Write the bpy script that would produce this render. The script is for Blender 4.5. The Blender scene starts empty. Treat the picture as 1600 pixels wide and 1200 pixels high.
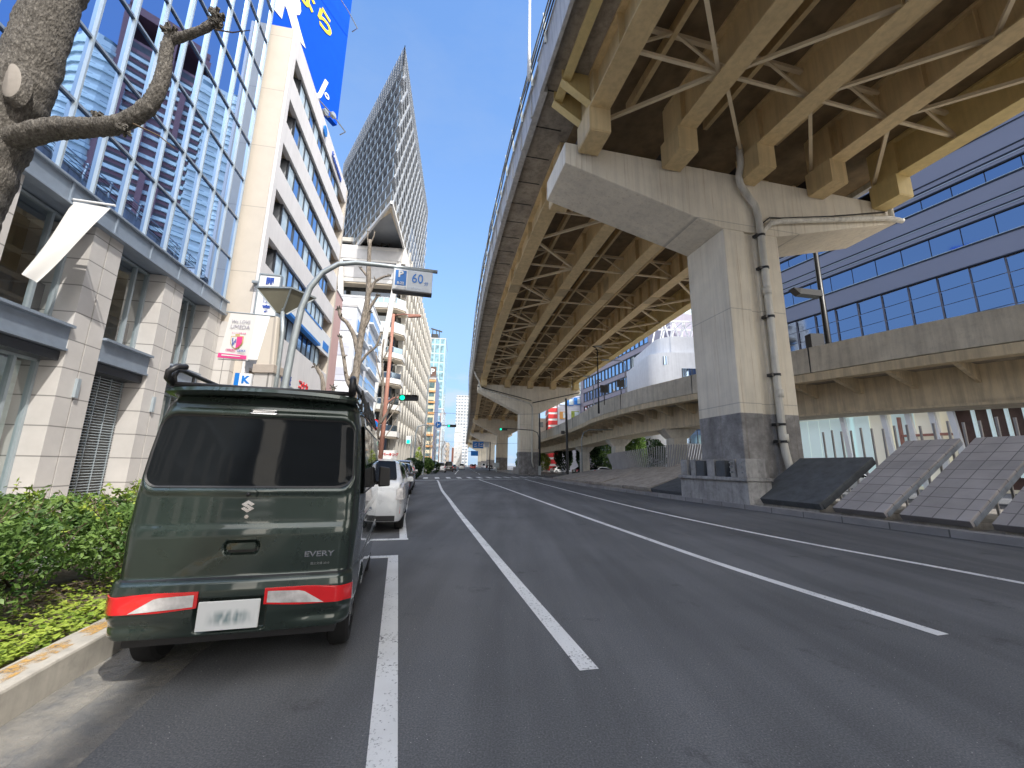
import bpy, bmesh, math, random
from mathutils import Vector, Matrix, noise
random.seed(7)
R = math.radians
sin, cos, pi = math.sin, math.cos, math.pi
scene = bpy.context.scene
COL = scene.collection
rnd = random.uniform

# ------------------------------------------------------------------ materials
def nodes_of(name):
    m = bpy.data.materials.new(name); m.use_nodes = True
    nt = m.node_tree; b = nt.nodes['Principled BSDF']
    return m, nt, b
def N(nt, typ, **kw):
    n = nt.nodes.new(typ)
    for k, v in kw.items(): setattr(n, k, v)
    return n
def L(nt, a, b): nt.links.new(a, b)
def ramp(nt, fac, stops):
    r = N(nt, 'ShaderNodeValToRGB'); e = r.color_ramp.elements
    e[0].position = stops[0][0]; e[0].color = (*stops[0][1], 1)
    e[1].position = stops[-1][0]; e[1].color = (*stops[-1][1], 1)
    for p, c in stops[1:-1]:
        x = e.new(p); x.color = (*c, 1)
    L(nt, fac, r.inputs[0]); return r.outputs[0]
def g3(v): return (v, v, v)
def mixc(nt, typ, fac, a, b):
    m = N(nt, 'ShaderNodeMix'); m.data_type = 'RGBA'; m.blend_type = typ
    if isinstance(fac, (int, float)): m.inputs[0].default_value = fac
    else: L(nt, fac, m.inputs[0])
    for i, v in ((6, a), (7, b)):
        if isinstance(v, tuple): m.inputs[i].default_value = (*v, 1)
        else: L(nt, v, m.inputs[i])
    return m.outputs[2]
def coords(nt, scale=(1, 1, 1)):
    tc = N(nt, 'ShaderNodeTexCoord'); mp = N(nt, 'ShaderNodeMapping')
    mp.inputs['Scale'].default_value = scale
    L(nt, tc.outputs['Object'], mp.inputs[0]); return mp.outputs[0]
def noise_t(nt, co, sc, det=4, rough=.55):
    n = N(nt, 'ShaderNodeTexNoise'); n.inputs['Scale'].default_value = sc
    n.inputs['Detail'].default_value = det; n.inputs['Roughness'].default_value = rough
    L(nt, co, n.inputs['Vector']); return n.outputs[0]
def bump(nt, b, h, s=.3, d=.02):
    bp = N(nt, 'ShaderNodeBump'); bp.inputs['Strength'].default_value = s; bp.inputs['Distance'].default_value = d
    L(nt, h, bp.inputs['Height']); L(nt, bp.outputs[0], b.inputs['Normal'])
def M(name, col, rough=.6, metal=0, var=.12, sc=1.5, streak=0, bmp=0, bsc=40, spec=None, coat=0, dark=None):
    """plain surface with large soft mottling, optional rain streaks and fine bump"""
    m, nt, b = nodes_of(name)
    b.inputs['Roughness'].default_value = rough; b.inputs['Metallic'].default_value = metal
    if spec is not None: b.inputs['Specular IOR Level'].default_value = spec
    if coat: b.inputs['Coat Weight'].default_value = coat; b.inputs['Coat Roughness'].default_value = .03
    co = coords(nt)
    f = ramp(nt, noise_t(nt, co, sc, 5), [(.3, g3(1 - var)), (.7, g3(1 + var * .6))])
    c = mixc(nt, 'MULTIPLY', 1, tuple(col), f)
    if streak:
        f2 = ramp(nt, noise_t(nt, coords(nt, (3, 3, .18)), 1.3, 6, .65), [(.42, g3(1)), (.62, g3(1 - streak))])
        c = mixc(nt, 'MULTIPLY', 1, c, f2)
    L(nt, c, b.inputs['Base Color'])
    if bmp: bump(nt, b, noise_t(nt, co, bsc, 3), bmp, .01)
    return m
def glass(name, col, rough=.03, bmp=.0, bsc=.35, metal=1.0):
    m, nt, b = nodes_of(name)
    b.inputs['Base Color'].default_value = (*col, 1); b.inputs['Metallic'].default_value = metal
    b.inputs['Roughness'].default_value = rough
    if bmp: bump(nt, b, noise_t(nt, coords(nt), bsc, 1), bmp, .05)
    return m
def emis(name, col, s):
    m, nt, b = nodes_of(name); b.inputs['Base Color'].default_value = (*col, 1)
    b.inputs['Emission Color'].default_value = (*col, 1); b.inputs['Emission Strength'].default_value = s
    b.inputs['Roughness'].default_value = .3; return m
def mat_asphalt():
    m, nt, b = nodes_of('asphalt'); co = coords(nt)
    fine = noise_t(nt, co, 90, 3, .7)
    c = ramp(nt, fine, [(.25, (.076, .080, .086)), (.5, (.138, .143, .152)), (.75, (.245, .248, .252))])
    big = ramp(nt, noise_t(nt, co, .35, 4), [(.3, g3(.82)), (.7, g3(1.12))])
    c = mixc(nt, 'MULTIPLY', 1, c, big)
    # tyre-polished bands and old stains
    st = ramp(nt, noise_t(nt, coords(nt, (1.3, .10, 1)), 1.1, 5), [(.4, g3(.82)), (.6, g3(1.08))])
    c = mixc(nt, 'MULTIPLY', 1, c, st)
    v = N(nt, 'ShaderNodeTexVoronoi'); v.inputs['Scale'].default_value = 26; L(nt, co, v.inputs['Vector'])
    sp = ramp(nt, v.outputs['Distance'], [(.055, g3(1)), (.085, g3(0))])
    msk = ramp(nt, noise_t(nt, co, 9, 2), [(.50, g3(0)), (.56, g3(1))])
    spm = mixc(nt, 'MULTIPLY', 1, sp, msk)
    c = mixc(nt, 'MIX', spm, c, (.6, .59, .57))
    blot = ramp(nt, noise_t(nt, co, 1.3, 6, .72), [(.60, g3(1)), (.70, g3(.66))])
    c = mixc(nt, 'MULTIPLY', 1, c, blot)
    L(nt, c, b.inputs['Base Color']); b.inputs['Roughness'].default_value = .85
    b.inputs['Specular IOR Level'].default_value = .35
    bump(nt, b, fine, .5, .012); return m
def mat_paint(name='road_paint', col=(.74, .77, .8)):
    m, nt, b = nodes_of(name); co = coords(nt)
    wear = ramp(nt, mixc(nt, 'MIX', .35, noise_t(nt, co, 38, 5, .75), noise_t(nt, co, 2.2, 4, .6)), [(.39, g3(0)), (.45, g3(1))])
    c = mixc(nt, 'MIX', wear, (.13, .135, .145), tuple(col))
    big = ramp(nt, noise_t(nt, co, 1.2, 4), [(.3, g3(.8)), (.7, g3(1))])
    c = mixc(nt, 'MULTIPLY', 1, c, big)
    L(nt, c, b.inputs['Base Color']); b.inputs['Roughness'].default_value = .75
    bump(nt, b, noise_t(nt, co, 90, 2), .3, .01); return m
def mat_tiles(name, col, mortar, sx, sz, axis=0, gap=.012, var=.1, rough=.55, dirt=.15, off=0, frame=0):
    """stone or tile cladding: joints every sx (along the wall) and sz (up)"""
    m, nt, b = nodes_of(name); tc = N(nt, 'ShaderNodeTexCoord')
    mp = N(nt, 'ShaderNodeMapping'); L(nt, tc.outputs['Object'], mp.inputs[0])
    if axis == 0:   # vertical wall whose run is heading 'frame': use run + height
        mp.inputs['Rotation'].default_value = (0, 0, frame)
    sep = N(nt, 'ShaderNodeSeparateXYZ'); L(nt, mp.outputs[0], sep.inputs[0])
    add = N(nt, 'ShaderNodeMath', operation='ADD'); L(nt, sep.outputs[0], add.inputs[0]); L(nt, sep.outputs[1], add.inputs[1])
    cb = N(nt, 'ShaderNodeCombineXYZ')
    if axis == 0: L(nt, add.outputs[0], cb.inputs[0]); L(nt, sep.outputs[2], cb.inputs[1])
    else: L(nt, sep.outputs[0], cb.inputs[0]); L(nt, sep.outputs[1], cb.inputs[1])
    br = N(nt, 'ShaderNodeTexBrick'); br.offset = off; L(nt, cb.outputs[0], br.inputs['Vector'])
    br.inputs['Color1'].default_value = (*[c * (1 - var) for c in col], 1)
    br.inputs['Color2'].default_value = (*[min(1, c * (1 + var)) for c in col], 1)
    br.inputs['Mortar'].default_value = (*mortar, 1); br.inputs['Scale'].default_value = 1
    br.inputs['Mortar Size'].default_value = gap; br.inputs['Brick Width'].default_value = sx; br.inputs['Row Height'].default_value = sz
    br.inputs['Mortar Smooth'].default_value = 0; br.inputs['Bias'].default_value = 0
    co = coords(nt)
    f = ramp(nt, noise_t(nt, co, .9, 6, .65), [(.3, g3(1 - dirt)), (.7, g3(1.04))])
    c = mixc(nt, 'MULTIPLY', 1, br.outputs[0], f)
    L(nt, c, b.inputs['Base Color']); b.inputs['Roughness'].default_value = rough
    bump(nt, b, br.outputs['Fac'], -.35, .01); return m
def mat_concrete(name, col, split=None, low=None, stain=.35, sc=.7, soot=0, seams=0):
    m, nt, b = nodes_of(name); co = coords(nt)
    c = mixc(nt, 'MULTIPLY', 1, tuple(col), ramp(nt, noise_t(nt, co, sc, 8, .65), [(.3, g3(1 - stain)), (.62, g3(1.06))]))
    st = ramp(nt, noise_t(nt, coords(nt, (2.5, 2.5, .14)), 1.2, 7, .7), [(.45, g3(1)), (.68, g3(1 - stain))])
    c = mixc(nt, 'MULTIPLY', 1, c, st)
    if split is not None:
        sep = N(nt, 'ShaderNodeSeparateXYZ'); L(nt, co, sep.inputs[0])
        gt = N(nt, 'ShaderNodeMath', operation='GREATER_THAN'); L(nt, sep.outputs[2], gt.inputs[0]); gt.inputs[1].default_value = split
        lowc = mixc(nt, 'MULTIPLY', 1, tuple(low), ramp(nt, noise_t(nt, co, 1.3, 8, .72), [(.3, g3(.5)), (.52, g3(.95)), (.74, g3(1.7))]))
        c = mixc(nt, 'MIX', gt.outputs[0], lowc, c)
    if seams:
        sp_ = N(nt, 'ShaderNodeSeparateXYZ'); L(nt, co, sp_.inputs[0])
        dv = N(nt, 'ShaderNodeMath', operation='DIVIDE'); L(nt, sp_.outputs[2], dv.inputs[0]); dv.inputs[1].default_value = seams
        fr = N(nt, 'ShaderNodeMath', operation='FRACT'); L(nt, dv.outputs[0], fr.inputs[0])
        c = mixc(nt, 'MULTIPLY', 1, c, ramp(nt, fr.outputs[0], [(.0, g3(.62)), (.006, g3(.7)), (.010, g3(1))]))
        stn = ramp(nt, noise_t(nt, coords(nt, (5, 5, .10)), 1.6, 6, .7), [(.56, g3(1)), (.72, (.72, .66, .58))])
        c = mixc(nt, 'MULTIPLY', 1, c, stn)
    if soot:
        sp = ramp(nt, noise_t(nt, co, 2.6, 6, .8), [(.5, g3(1)), (.66, g3(1 - soot))])
        c = mixc(nt, 'MULTIPLY', 1, c, sp)
    L(nt, c, b.inputs['Base Color']); b.inputs['Roughness'].default_value = .85
    bump(nt, b, noise_t(nt, co, 14, 6), .25, .01); return m
def mat_leaf(name, a, b_, sc=3):
    m, nt, b = nodes_of(name)
    n = noise_t(nt, coords(nt), sc, 3); oi = noise_t(nt, coords(nt), 37, 2)
    c = ramp(nt, n, [(.35, a), (.65, b_)])
    c = mixc(nt, 'MULTIPLY', 1, c, ramp(nt, oi, [(.3, g3(.7)), (.7, g3(1.3))]))
    L(nt, c, b.inputs['Base Color']); b.inputs['Roughness'].default_value = .5
    tr = N(nt, 'ShaderNodeBsdfTranslucent'); L(nt, c, tr.inputs[0])
    mx = N(nt, 'ShaderNodeMixShader'); mx.inputs[0].default_value = .3
    out = nt.nodes['Material Output']; L(nt, b.outputs[0], mx.inputs[1]); L(nt, tr.outputs[0], mx.inputs[2]); L(nt, mx.outputs[0], out.inputs[0])
    return m
def mat_bark(name, a, b_, sc=14, s=1.0):
    m, nt, b = nodes_of(name)
    co = coords(nt, (1, 1, .38))
    n = noise_t(nt, co, sc, 10, .78)
    v = N(nt, 'ShaderNodeTexVoronoi'); v.inputs['Scale'].default_value = sc * 1.6; L(nt, co, v.inputs['Vector'])
    h = mixc(nt, 'MULTIPLY', .7, n, v.outputs['Distance'])
    c = ramp(nt, n, [(.38, a), (.60, b_), (.78, tuple(min(1, x * 1.5) for x in b_))])
    L(nt, c, b.inputs['Base Color']); b.inputs['Roughness'].default_value = .95
    bump(nt, b, h, s, .06); return m
def mat_grid(name, wall, win, sx, sz, wx, wz, rough=.5, glassy=.15, frame=0.0):
    """distant facade: windows wx x wz in cells sx x sz"""
    m, nt, b = nodes_of(name); tc = N(nt, 'ShaderNodeTexCoord')
    mp = N(nt, 'ShaderNodeMapping'); mp.inputs['Rotation'].default_value = (0, 0, frame); L(nt, tc.outputs['Object'], mp.inputs[0])
    sep = N(nt, 'ShaderNodeSeparateXYZ'); L(nt, mp.outputs[0], sep.inputs[0])
    add = N(nt, 'ShaderNodeMath', operation='ADD'); L(nt, sep.outputs[0], add.inputs[0]); L(nt, sep.outputs[1], add.inputs[1])
    def cell(o, s, w):
        d = N(nt, 'ShaderNodeMath', operation='DIVIDE'); L(nt, o, d.inputs[0]); d.inputs[1].default_value = s
        f = N(nt, 'ShaderNodeMath', operation='FRACT'); L(nt, d.outputs[0], f.inputs[0])
        l = N(nt, 'ShaderNodeMath', operation='LESS_THAN'); L(nt, f.outputs[0], l.inputs[0]); l.inputs[1].default_value = w / s
        return l.outputs[0]
    mu = N(nt, 'ShaderNodeMath', operation='MULTIPLY'); L(nt, cell(add.outputs[0], sx, wx), mu.inputs[0]); L(nt, cell(sep.outputs[2], sz, wz), mu.inputs[1])
    vn = noise_t(nt, coords(nt), .55, 2)
    wv = mixc(nt, 'MULTIPLY', 1, tuple(win), ramp(nt, vn, [(.35, g3(.6)), (.65, g3(1.5))]))
    c = mixc(nt, 'MIX', mu.outputs[0], tuple(wall), wv)
    L(nt, c, b.inputs['Base Color'])
    r = N(nt, 'ShaderNodeMapRange'); L(nt, mu.outputs[0], r.inputs[0]); r.inputs[3].default_value = .7; r.inputs[4].default_value = glassy
    L(nt, r.outputs[0], b.inputs['Roughness']); return m

MT = {}
MT['asphalt'] = mat_asphalt()
MT['paint'] = mat_paint(col=(.86, .87, .87))
MT['paving'] = mat_tiles('paving', (.34, .32, .30), (.16, .15, .14), .3, .3, axis=1, gap=.008, dirt=.25)
MT['kerb'] = mat_concrete('kerb_concrete', (.46, .43, .38), stain=.3, sc=3, soot=.25)
MT['kerbstone'] = mat_tiles('kerb_stone', (.34, .33, .33), (.14, .14, .14), .9, .5, gap=.012, dirt=.35)
MT['orange'] = mat_paint('orange_paint', (.62, .36, .10))
def _worn(m):
    nt = m.node_tree; b = nt.nodes['Principled BSDF']; t = N(nt, 'ShaderNodeBsdfTransparent'); mx = N(nt, 'ShaderNodeMixShader')
    L(nt, ramp(nt, noise_t(nt, coords(nt), 5.5, 5, .7), [(.45, g3(0)), (.58, g3(.85))]), mx.inputs[0]); L(nt, t.outputs[0], mx.inputs[1]); L(nt, b.outputs[0], mx.inputs[2]); L(nt, mx.outputs[0], nt.nodes['Material Output'].inputs[0])
_worn(MT['orange'])
MT['orangepanel'] = M('orange_panel', (.62, .30, .08), .6)
MT['soil'] = M('soil', (.16, .125, .09), .95, var=.4, sc=9, bmp=.8, bsc=30)
MT['pier'] = mat_concrete('pier_concrete', (.84, .77, .64), split=3.75, low=(.29, .28, .275), stain=.15, sc=.35, seams=4.15)
MT['plinth'] = mat_concrete('plinth_concrete', (.46, .45, .44), stain=.4, sc=1.4, soot=.3)
MT['deckslab'] = mat_tiles('deck_slab', (.15, .14, .13), (.07, .065, .06), 50, 50, dirt=.4)
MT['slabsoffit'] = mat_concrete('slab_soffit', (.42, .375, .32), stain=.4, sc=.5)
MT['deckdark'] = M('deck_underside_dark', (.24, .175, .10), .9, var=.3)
MT['parapet'] = M('parapet_panel', (.58, .57, .55), .6, var=.12, streak=.25)
MT['steel'] = M('girder_steel', (.72, .55, .30), .5, var=.16, sc=.5, streak=.15)
MT['steel_y'] = M('edge_girder_steel', (.76, .60, .28), .5, var=.1, streak=.1)
MT['brace'] = M('brace_steel', (.74, .62, .43), .5, var=.12)
MT['pipe'] = M('drain_pipe_grey', (.76, .73, .65), .5, var=.12, streak=.25)
MT['rampc'] = mat_concrete('ramp_parapet_concrete', (.76, .71, .61), stain=.24, sc=.5, soot=.14)
MT['rampg'] = M('ramp_girder_paint', (.74, .62, .43), .6, var=.12, streak=.25)
MT['dark'] = M('dark_metal', (.02, .021, .024), .4, var=.1)
MT['cable'] = M('cable_black', (.03, .03, .035), .5)
MT['galv'] = M('galvanised_steel', (.36, .40, .42), .42, .5, var=.15, sc=6)
MT['white'] = M('white_paint', (.78, .79, .80), .5, var=.05)
MT['slabdark'] = mat_concrete('dark_slab', (.11, .12, .13), stain=.25, sc=2)
MT['slabtile'] = mat_tiles('slab_tile', (.48, .45, .44), (.2, .19, .19), .46, .46, axis=1, gap=.012, var=.1, dirt=.25, rough=.7)
MT['slabside'] = mat_concrete('slab_side', (.46, .50, .55), stain=.3, sc=2)
MT['slabwarm'] = mat_concrete('warm_slab', (.46, .415, .36), stain=.3, sc=1)
MT['post'] = M('post_grey', (.40, .385, .37), .6, var=.15)
MT['stone'] = mat_tiles('stone_cladding', (.46, .43, .405), (.17, .16, .155), 40, .62, gap=.012, var=.0, dirt=.14, rough=.45)
MT['stoneband'] = M('stone_ledge', (.44, .38, .33), .7, var=.15, sc=4, bmp=.3)
MT['spandrel'] = M('blue_grey_steel', (.27, .32, .39), .35, .3, var=.12, sc=3)
MT['mullion'] = M('silver_mullion', (.40, .46, .50), .38, .35, var=.06)
MT['frame'] = M('window_frame_dark', (.05, .055, .065), .35, .3)
MT['curtainglass'] = glass('curtain_wall_glass', (.26, .38, .62), .015, .08, .3)
MT['darkglass'] = glass('dark_window_glass', (.11, .12, .13), .04)
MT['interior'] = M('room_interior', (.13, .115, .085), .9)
MT['curtain'] = M('window_curtain', (.62, .72, .70), .8, var=.2, sc=5)
MT['beige'] = mat_tiles('beige_wall', (.60, .545, .48), (.36, .32, .28), 60, 3.35, gap=.02, var=0, dirt=.08, rough=.8)
MT['band'] = M('concrete_band', (.70, .68, .68), .75, var=.05, sc=.8, streak=.06)
MT['recess'] = M('recess_wall', (.36, .29, .21), .85, var=.1)
MT['pink'] = M('pink_wall', (.55, .36, .34), .8, var=.05)
MT['winblue'] = glass('window_blue', (.38, .50, .66), .05, .05, .5)
MT['winpale'] = M('window_pale_blind', (.55, .66, .72), .25, var=.25, sc=.9)
MT['board'] = M('billboard_blue', (.002, .075, .60), .85, var=.05, spec=.1)
MT['yellow'] = M('letter_yellow', (.80, .62, .02), .5)
MT['red'] = M('sign_red', (.62, .03, .035), .45)
MT['blue'] = M('sign_blue', (.01, .18, .60), .4)
MT['navy'] = M('letter_navy', (.03, .08, .38), .5)
MT['signgrey'] = M('sign_grey', (.56, .61, .68), .4)
MT['towergrey'] = M('tower_fin', (.31, .33, .355), .5, var=.12, sc=.3)
MT['towerglass'] = M('tower_glass', (.15, .18, .225), .3, .3, var=.3, sc=.25)
MT['soffit'] = M('tower_soffit', (.74, .64, .50), .7, var=.08)
MT['lattice'] = M('lattice_concrete', (.47, .45, .41), .8, var=.1, sc=.3, streak=.1)
MT['whiteframe'] = M('podium_white', (.60, .59, .57), .7, var=.06)
MT['greyroof'] = M('louvre_grey', (.46, .46, .47), .7, var=.1)
MT['balglass'] = glass('balcony_glass', (.32, .40, .46), .1)
MT['whitewall'] = M('white_wall', (.78, .80, .84), .7, var=.05, streak=.08)
MT['lavender'] = mat_tiles('lavender_panel', (.55, .57, .66), (.40, .42, .48), 2.2, 1.4, gap=.03, dirt=.06)
MT['purple'] = M('purple_tile_wall', (.38, .36, .44), .7, var=.07, streak=.08)
MT['bluewall'] = M('blue_grey_panel', (.165, .185, .29), .42, .15, var=.06, sc=.25)
MT['bigglass'] = glass('office_glass', (.19, .24, .34), .05, .12, .25)
MT['lineblk'] = M('black_line', (.012, .013, .02), .4)
MT['shopglass'] = emis('shop_glass_glow', (.60, .74, .75), .34)  # glow added to brighten the shop front in the shade of the ramp
MT['shopcream'] = emis('shop_cream_glow', (.76, .73, .62), .28)  # same added glow on the cream shop walls
MT['brown'] = M('shop_brown', (.12, .065, .05), .7, var=.3)
MT['bark'] = mat_bark('bark_near', (.085, .075, .065), (.27, .248, .22), 42, 1.0)
MT['bark2'] = mat_bark('bark_pale', (.13, .11, .09), (.36, .31, .26), 16, .8)
MT['cut'] = M('cut_wood', (.30, .27, .24), .8, var=.1, sc=20)
MT['leaf'] = mat_leaf('leaf_green', (.045, .11, .022), (.22, .34, .085))
MT['leafy'] = mat_leaf('leaf_yellow_green', (.18, .28, .035), (.42, .50, .08), 5)
MT['leafd'] = mat_leaf('leaf_dark', (.012, .03, .010), (.035, .075, .02))
MT['twig'] = M('twig', (.12, .085, .055), .9)
MT['rubber'] = M('tyre_rubber', (.012, .012, .013), .8, var=.2, sc=8)
MT['carglass'] = glass('car_glass', (.012, .014, .016), .03, metal=0)
MT['carglass'].node_tree.nodes['Principled BSDF'].inputs['Specular IOR Level'].default_value = .13
MT['blackplastic'] = M('black_plastic', (.02, .02, .022), .45)
MT['chrome'] = M('chrome', (.75, .76, .78), .15, 1, var=.03)
MT['lampred'] = M('lamp_red', (.70, .015, .02), .15, coat=1)
MT['lampwhite'] = M('lamp_clear', (.62, .60, .60), .2, var=.35, sc=14, coat=1)
MT['plate'] = M('plate_white', (.72, .73, .73), .5, var=.04)
MT['silver'] = M('alloy', (.40, .41, .42), .3, .8)
MT['green_on'] = emis('signal_green', (.0, .75, .42), 1.6)
MT['redpole'] = M('red_brown_pole', (.42, .20, .15), .6, var=.15)
MT['banner'] = M('banner_cloth', (.66, .65, .635), .8, var=.04)
MT['magenta'] = M('banner_pink', (.70, .06, .25), .7, var=.1)
MT['gold'] = M('gold_ink', (.55, .38, .08), .6)
MT['greytext'] = M('grey_ink', (.35, .33, .40), .6)
def carpaint(name, col, metal=.0, flake=.0):
    m, nt, b = nodes_of(name)
    b.inputs['Base Color'].default_value = (*col, 1); b.inputs['Metallic'].default_value = metal
    b.inputs['Roughness'].default_value = .32; b.inputs['Coat Weight'].default_value = 1; b.inputs['Coat Roughness'].default_value = .03
    co = coords(nt)
    c = mixc(nt, 'MULTIPLY', 1, tuple(col), ramp(nt, noise_t(nt, co, 2.2, 5), [(.3, g3(.86)), (.7, g3(1.08))]))
    L(nt, c, b.inputs['Base Color'])
    r = ramp(nt, noise_t(nt, co, 5, 6), [(.35, g3(.24)), (.7, g3(.42))]); L(nt, r, b.inputs['Roughness'])
    return m
MT['vanpaint'] = carpaint('van_dark_green', (.030, .047, .040), .45)
MT['pearl'] = carpaint('car_white', (.66, .68, .70), .1)
MT['carblack'] = carpaint('car_black', (.012, .012, .014), .3)
MT['cargrey'] = carpaint('car_dark_grey', (.05, .052, .058), .6)
MT['carsilver'] = carpaint('car_silver', (.46, .47, .49), .7)
MT['carred'] = carpaint('car_red', (.45, .03, .02), .2)

# ------------------------------------------------------------------ mesh builder
class Fr:
    """frame: local x = right of heading, y = along heading, z up"""
    def __init__(s, x, y, hd, z=0):
        a = R(hd); s.o = Vector((x, y, z)); s.f = Vector((sin(a), cos(a), 0)); s.r = Vector((cos(a), -sin(a), 0)); s.hd = hd
    def __call__(s, x, y, z): return s.o + s.r * x + s.f * y + Vector((0, 0, z))
ID = Fr(0, 0, 0)
class MB:
    def __init__(s, fr=None): s.v = []; s.f = []; s.m = []; s.fr = fr or ID
    def add(s, pts, faces, m=0):
        n = len(s.v); s.v += [s.fr(*p) for p in pts]
        for f in faces: s.f.append([n + i for i in f]); s.m.append(m)
    def quad(s, a, b, c, d, m=0): s.add([a, b, c, d], [(0, 1, 2, 3)], m)
    def box(s, x0, x1, y0, y1, z0, z1, m=0):
        s.hexa([(x0, y0, z0), (x1, y0, z0), (x1, y1, z0), (x0, y1, z0), (x0, y0, z1), (x1, y0, z1), (x1, y1, z1), (x0, y1, z1)], m)
    def hexa(s, p, m=0):
        s.add(p, [(3, 2, 1, 0), (4, 5, 6, 7), (0, 1, 5, 4), (1, 2, 6, 5), (2, 3, 7, 6), (3, 0, 4, 7)], m)
    def prism(s, poly, z0, z1, m=0):
        n = len(poly); p = [(x, y, z0) for x, y in poly] + [(x, y, z1) for x, y in poly]
        s.add(p, [tuple(range(n - 1, -1, -1)), tuple(range(n, 2 * n))] + [(i, (i + 1) % n, n + (i + 1) % n, n + i) for i in range(n)], m)
    def bar(s, a, b, w, h, m=0, up=(0, 0, 1)):
        a = Vector(a); b = Vector(b); d = (b - a).normalized(); u = Vector(up)
        if abs(d.dot(u)) > .98: u = Vector((1, 0, 0))
        r = d.cross(u).normalized() * (w / 2); u = r.cross(d).normalized() * (h / 2)
        s.hexa([tuple(a - r - u), tuple(a + r - u), tuple(b + r - u), tuple(b - r - u), tuple(a - r + u), tuple(a + r + u), tuple(b + r + u), tuple(b - r + u)], m)
    def tube(s, pts, rad, n=8, m=0, rough=0):
        pts = [Vector(p) for p in pts]; k = len(pts)
        if not isinstance(rad, (list, tuple)): rad = [rad] * k
        rings = []; prev = None
        for i in range(k):
            d = (pts[min(i + 1, k - 1)] - pts[max(i - 1, 0)]).normalized()
            u = prev if prev is not None else (Vector((0, 0, 1)) if abs(d.z) < .9 else Vector((1, 0, 0)))
            r = d.cross(u)
            if r.length < 1e-4: r = d.cross(Vector((0, 1, 0)))
            r.normalize(); u = r.cross(d).normalized(); prev = u
            ring = []
            for j in range(n):
                a = 2 * pi * j / n; rr = rad[i]
                p = pts[i] + (r * cos(a) + u * sin(a)) * rr
                if rough: p = pts[i] + (p - pts[i]) * (1 + rough * noise.noise(p * (1.6 / max(rr, .03))))
                ring.append(tuple(p))
            rings.append(ring)
        fs = []
        for i in range(k - 1):
            for j in range(n): fs.append((i * n + j, i * n + (j + 1) % n, (i + 1) * n + (j + 1) % n, (i + 1) * n + j))
        fs.append(tuple(range(n - 1, -1, -1))); fs.append(tuple((k - 1) * n + j for j in range(n)))
        s.add([p for r_ in rings for p in r_], fs, m)
    def build(s, name, mats, parent=None, smooth=False, bevel=0, seg=2, autos=None):
        me = bpy.data.meshes.new(name)
        off = parent_loc(parent)
        me.from_pydata([tuple(v - off) for v in s.v], [], s.f); me.update()
        if not isinstance(mats, (list, tuple)): mats = [mats]
        for m in mats: me.materials.append(MT[m] if isinstance(m, str) else m)
        if len(mats) > 1: me.polygons.foreach_set('material_index', s.m)
        bm = bmesh.new(); bm.from_mesh(me); bmesh.ops.recalc_face_normals(bm, faces=bm.faces); bm.to_mesh(me); bm.free()
        o = bpy.data.objects.new(name, me); COL.objects.link(o)
        if parent: o.parent = parent
        if smooth:
            me.polygons.foreach_set('use_smooth', [True] * len(me.polygons))
            if autos:
                try: me.set_sharp_from_angle(angle=R(autos))
                except Exception: pass
        if bevel:
            b = o.modifiers.new('bevel', 'BEVEL'); b.width = bevel; b.segments = seg; b.limit_method = 'ANGLE'; b.angle_limit = R(35)
        return o
LOCAL = set()      # things modelled in their own frame and placed afterwards
def parent_loc(p):
    v = Vector((0, 0, 0))
    while p:
        if p.name in LOCAL: return Vector((0, 0, 0))
        v = v + p.location; p = p.parent
    return v
def thing(name, label, cat, loc=(0, 0, 0), group=None):
    o = bpy.data.objects.new(name, None); COL.objects.link(o); o.location = loc; o.empty_display_size = .3
    tag(o, label, cat, group); return o
def tag(o, label, cat, group=None):
    o['label'] = label; o['category'] = cat
    if group: o['group'] = group
    return o
def struct(o): o['kind'] = 'structure'; return o
def stuff(o, label=None, cat=None):
    o['kind'] = 'stuff'
    if label: o['label'] = label
    if cat: o['category'] = cat
    return o
def kids(o, allobs):
    return [c for c in allobs if c.parent == o]
def dup(root, loc, rotz, label, group=None):
    allobs = list(COL.objects)
    def cp(o, par):
        c = o.copy(); COL.objects.link(c); c.parent = par
        for k in kids(o, allobs): cp(k, c)
        return c
    r = cp(root, None); r.location = loc; r.rotation_euler = (0, 0, rotz); r['label'] = label
    if group: r['group'] = group
    return r
def text(s, size, org, right, up, mat, name, parent=None, ext=.004, bold=0, align='CENTER', shear=0, sx=1):
    cu = bpy.data.curves.new('txt', 'FONT'); cu.body = s; cu.size = size; cu.extrude = ext / 2; cu.offset = bold
    cu.align_x = align; cu.align_y = 'CENTER'; cu.resolution_u = 3; cu.shear = shear
    o = bpy.data.objects.new('txt', cu); COL.objects.link(o)
    bpy.context.view_layer.update()
    me = bpy.data.meshes.new_from_object(o.evaluated_get(bpy.context.evaluated_depsgraph_get()))
    bpy.data.objects.remove(o); bpy.data.curves.remove(cu)
    r = Vector(right).normalized(); u = Vector(up).normalized(); n = r.cross(u)
    off = Vector(org) - parent_loc(parent)
    for v in me.vertices: v.co = off + r * v.co.x * sx + u * v.co.y + n * v.co.z
    me.materials.clear(); me.materials.append(MT[mat]); me.name = name
    ob = bpy.data.objects.new(name, me); COL.objects.link(ob)
    if parent: ob.parent = parent
    return ob
def pieces(parent, name, mats, items, limit=100, dist=None):
    """items: list of (key position, function(mb)); nearest ones as parts of their own, the rest one part"""
    items = sorted(items, key=lambda it: (Vector(it[0]) - Vector((0, 0, 1.45))).length)
    for pos, fn in items[:limit]:
        mb = MB(); fn(mb); mb.build(name, mats, parent)
    if len(items) > limit:
        mb = MB()
        for pos, fn in items[limit:]: fn(mb)
        o = mb.build(name, mats, parent); stuff(o)
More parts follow.
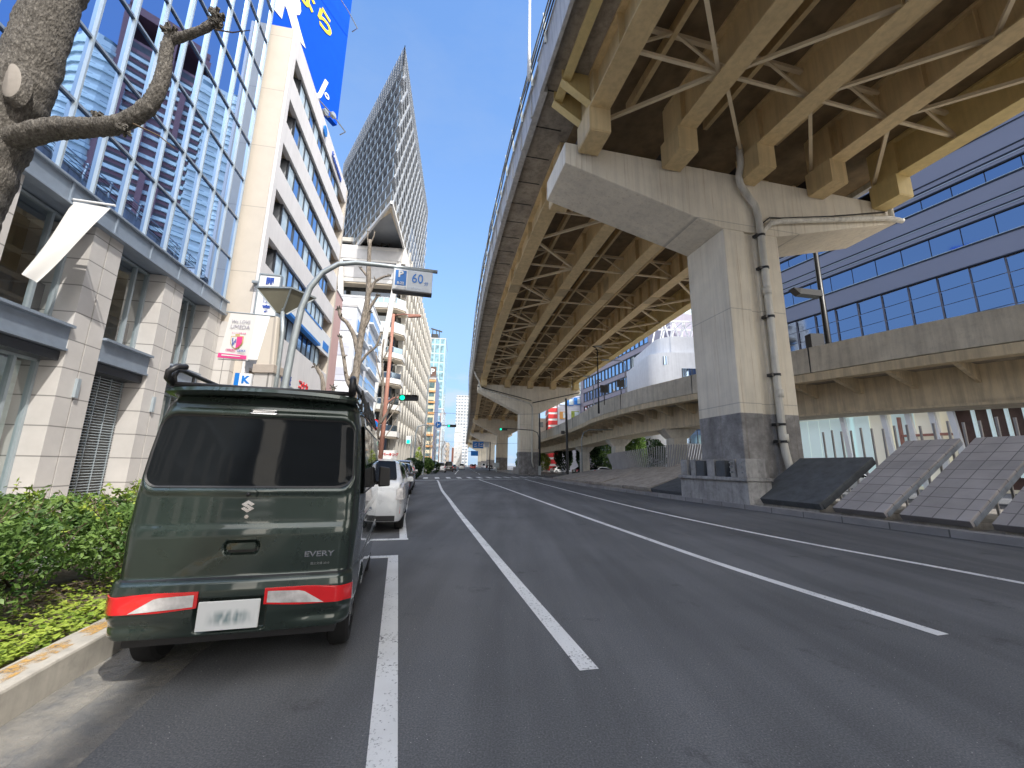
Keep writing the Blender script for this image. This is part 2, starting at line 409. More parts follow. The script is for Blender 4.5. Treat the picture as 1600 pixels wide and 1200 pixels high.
# ------------------------------------------------------------------ camera, light, sky
cam = bpy.data.cameras.new('camera'); co_ = bpy.data.objects.new('camera', cam); COL.objects.link(co_)
pt, rl = R(11.45), R(1.0)
F_ = Vector((0, cos(pt), sin(pt))); U0 = Vector((0, -sin(pt), cos(pt))); R0 = Vector((1, 0, 0))
Rv = R0 * cos(rl) + U0 * sin(rl); Uv = U0 * cos(rl) - R0 * sin(rl)
co_.matrix_world = Matrix(((Rv.x, Uv.x, -F_.x, 0), (Rv.y, Uv.y, -F_.y, 0), (Rv.z, Uv.z, -F_.z, 1.45), (0, 0, 0, 1)))
cam.sensor_width = 36; cam.lens = 630 / 1600 * 36; cam.clip_start = .05; cam.clip_end = 4000
scene.camera = co_
SUNH, SUNE = 142, 51
sd = bpy.data.lights.new('sun', 'SUN'); so = bpy.data.objects.new('sun', sd); COL.objects.link(so)
sd.energy = 5.0; sd.angle = R(.53); sd.color = (1, .955, .88)
to_sun = Vector((sin(R(SUNH)) * cos(R(SUNE)), cos(R(SUNH)) * cos(R(SUNE)), sin(R(SUNE))))
so.rotation_euler = (-to_sun).to_track_quat('-Z', 'Y').to_euler()
w = bpy.data.worlds.new('World'); scene.world = w; w.use_nodes = True
nt = w.node_tree; bg = nt.nodes['Background']
sky = N(nt, 'ShaderNodeTexSky', sky_type='NISHITA'); sky.sun_disc = False
sky.sun_elevation = R(SUNE); sky.sun_rotation = R(SUNH); sky.air_density = 1.0; sky.dust_density = .6; sky.ozone_density = 1.6
tc = N(nt, 'ShaderNodeTexCoord'); mp = N(nt, 'ShaderNodeMapping'); L(nt, tc.outputs['Generated'], mp.inputs[0])
mp.inputs['Scale'].default_value = (1, 1, 2.6)
cn = noise_t(nt, mp.outputs[0], 2.3, 8, .62)
cf = ramp(nt, cn, [(.50, g3(0)), (.9, g3(.30))])
sep = N(nt, 'ShaderNodeSeparateXYZ'); L(nt, tc.outputs['Generated'], sep.inputs[0])
low = ramp(nt, sep.outputs[2], [(.0, g3(.92)), (.22, g3(.72)), (.45, g3(.3)), (.8, g3(0))])
cn2 = noise_t(nt, mp.outputs[0], 7.5, 8, .6)
cf2 = ramp(nt, cn2, [(.45, g3(0)), (.60, g3(.9))])
lowm = ramp(nt, sep.outputs[2], [(.02, g3(1)), (.19, g3(.5)), (.26, g3(0))])
sk = mixc(nt, 'MULTIPLY', 1, sky.outputs[0], (1.78, 2.2, 2.55))
c1 = mixc(nt, 'MIX', cf, sk, (3.6, 4.4, 5.6))
c2 = mixc(nt, 'MIX', low, c1, (2.7, 4.0, 5.9))
mm = mixc(nt, 'MULTIPLY', 1, cf2, lowm)
c3 = mixc(nt, 'MIX', mm, c2, (5.2, 5.6, 6.1))
dn = N(nt, 'ShaderNodeVectorMath', operation='DOT_PRODUCT'); L(nt, tc.outputs['Generated'], dn.inputs[0]); dn.inputs[1].default_value = (sin(R(SUNH)), cos(R(SUNH)), 0.25)
bk = ramp(nt, dn.outputs['Value'], [(.12, g3(0)), (.62, g3(1))])
cl = ramp(nt, cn, [(.36, g3(.35)), (.58, g3(1))])
bkm = mixc(nt, 'MULTIPLY', 1, bk, cl)
c4 = mixc(nt, 'MIX', bkm, c3, (29, 27, 24))     # invented bright cloud behind the camera, added as fill for shaded sides
L(nt, c4, bg.inputs[0]); bg.inputs[1].default_value = .15
scene.view_settings.view_transform = 'Standard'; scene.view_settings.look = 'None'; scene.view_settings.exposure = 0

# ------------------------------------------------------------------ viaduct axis
CL = [(44.45, -78), (24.5, -30), (10.55, 18), (2.9, 70), (-2.7, 122), (-8.6, 174), (-14.6, 226), (-20.6, 278), (-26.6, 330)]
def crp(pts, t):
    i = min(max(int(t), 0), len(pts) - 2); u = t - i
    p = [pts[max(i - 1, 0)], pts[i], pts[i + 1], pts[min(i + 2, len(pts) - 1)]]
    if i == 0: p[0] = (2 * pts[0][0] - pts[1][0], 2 * pts[0][1] - pts[1][1])
    return Vector([.5 * (2 * p[1][k] + (-p[0][k] + p[2][k]) * u + (2 * p[0][k] - 5 * p[1][k] + 4 * p[2][k] - p[3][k]) * u * u + (-p[0][k] + 3 * p[1][k] - 3 * p[2][k] + p[3][k]) * u ** 3) for k in (0, 1)])
_T = [crp(CL, i * .02) for i in range(0, 401)]
_A = [0]
for i in range(1, 401): _A.append(_A[-1] + (_T[i] - _T[i - 1]).length)
S0 = _A[100]
PIER_S = [_A[50 * k] - S0 for k in range(1, 9)]
def axis(s):
    s += S0; lo = 0
    while lo < 399 and _A[lo + 1] < s: lo += 1
    u = (s - _A[lo]) / (_A[lo + 1] - _A[lo]); p = _T[lo].lerp(_T[lo + 1], u)
    a, b = _T[max(lo - 1, 0)], _T[min(lo + 2, 400)]; d = (b - a).normalized()
    return p, d
def V(s, off, z):
    p, d = axis(s); return (p.x + d.y * off, p.y - d.x * off, z)
def hd_at(s):
    p, d = axis(s); return math.degrees(math.atan2(d.x, d.y))
def sweep(mb, prof, s0, s1, ds=4.0, m=0, Vf=None, cap=True):
    Vf = Vf or V
    n = max(1, int(round((s1 - s0) / ds))); k = len(prof)
    pts = []; fs = []
    for i in range(n + 1):
        s = s0 + (s1 - s0) * i / n
        for off, z in prof: pts.append(Vf(s, off, z))
    for i in range(n):
        for j in range(k): fs.append((i * k + j, i * k + (j + 1) % k, (i + 1) * k + (j + 1) % k, (i + 1) * k + j))
    if cap: fs.append(tuple(range(k - 1, -1, -1))); fs.append(tuple(n * k + j for j in range(k)))
    mb.add(pts, fs, m)
def rect(o0, o1, z0, z1): return [(o0, z0), (o1, z0), (o1, z1), (o0, z1)]

# ------------------------------------------------------------------ ground
mb = MB(); mb.add([(-1500, -600, 0), (1500, -600, 0), (1500, 3000, 0), (-1500, 3000, 0)], [(0, 1, 2, 3)])
struct(mb.build('road', 'asphalt'))
KL = [(10.5, -50), (4.15, -25), (.72, -11), (-2.84, 2.84), (-4.95, 12), (-7.2, 21.6), (-9.0, 31), (-10.2, 38)]
KL2 = [(-11.4, 52), (-12.6, 62), (-14.6, 76), (-18.4, 108), (-26.6, 180), (-55, 430)]
def offset_pl(pl, d):
    out = []
    for i, p in enumerate(pl):
        a = Vector(pl[max(i - 1, 0)]); b = Vector(pl[min(i + 1, len(pl) - 1)]); t = (b - a).normalized()
        out.append((p[0] + t.y * d, p[1] - t.x * d))
    return out
def ribbon(mb, pl, d0, d1, z0, z1=None, m=0):
    """strip between two offsets of a polyline; with z1 a solid band"""
    a = offset_pl(pl, d0); b = offset_pl(pl, d1); z1 = z0 if z1 is None else z1
    for i in range(len(pl) - 1):
        if z0 == z1: mb.quad((*a[i], z0), (*b[i], z0), (*b[i + 1], z0), (*a[i + 1], z0), m)
    if z0 != z1:
        n = len(pl); pts = []; fs = []
        for i in range(n): pts += [(*a[i], z0), (*b[i], z0), (*b[i], z1), (*a[i], z1)]
        for i in range(n - 1):
            for j in range(4): fs.append((i * 4 + j, i * 4 + (j + 1) % 4, (i + 1) * 4 + (j + 1) % 4, (i + 1) * 4 + j))
        fs.append((3, 2, 1, 0)); fs.append(tuple((n - 1) * 4 + j for j in range(4)))
        mb.add(pts, fs, m)
def dense(pl, step=1.5):
    out = []
    for i in range(len(pl) - 1):
        a = Vector(pl[i]); b = Vector(pl[i + 1]); n = max(1, int((b - a).length / step))
        out += [tuple(a.lerp(b, j / n)) for j in range(n)]
    out.append(pl[-1]); return out
for pl, nm in ((KL, 1), (KL2, 2)):
    mb = MB(); ribbon(mb, pl, -.24, -30, -.02, .148); struct(mb.build('sidewalk', 'paving'))
    mb = MB(); ribbon(mb, dense(pl, .6), 0, -.24, -.02, .20)
    struct(mb.build('kerb', 'kerb', bevel=.018))
# worn orange paint on the kerb top
mb = MB(); ribbon(mb, dense(KL[2:6], .5), -.07, -.20, .2035); struct(mb.build('kerb_paint', 'orange'))
mb = MB(); ribbon(mb, dense(KL[1:5], .7), -.245, -2.1, .156); struct(mb.build('planting_bed', 'soil'))
# median and its kerb
MED = [V(s, 0, 0)[:2] for s in range(-55, 31, 3)]
MED2 = [V(s, 0, 0)[:2] for s in range(48, 330, 6)]
for pl in (MED, MED2):
    mb = MB(); ribbon(mb, pl, -1.95, 9.5, -.02, .15); struct(mb.build('median', 'paving'))
    mb = MB(); ribbon(mb, pl, -2.3, -1.95, -.02, .185); struct(mb.build('median_kerb', 'kerbstone'))
mb = MB(); ribbon(mb, [(60, 20), (40, 33), (30, 50), (20, 78), (14, 110)], 0, 30, -.02, .14); struct(mb.build('far_sidewalk', 'paving'))
md = nodes_of('gutter_sun_tint'); _m, _nt, _b = md; _b.inputs['Base Color'].default_value = (.34, .32, .285, 1); _b.inputs['Roughness'].default_value = .95  # pale ribbons by the kerb: sunlight on the road edge painted as colour
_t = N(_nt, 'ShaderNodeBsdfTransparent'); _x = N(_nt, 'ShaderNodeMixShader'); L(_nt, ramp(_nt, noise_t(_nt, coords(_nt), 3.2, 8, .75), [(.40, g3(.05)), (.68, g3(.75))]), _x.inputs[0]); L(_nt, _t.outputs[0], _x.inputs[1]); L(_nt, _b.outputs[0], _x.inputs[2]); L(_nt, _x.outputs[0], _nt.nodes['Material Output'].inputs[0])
mb = MB(); ribbon(mb, dense(KL[1:5], .7), .0, .62, .0035); struct(mb.build('gutter_sun_tint', _m))
mb = MB(); ribbon(mb, dense(KL[1:5], .7), .0, .30, .006); struct(mb.build('gutter_sun_tint', _m))
# markings
def line(pts, w=.15, name='lane_line', z=.004, smooth=True):
    mb = MB()
    if smooth and len(pts) > 2:
        q = []
        n = (len(pts) - 1) * 6
        for i in range(n + 1): q.append(tuple(crp(pts, i / 6)))
        pts = q
    ribbon(mb, pts, -w / 2, w / 2, z); return struct(mb.build(name, 'paint'))
line([(.60, 3.29), (-.13, 6.5), (-1.62, 13.2), (-2.62, 17.9), (-4.05, 24.6), (-6.35, 36.5), (-6.95, 39.0)])
line([(3.98, 4.05), (3.34, 6.5), (2.80, 9.3), (2.05, 13.4), (.96, 19.6), (-.78, 29.5), (-2.75, 39.8), (-3.2, 42.4)])
line([(9.3, -2.5), (8.1, 1.6), (6.97, 6.0), (6.17, 8.4), (5.52, 10.9), (4.72, 15.4), (3.75, 23.9), (2.3, 38.8), (1.6, 46.0)])
line([(-8.6, 37.0), (-3.0, 42.6), (4.4, 49.2)], .35, 'stop_line', .008)
a, b = Vector((-9.75, 41.2)), Vector((4.3, 53.2))
for i in range(14):
    p = a.lerp(b, (i + .0) / 13.0); mb = MB(); d = Vector((-.19, 1)).normalized(); e = (b - a).normalized() * .28
    q = p + d * 4.6
    mb.quad((*(p - e), .004), (*(p + e), .004), (*(q + e), .004), (*(q - e), .004)); struct(mb.build('crosswalk_bar', 'paint'))
for k in range(3):      # dashed lines beyond the crossing
    base = [(-13.0, 62), (-8.6, 64), (-4.9, 66)][k] if k else (-12.1, 58)
    for j in range(12):
        x0, y0 = base[0] - .1157 * j * 15, base[1] + j * 15
        line([(x0, y0), (x0 - .1157 * (6 if k != 1 else 14.5), y0 + (6 if k != 1 else 14.5))], .15, smooth=False)
# parking bays
def bay(y0, y1, closed=True):
    f = Fr(-.53 - .08, 2.29, -14.9)
    return f
pk = [(-.60, 2.29), (-1.84, 6.83)]
line([(.30, -1.2), pk[0], pk[1]], .15, 'parking_line', smooth=False)
mb = MB(Fr(-1.84, 6.83, -14.9)); mb.box(-2.0, .075, -.075, .075, .003, .0085); struct(mb.build('parking_line', 'paint'))
pk2 = [(-2.06, 8.3), (-2.87, 11.3), (-4.9, 20.0), (-7.0, 30.0), (-9.0, 38.2)]
line(pk2[:2] + pk2[2:3], .15, 'parking_line', smooth=False)
mb = MB(Fr(-2.06, 8.36, -14.9)); mb.box(-2.0, .075, -.075, .075, .003, .0085); struct(mb.build('parking_line', 'paint'))
for y0, x0 in ((14.0, -3.5), (19.8, -4.86), (25.6, -6.1), (31.2, -7.25)):
    mb = MB(Fr(x0, y0, -13)); mb.box(-2.0, .05, -.075, .075, .003, .0085); struct(mb.build('parking_line', 'paint'))
line([(-4.95, 20.6), (-7.0, 30.0), (-8.6, 36.8)], .15, 'parking_line', smooth=False)

MT['splice'] = M('splice_plate', (.50, .39, .23), .55, var=.2)
# ------------------------------------------------------------------ viaduct superstructure
HW = thing('elevated_expressway', 'steel girder expressway deck running overhead along the road', 'elevated road', (10.55, 18, 15))
SB, SE = -98, PIER_S[-1]
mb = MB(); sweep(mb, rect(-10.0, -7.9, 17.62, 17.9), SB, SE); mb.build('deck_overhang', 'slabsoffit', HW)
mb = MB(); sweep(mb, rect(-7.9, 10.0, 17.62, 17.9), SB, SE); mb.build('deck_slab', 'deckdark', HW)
mb = MB(); sweep(mb, [(-10.12, 17.1), (-9.98, 17.1), (-9.9, 17.6), (-9.9, 18.7), (-10.2, 18.7)], SB, -1.4); sweep(mb, rect(-10.24, -9.88, 18.7, 18.78), SB, -1.4); mb.build('parapet', 'parapet', HW)
mb = MB(); sweep(mb, [(-10.05, 17.3), (-9.75, 17.3), (-9.75, 18.6), (-10.1, 18.6)], -1.35, SE); sweep(mb, rect(-10.2, -9.7, 18.6, 18.7), -1.35, SE)
for s in range(0, 120, 2): mb.hexa([V(s, -10.13, 17.3), V(s, -10.05, 17.3), V(s + .05, -10.05, 17.3), V(s + .05, -10.13, 17.3), V(s, -10.13, 18.6), V(s, -10.05, 18.6), V(s + .05, -10.05, 18.6), V(s + .05, -10.13, 18.6)])
mb.build('parapet', 'parapet', HW)
mb = MB(); sweep(mb, rect(9.8, 10.15, 17.3, 18.7), SB, SE); mb.build('parapet', 'parapet', HW)
for i in range(0, 90):          # slab soffit joints on the overhang
    s = -1.2 + i * 1.9; mb = MB()
    mb.hexa([V(s, -9.7, 17.60), V(s, -8.4, 17.60), V(s + .05, -8.4, 17.60), V(s + .05, -9.7, 17.60), V(s, -9.7, 17.625), V(s, -8.4, 17.625), V(s + .05, -8.4, 17.625), V(s + .05, -9.7, 17.625)])
    mb.build('slab_joint', 'dark', HW)
# railing and slack cables along the parapet
mb = MB()
s = -14
while s < 150:
    zb = 18.7; mb.bar(V(s, -10.25, zb - .5), V(s + rnd(-.08, .08), -10.34, 19.55), .09, .09)
    s += 1.9
sweep(mb, rect(-10.36, -10.30, 19.40, 19.46), -14, 200, 2)
mb.build('railing', 'galv', HW)
mb = MB()
for k in range(4):
    mb = MB(); pts = []; ph = rnd(0, 6); zz = 18.75 + k * .14
    for i in range(-7, 76):
        s = i * 1.9; pts.append(V(s, -10.32 - .05 * (k % 3) + rnd(-.03, .03), zz + .10 * sin(i * 1.3 + ph) + rnd(-.08, .08)))
    mb.tube(pts, .02 if k else .035, 4); mb.build('cable', 'cable', HW)
# girders per span
GO = [-7.95, -3.95, 0, 4.0, 8.0]
spans = [(-98, PIER_S[0])] + [(PIER_S[i], PIER_S[i + 1]) for i in range(len(PIER_S) - 1)]
for si, (a, b) in enumerate(spans):
    a2, b2 = a + 1.35, b - 1.35
    for gi, go in enumerate(GO):
        mt = 'steel_y' if gi == 4 else 'steel'
        mb = MB()
        sweep(mb, rect(go - .42, go + .42, 15.66, 15.72), a2 + 1.2, b2 - 1.2, 3)
        sweep(mb, rect(go - .03, go + .03, 15.70, 17.63), a2 + .2, b2 - .2, 3)
        sweep(mb, rect(go - .3, go + .3, 17.5, 17.61), a2 + .2, b2 - .2, 3)
        for s0, s1 in ((a2, a2 + 1.25), (b2 - 1.25, b2)):      # deepened ends on the crossbeams
            sweep(mb, rect(go - .46, go + .46, 14.62, 15.72), s0, s1, 1.3)
            sweep(mb, rect(go - .25, go + .25, 15.70, 17.62), s0, s1, 1.3)
            sweep(mb, rect(go - .44, go + .44, 14.56, 14.62), s0 + .02, s1 - .02, 1.3)
        if si < 4:
            n = int((b2 - a2) / (1.6 if gi == 3 else 6.4)) if gi != 0 else int((b2 - a2) / 3.2)
            for k in range(1, n):   # web stiffeners
                s = a2 + (b2 - a2) * k / n
                for sg in ((-1, 1) if gi not in (0,) else (-1,)):
                    mb.hexa([V(s, go + sg * .03, 15.72), V(s, go + sg * .28, 15.72), V(s + .03, go + sg * .28, 15.72), V(s + .03, go + sg * .03, 15.72),
                             V(s, go + sg * .03, 17.6), V(s, go + sg * .28, 17.6), V(s + .03, go + sg * .28, 17.6), V(s + .03, go + sg * .03, 17.6)])
        mb.build('girder', mt, HW)
        if si in (1, 2) and gi < 4:
            for q_ in (.26, .74):
                s_ = a2 + (b2 - a2) * q_; sp2 = MB(); sweep(sp2, rect(go - .43, go + .43, 15.635, 15.66), s_ - .7, s_ + .7, 1.4); sweep(sp2, rect(go - .05, go - .028, 15.8, 17.3), s_ - .5, s_ + .5, 1)
                for bx in range(8):
                    for by in (-.33, -.2, .2, .33): p_ = V(s_ - .6 + bx * .17, go + by, 15.62); sp2.box(p_[0] - .018, p_[0] + .018, p_[1] - .018, p_[1] + .018, 15.62, 15.636)
                sp2.build('splice_plate', 'splice', HW)
    if si > 4: continue
    n = 8 if si != 1 else 7
    for k in range(1, n + 1):
        sc_ = a2 + (b2 - a2) * (k - .5) / n; h = (b2 - a2) / n / 2
        if si == 1 and sc_ < -40: continue
        mb = MB(); zb = 15.98
        B = lambda s, o, z, s2, o2, z2, w=.12: mb.bar(V(s, o, z), V(s2, o2, z2), w, w)
        # K bracing in the outer bays
        for gi, (nd, ot) in enumerate(((1, 0), (3, 4))):
            sgn = 1 if GO[ot] < GO[nd] else -1
            no = GO[nd] - sgn * .2; oo = GO[ot] + sgn * .1
            B(sc_, no, zb, sc_, oo, zb); B(sc_, no, zb, sc_ - h, oo, zb, .14); B(sc_, no, zb, sc_ + h, oo, zb, .14)
            p = V(sc_, GO[nd] - sgn * .35, zb); mb.hexa([V(sc_ - .35, no - .25 * sgn, zb - .02), V(sc_ + .35, no - .25 * sgn, zb - .02), V(sc_ + .35, no + .2 * sgn, zb - .02), V(sc_ - .35, no + .2 * sgn, zb - .02),
                     V(sc_ - .35, no - .25 * sgn, zb + .01), V(sc_ + .35, no - .25 * sgn, zb + .01), V(sc_ + .35, no + .2 * sgn, zb + .01), V(sc_ - .35, no + .2 * sgn, zb + .01)])
        for i in range(4):
            o0, o1 = GO[i] + .05, GO[i + 1] - .05
            B(sc_, o0, zb, sc_, o1, zb, .11)
            B(sc_ + .1, o0, 17.3, sc_ + .1, o1, 17.3, .16)
            B(sc_, o1, zb + .1, sc_, o1 - 1.9, 17.25, .09)
            if i in (0, 3): B(sc_, o0, zb + .1, sc_, o0 + 1.9, 17.25, .09)
            if si == 1 and i in (1, 2):
                B(sc_, o0, zb, sc_ + h, o1, zb, .13); B(sc_ - h, o1, zb, sc_, o0, zb, .13)
        mb.build('cross_bracing', 'brace', HW)
    # stringers between the girders
    mb = MB()
    for i in range(4):
        o = (GO[i] + GO[i + 1]) / 2; sweep(mb, rect(o - .1, o + .1, 17.15, 17.62), a2, b2, 4)
    mb.build('stringer', 'steel', HW)
mb = MB(); sweep(mb, [(-9.42, 17.05), (-9.05, 17.05), (-9.05, 17.12), (-9.2, 17.14), (-9.2, 17.62), (-9.28, 17.62), (-9.28, 17.14), (-9.42, 17.12)], -98, -1.0, 3); mb.build('edge_stringer', 'steel_y', HW)
for s0 in [-2.2, -1.2] + [-8 - 6.4 * k for k in range(13)]:
    mb = MB()
    poly = [(-9.4, 17.05), (-8.0, 16.15), (-8.0, 17.6), (-9.4, 17.6)]
    sweep(mb, poly, s0, s0 + .06, 1); sweep(mb, [(-9.45, 16.98), (-8.0, 16.06), (-8.0, 16.12), (-9.45, 17.04)], s0 - .12, s0 + .18, 1)
    mb.build('bracket', 'steel_y', HW)

# ------------------------------------------------------------------ piers
def pier(s, cw, label, detail=1, soff=0):
    p, d = axis(s); hd = math.degrees(math.atan2(d.x, d.y))
    t = thing('viaduct_pier', label, 'bridge pier', (0, 0, 0), 'concrete piers under the expressway')
    c = cw / 2; dp = 1.3
    mb = MB(); zb = 12.13 if detail else 10.3
    ch = .22
    poly = [(-c + soff, -dp + .0), (-.35 + c * 0 + soff, -dp), (-.35 + soff, -dp + .12), (.15 + soff, -dp + .12), (.15 + soff, -dp), (c + soff, -dp), (c + soff, dp), (-c + soff, dp)] if detail else [(-c, -dp), (c, -dp), (c, dp), (-c, dp)]
    mb.prism(poly, .0, zb)
    mb.build('column', 'pier', t, bevel=.05)
    mb = MB()
    tip = 14.04
    pr = [(-8.95, 15.05), (-8.95, tip), (-c + soff, zb), (c + soff, zb), (9.05, tip), (9.05, 15.05)]
    for y0, y1 in ((-dp, dp),):
        n = len(pr); pts = [(x, y0, z) for x, z in pr] + [(x, y1, z) for x, z in pr]
        mb.add(pts, [tuple(range(n)), tuple(range(2 * n - 1, n - 1, -1))] + [(i, n + i, n + (i + 1) % n, (i + 1) % n) for i in range(n)])
    mb.build('crossbeam', 'pier', t, bevel=.04)
    if detail:   # bearings
        for go in GO:
            mb = MB(); mb.box(go - .3, go + .3, -dp - .02, dp + .02, 15.05, 15.6); mb.build('bearing', 'dark', t)
    LOCAL.add(t.name); t.location = (p.x, p.y, 0); t.rotation_euler = (0, 0, -R(hd)); return t
p1 = pier(0, 2.9, 'nearest huge T-shaped concrete pier with thick grey drain pipe on its front', 1)
pier(PIER_S[2], 3.3, 'second concrete pier beyond the crossing, dark grey lower half', 0)
for i, lb in ((3, 'third concrete pier from the camera under the expressway'), (4, 'fourth concrete pier far along the expressway'), (5, 'fifth concrete pier, small in the distance'), (6, 'sixth concrete pier, tiny in the far distance'), (0, None)):
    if lb: pier(PIER_S[i], 3.3, lb, 0)
# drain pipes on pier 1 (front plane, local x = s-1.45)
def dpipe(parent, pts, r, name='drain_pipe', mt='pipe'):
    mb = MB(); mb.tube(pts, r, 12); return mb.build(name, mt, parent, smooth=True)
X = lambda s: s - 1.45
PF = -1.3
main = [(X(.9), PF - .45, 16.2), (X(.88), PF - .45, 15.2), (X(.85), PF - .28, 14.7), (X(.95), PF - .24, 14.35), (X(1.3), PF - .22, 13.85), (X(1.66), PF - .2, 13.4), (X(1.78), PF - .2, 12.9), (X(1.80), PF - .2, 12.1), (X(1.80), PF - .2, 8), (X(1.72), PF - .2, 2.6), (X(1.76), PF - .22, 2.1), (X(1.9), PF - .3, 1.1), (X(1.95), PF - .35, .6)]
dpipe(p1, [(x, y, z) for x, y, z in main], .15)
dpipe(p1, [(X(1.8), PF - .2, 11.6), (X(1.95), PF - .2, 12.15), (X(2.4), PF - .2, 12.62), (X(3.0), PF - .2, 12.82), (X(6.2), PF - .2, 13.42), (X(9.6), PF - .2, 14.05), (X(10.6), PF - .2, 14.05)], .125)
dpipe(p1, [(X(9.9), PF - .2, 14.2), (X(9.9), PF - .2, 15.4)], .1)
dpipe(p1, [(X(1.9), PF - .2, 12.5), (X(2.5), PF - .1, 13.0), (X(3.2), PF - .05, 13.12), (X(6.2), PF - .05, 13.7), (X(9.7), PF - .05, 14.5)], .03, 'conduit', 'dark')
for z in (3.3, 5.4, 8.0, 10.3, 11.9, 2.6):
    mb = MB(); x = X(1.80 - .08 * (8 - z) / 5 if z < 8 else 1.8)
    mb.tube([(x, PF - .2, z - .05), (x, PF - .2, z + .05)], .175, 12); mb.box(x - .28, x - .14, PF - .25, PF, z - .06, z + .06); mb.build('pipe_clamp', 'dark', p1)
for z in (9.2, 4.6, 2.75):
    mb = MB(); mb.tube([(X(1.78), PF - .2, z - .16), (X(1.78), PF - .2, z + .16)], .178, 12); mb.build('pipe_socket', 'pipe', p1, smooth=True)
# pipes on pier 2
p2 = [o for o in COL.objects if o.name.startswith('viaduct_pier') and o.type == 'EMPTY'][1]
dpipe(p2, [(-9.6, -1.5, 17.2), (-9.3, -1.5, 16.3), (-8.8, -1.5, 15.6), (-8.6, -1.5, 14.6), (-8.3, -1.5, 14.2), (.1, -1.5, 12.0), (.5, -1.5, 11.3), (.5, -1.5, 2.2), (.8, -1.5, 1.2)], .14)
dpipe(p2, [(.5, -1.5, 12.1), (8.9, -1.5, 14.2)], .07, 'conduit', 'dark')
dpipe(p2, [(-9, -1.45, 14.6), (.3, -1.45, 12.5)], .06, 'conduit', 'dark')
# ------------------------------------------------------------------ office block of glass over stone (left)
LF = Fr(-11.70, 11.68, -10.5)
def clear(name, col=(.9, .95, .95), fac=.75):
    m, nt, b = nodes_of(name); nt.nodes.remove(b)
    t = N(nt, 'ShaderNodeBsdfTransparent'); t.inputs[0].default_value = (*col, 1)
    gl = N(nt, 'ShaderNodeBsdfGlossy'); gl.inputs['Roughness'].default_value = .02
    mx = N(nt, 'ShaderNodeMixShader'); mx.inputs[0].default_value = 1 - fac
    L(nt, t.outputs[0], mx.inputs[1]); L(nt, gl.outputs[0], mx.inputs[2]); L(nt, mx.outputs[0], nt.nodes['Material Output'].inputs[0]); return m
MT['clearglass'] = clear('shop_window_glass')
MT['stone'] = mat_tiles('stone_cladding', (.55, .525, .505), (.24, .23, .22), 40, .74, gap=.016, var=.0, dirt=.14, rough=.45, frame=R(-10.5))
MT['beige'] = mat_tiles('beige_wall', (.56, .505, .44), (.40, .36, .32), 60, 3.3, gap=.02, var=0, dirt=.08, rough=.8, frame=R(-10.5))
O1 = thing('office_building', 'tall blue mirror glass office block standing on grey stone pilasters', 'office building', (-14, 5, 0))
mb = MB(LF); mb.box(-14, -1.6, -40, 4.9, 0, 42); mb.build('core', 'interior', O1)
pil = [(4.0, 4.94)] + [(1.24 - 3.0 * k, 2.24 - 3.0 * k) for k in range(0, 14)]
for a, b in pil:
    mb = MB(LF); g = (a + b) / 2 if a != 4.0 else 4.7
    mb.box(-1.6, 0, a, g - .02, .0, 7.66); mb.box(-1.6, 0, g + .02, b, .0, 7.66); mb.box(-1.6, -.06, g - .02, g + .02, .0, 7.66)
    mb.build('pilaster', 'stone', O1)
mb = MB(LF); mb.box(-.3, .35, -40, 4.95, 0, .34); mb.build('stone_ledge', 'stoneband', O1)
mb = MB(LF)
mb.box(-1.6, .12, -40, 5.0, 7.68, 8.24); mb.box(-.1, .2, -40, 5.03, 8.2, 8.27); mb.box(-.1, .17, -40, 5.02, 7.64, 7.7)
for k in range(-28, 4): mb.box(.1, .155, k * 1.47 + .1, k * 1.47 + .16, 7.68, 8.22)
mb.build('cornice', 'spandrel', O1, bevel=.01)
opens = [(2.24, 4.0)] + [(-.76 - 3.0 * k, 1.24 - 3.0 * k) for k in range(0, 13)]
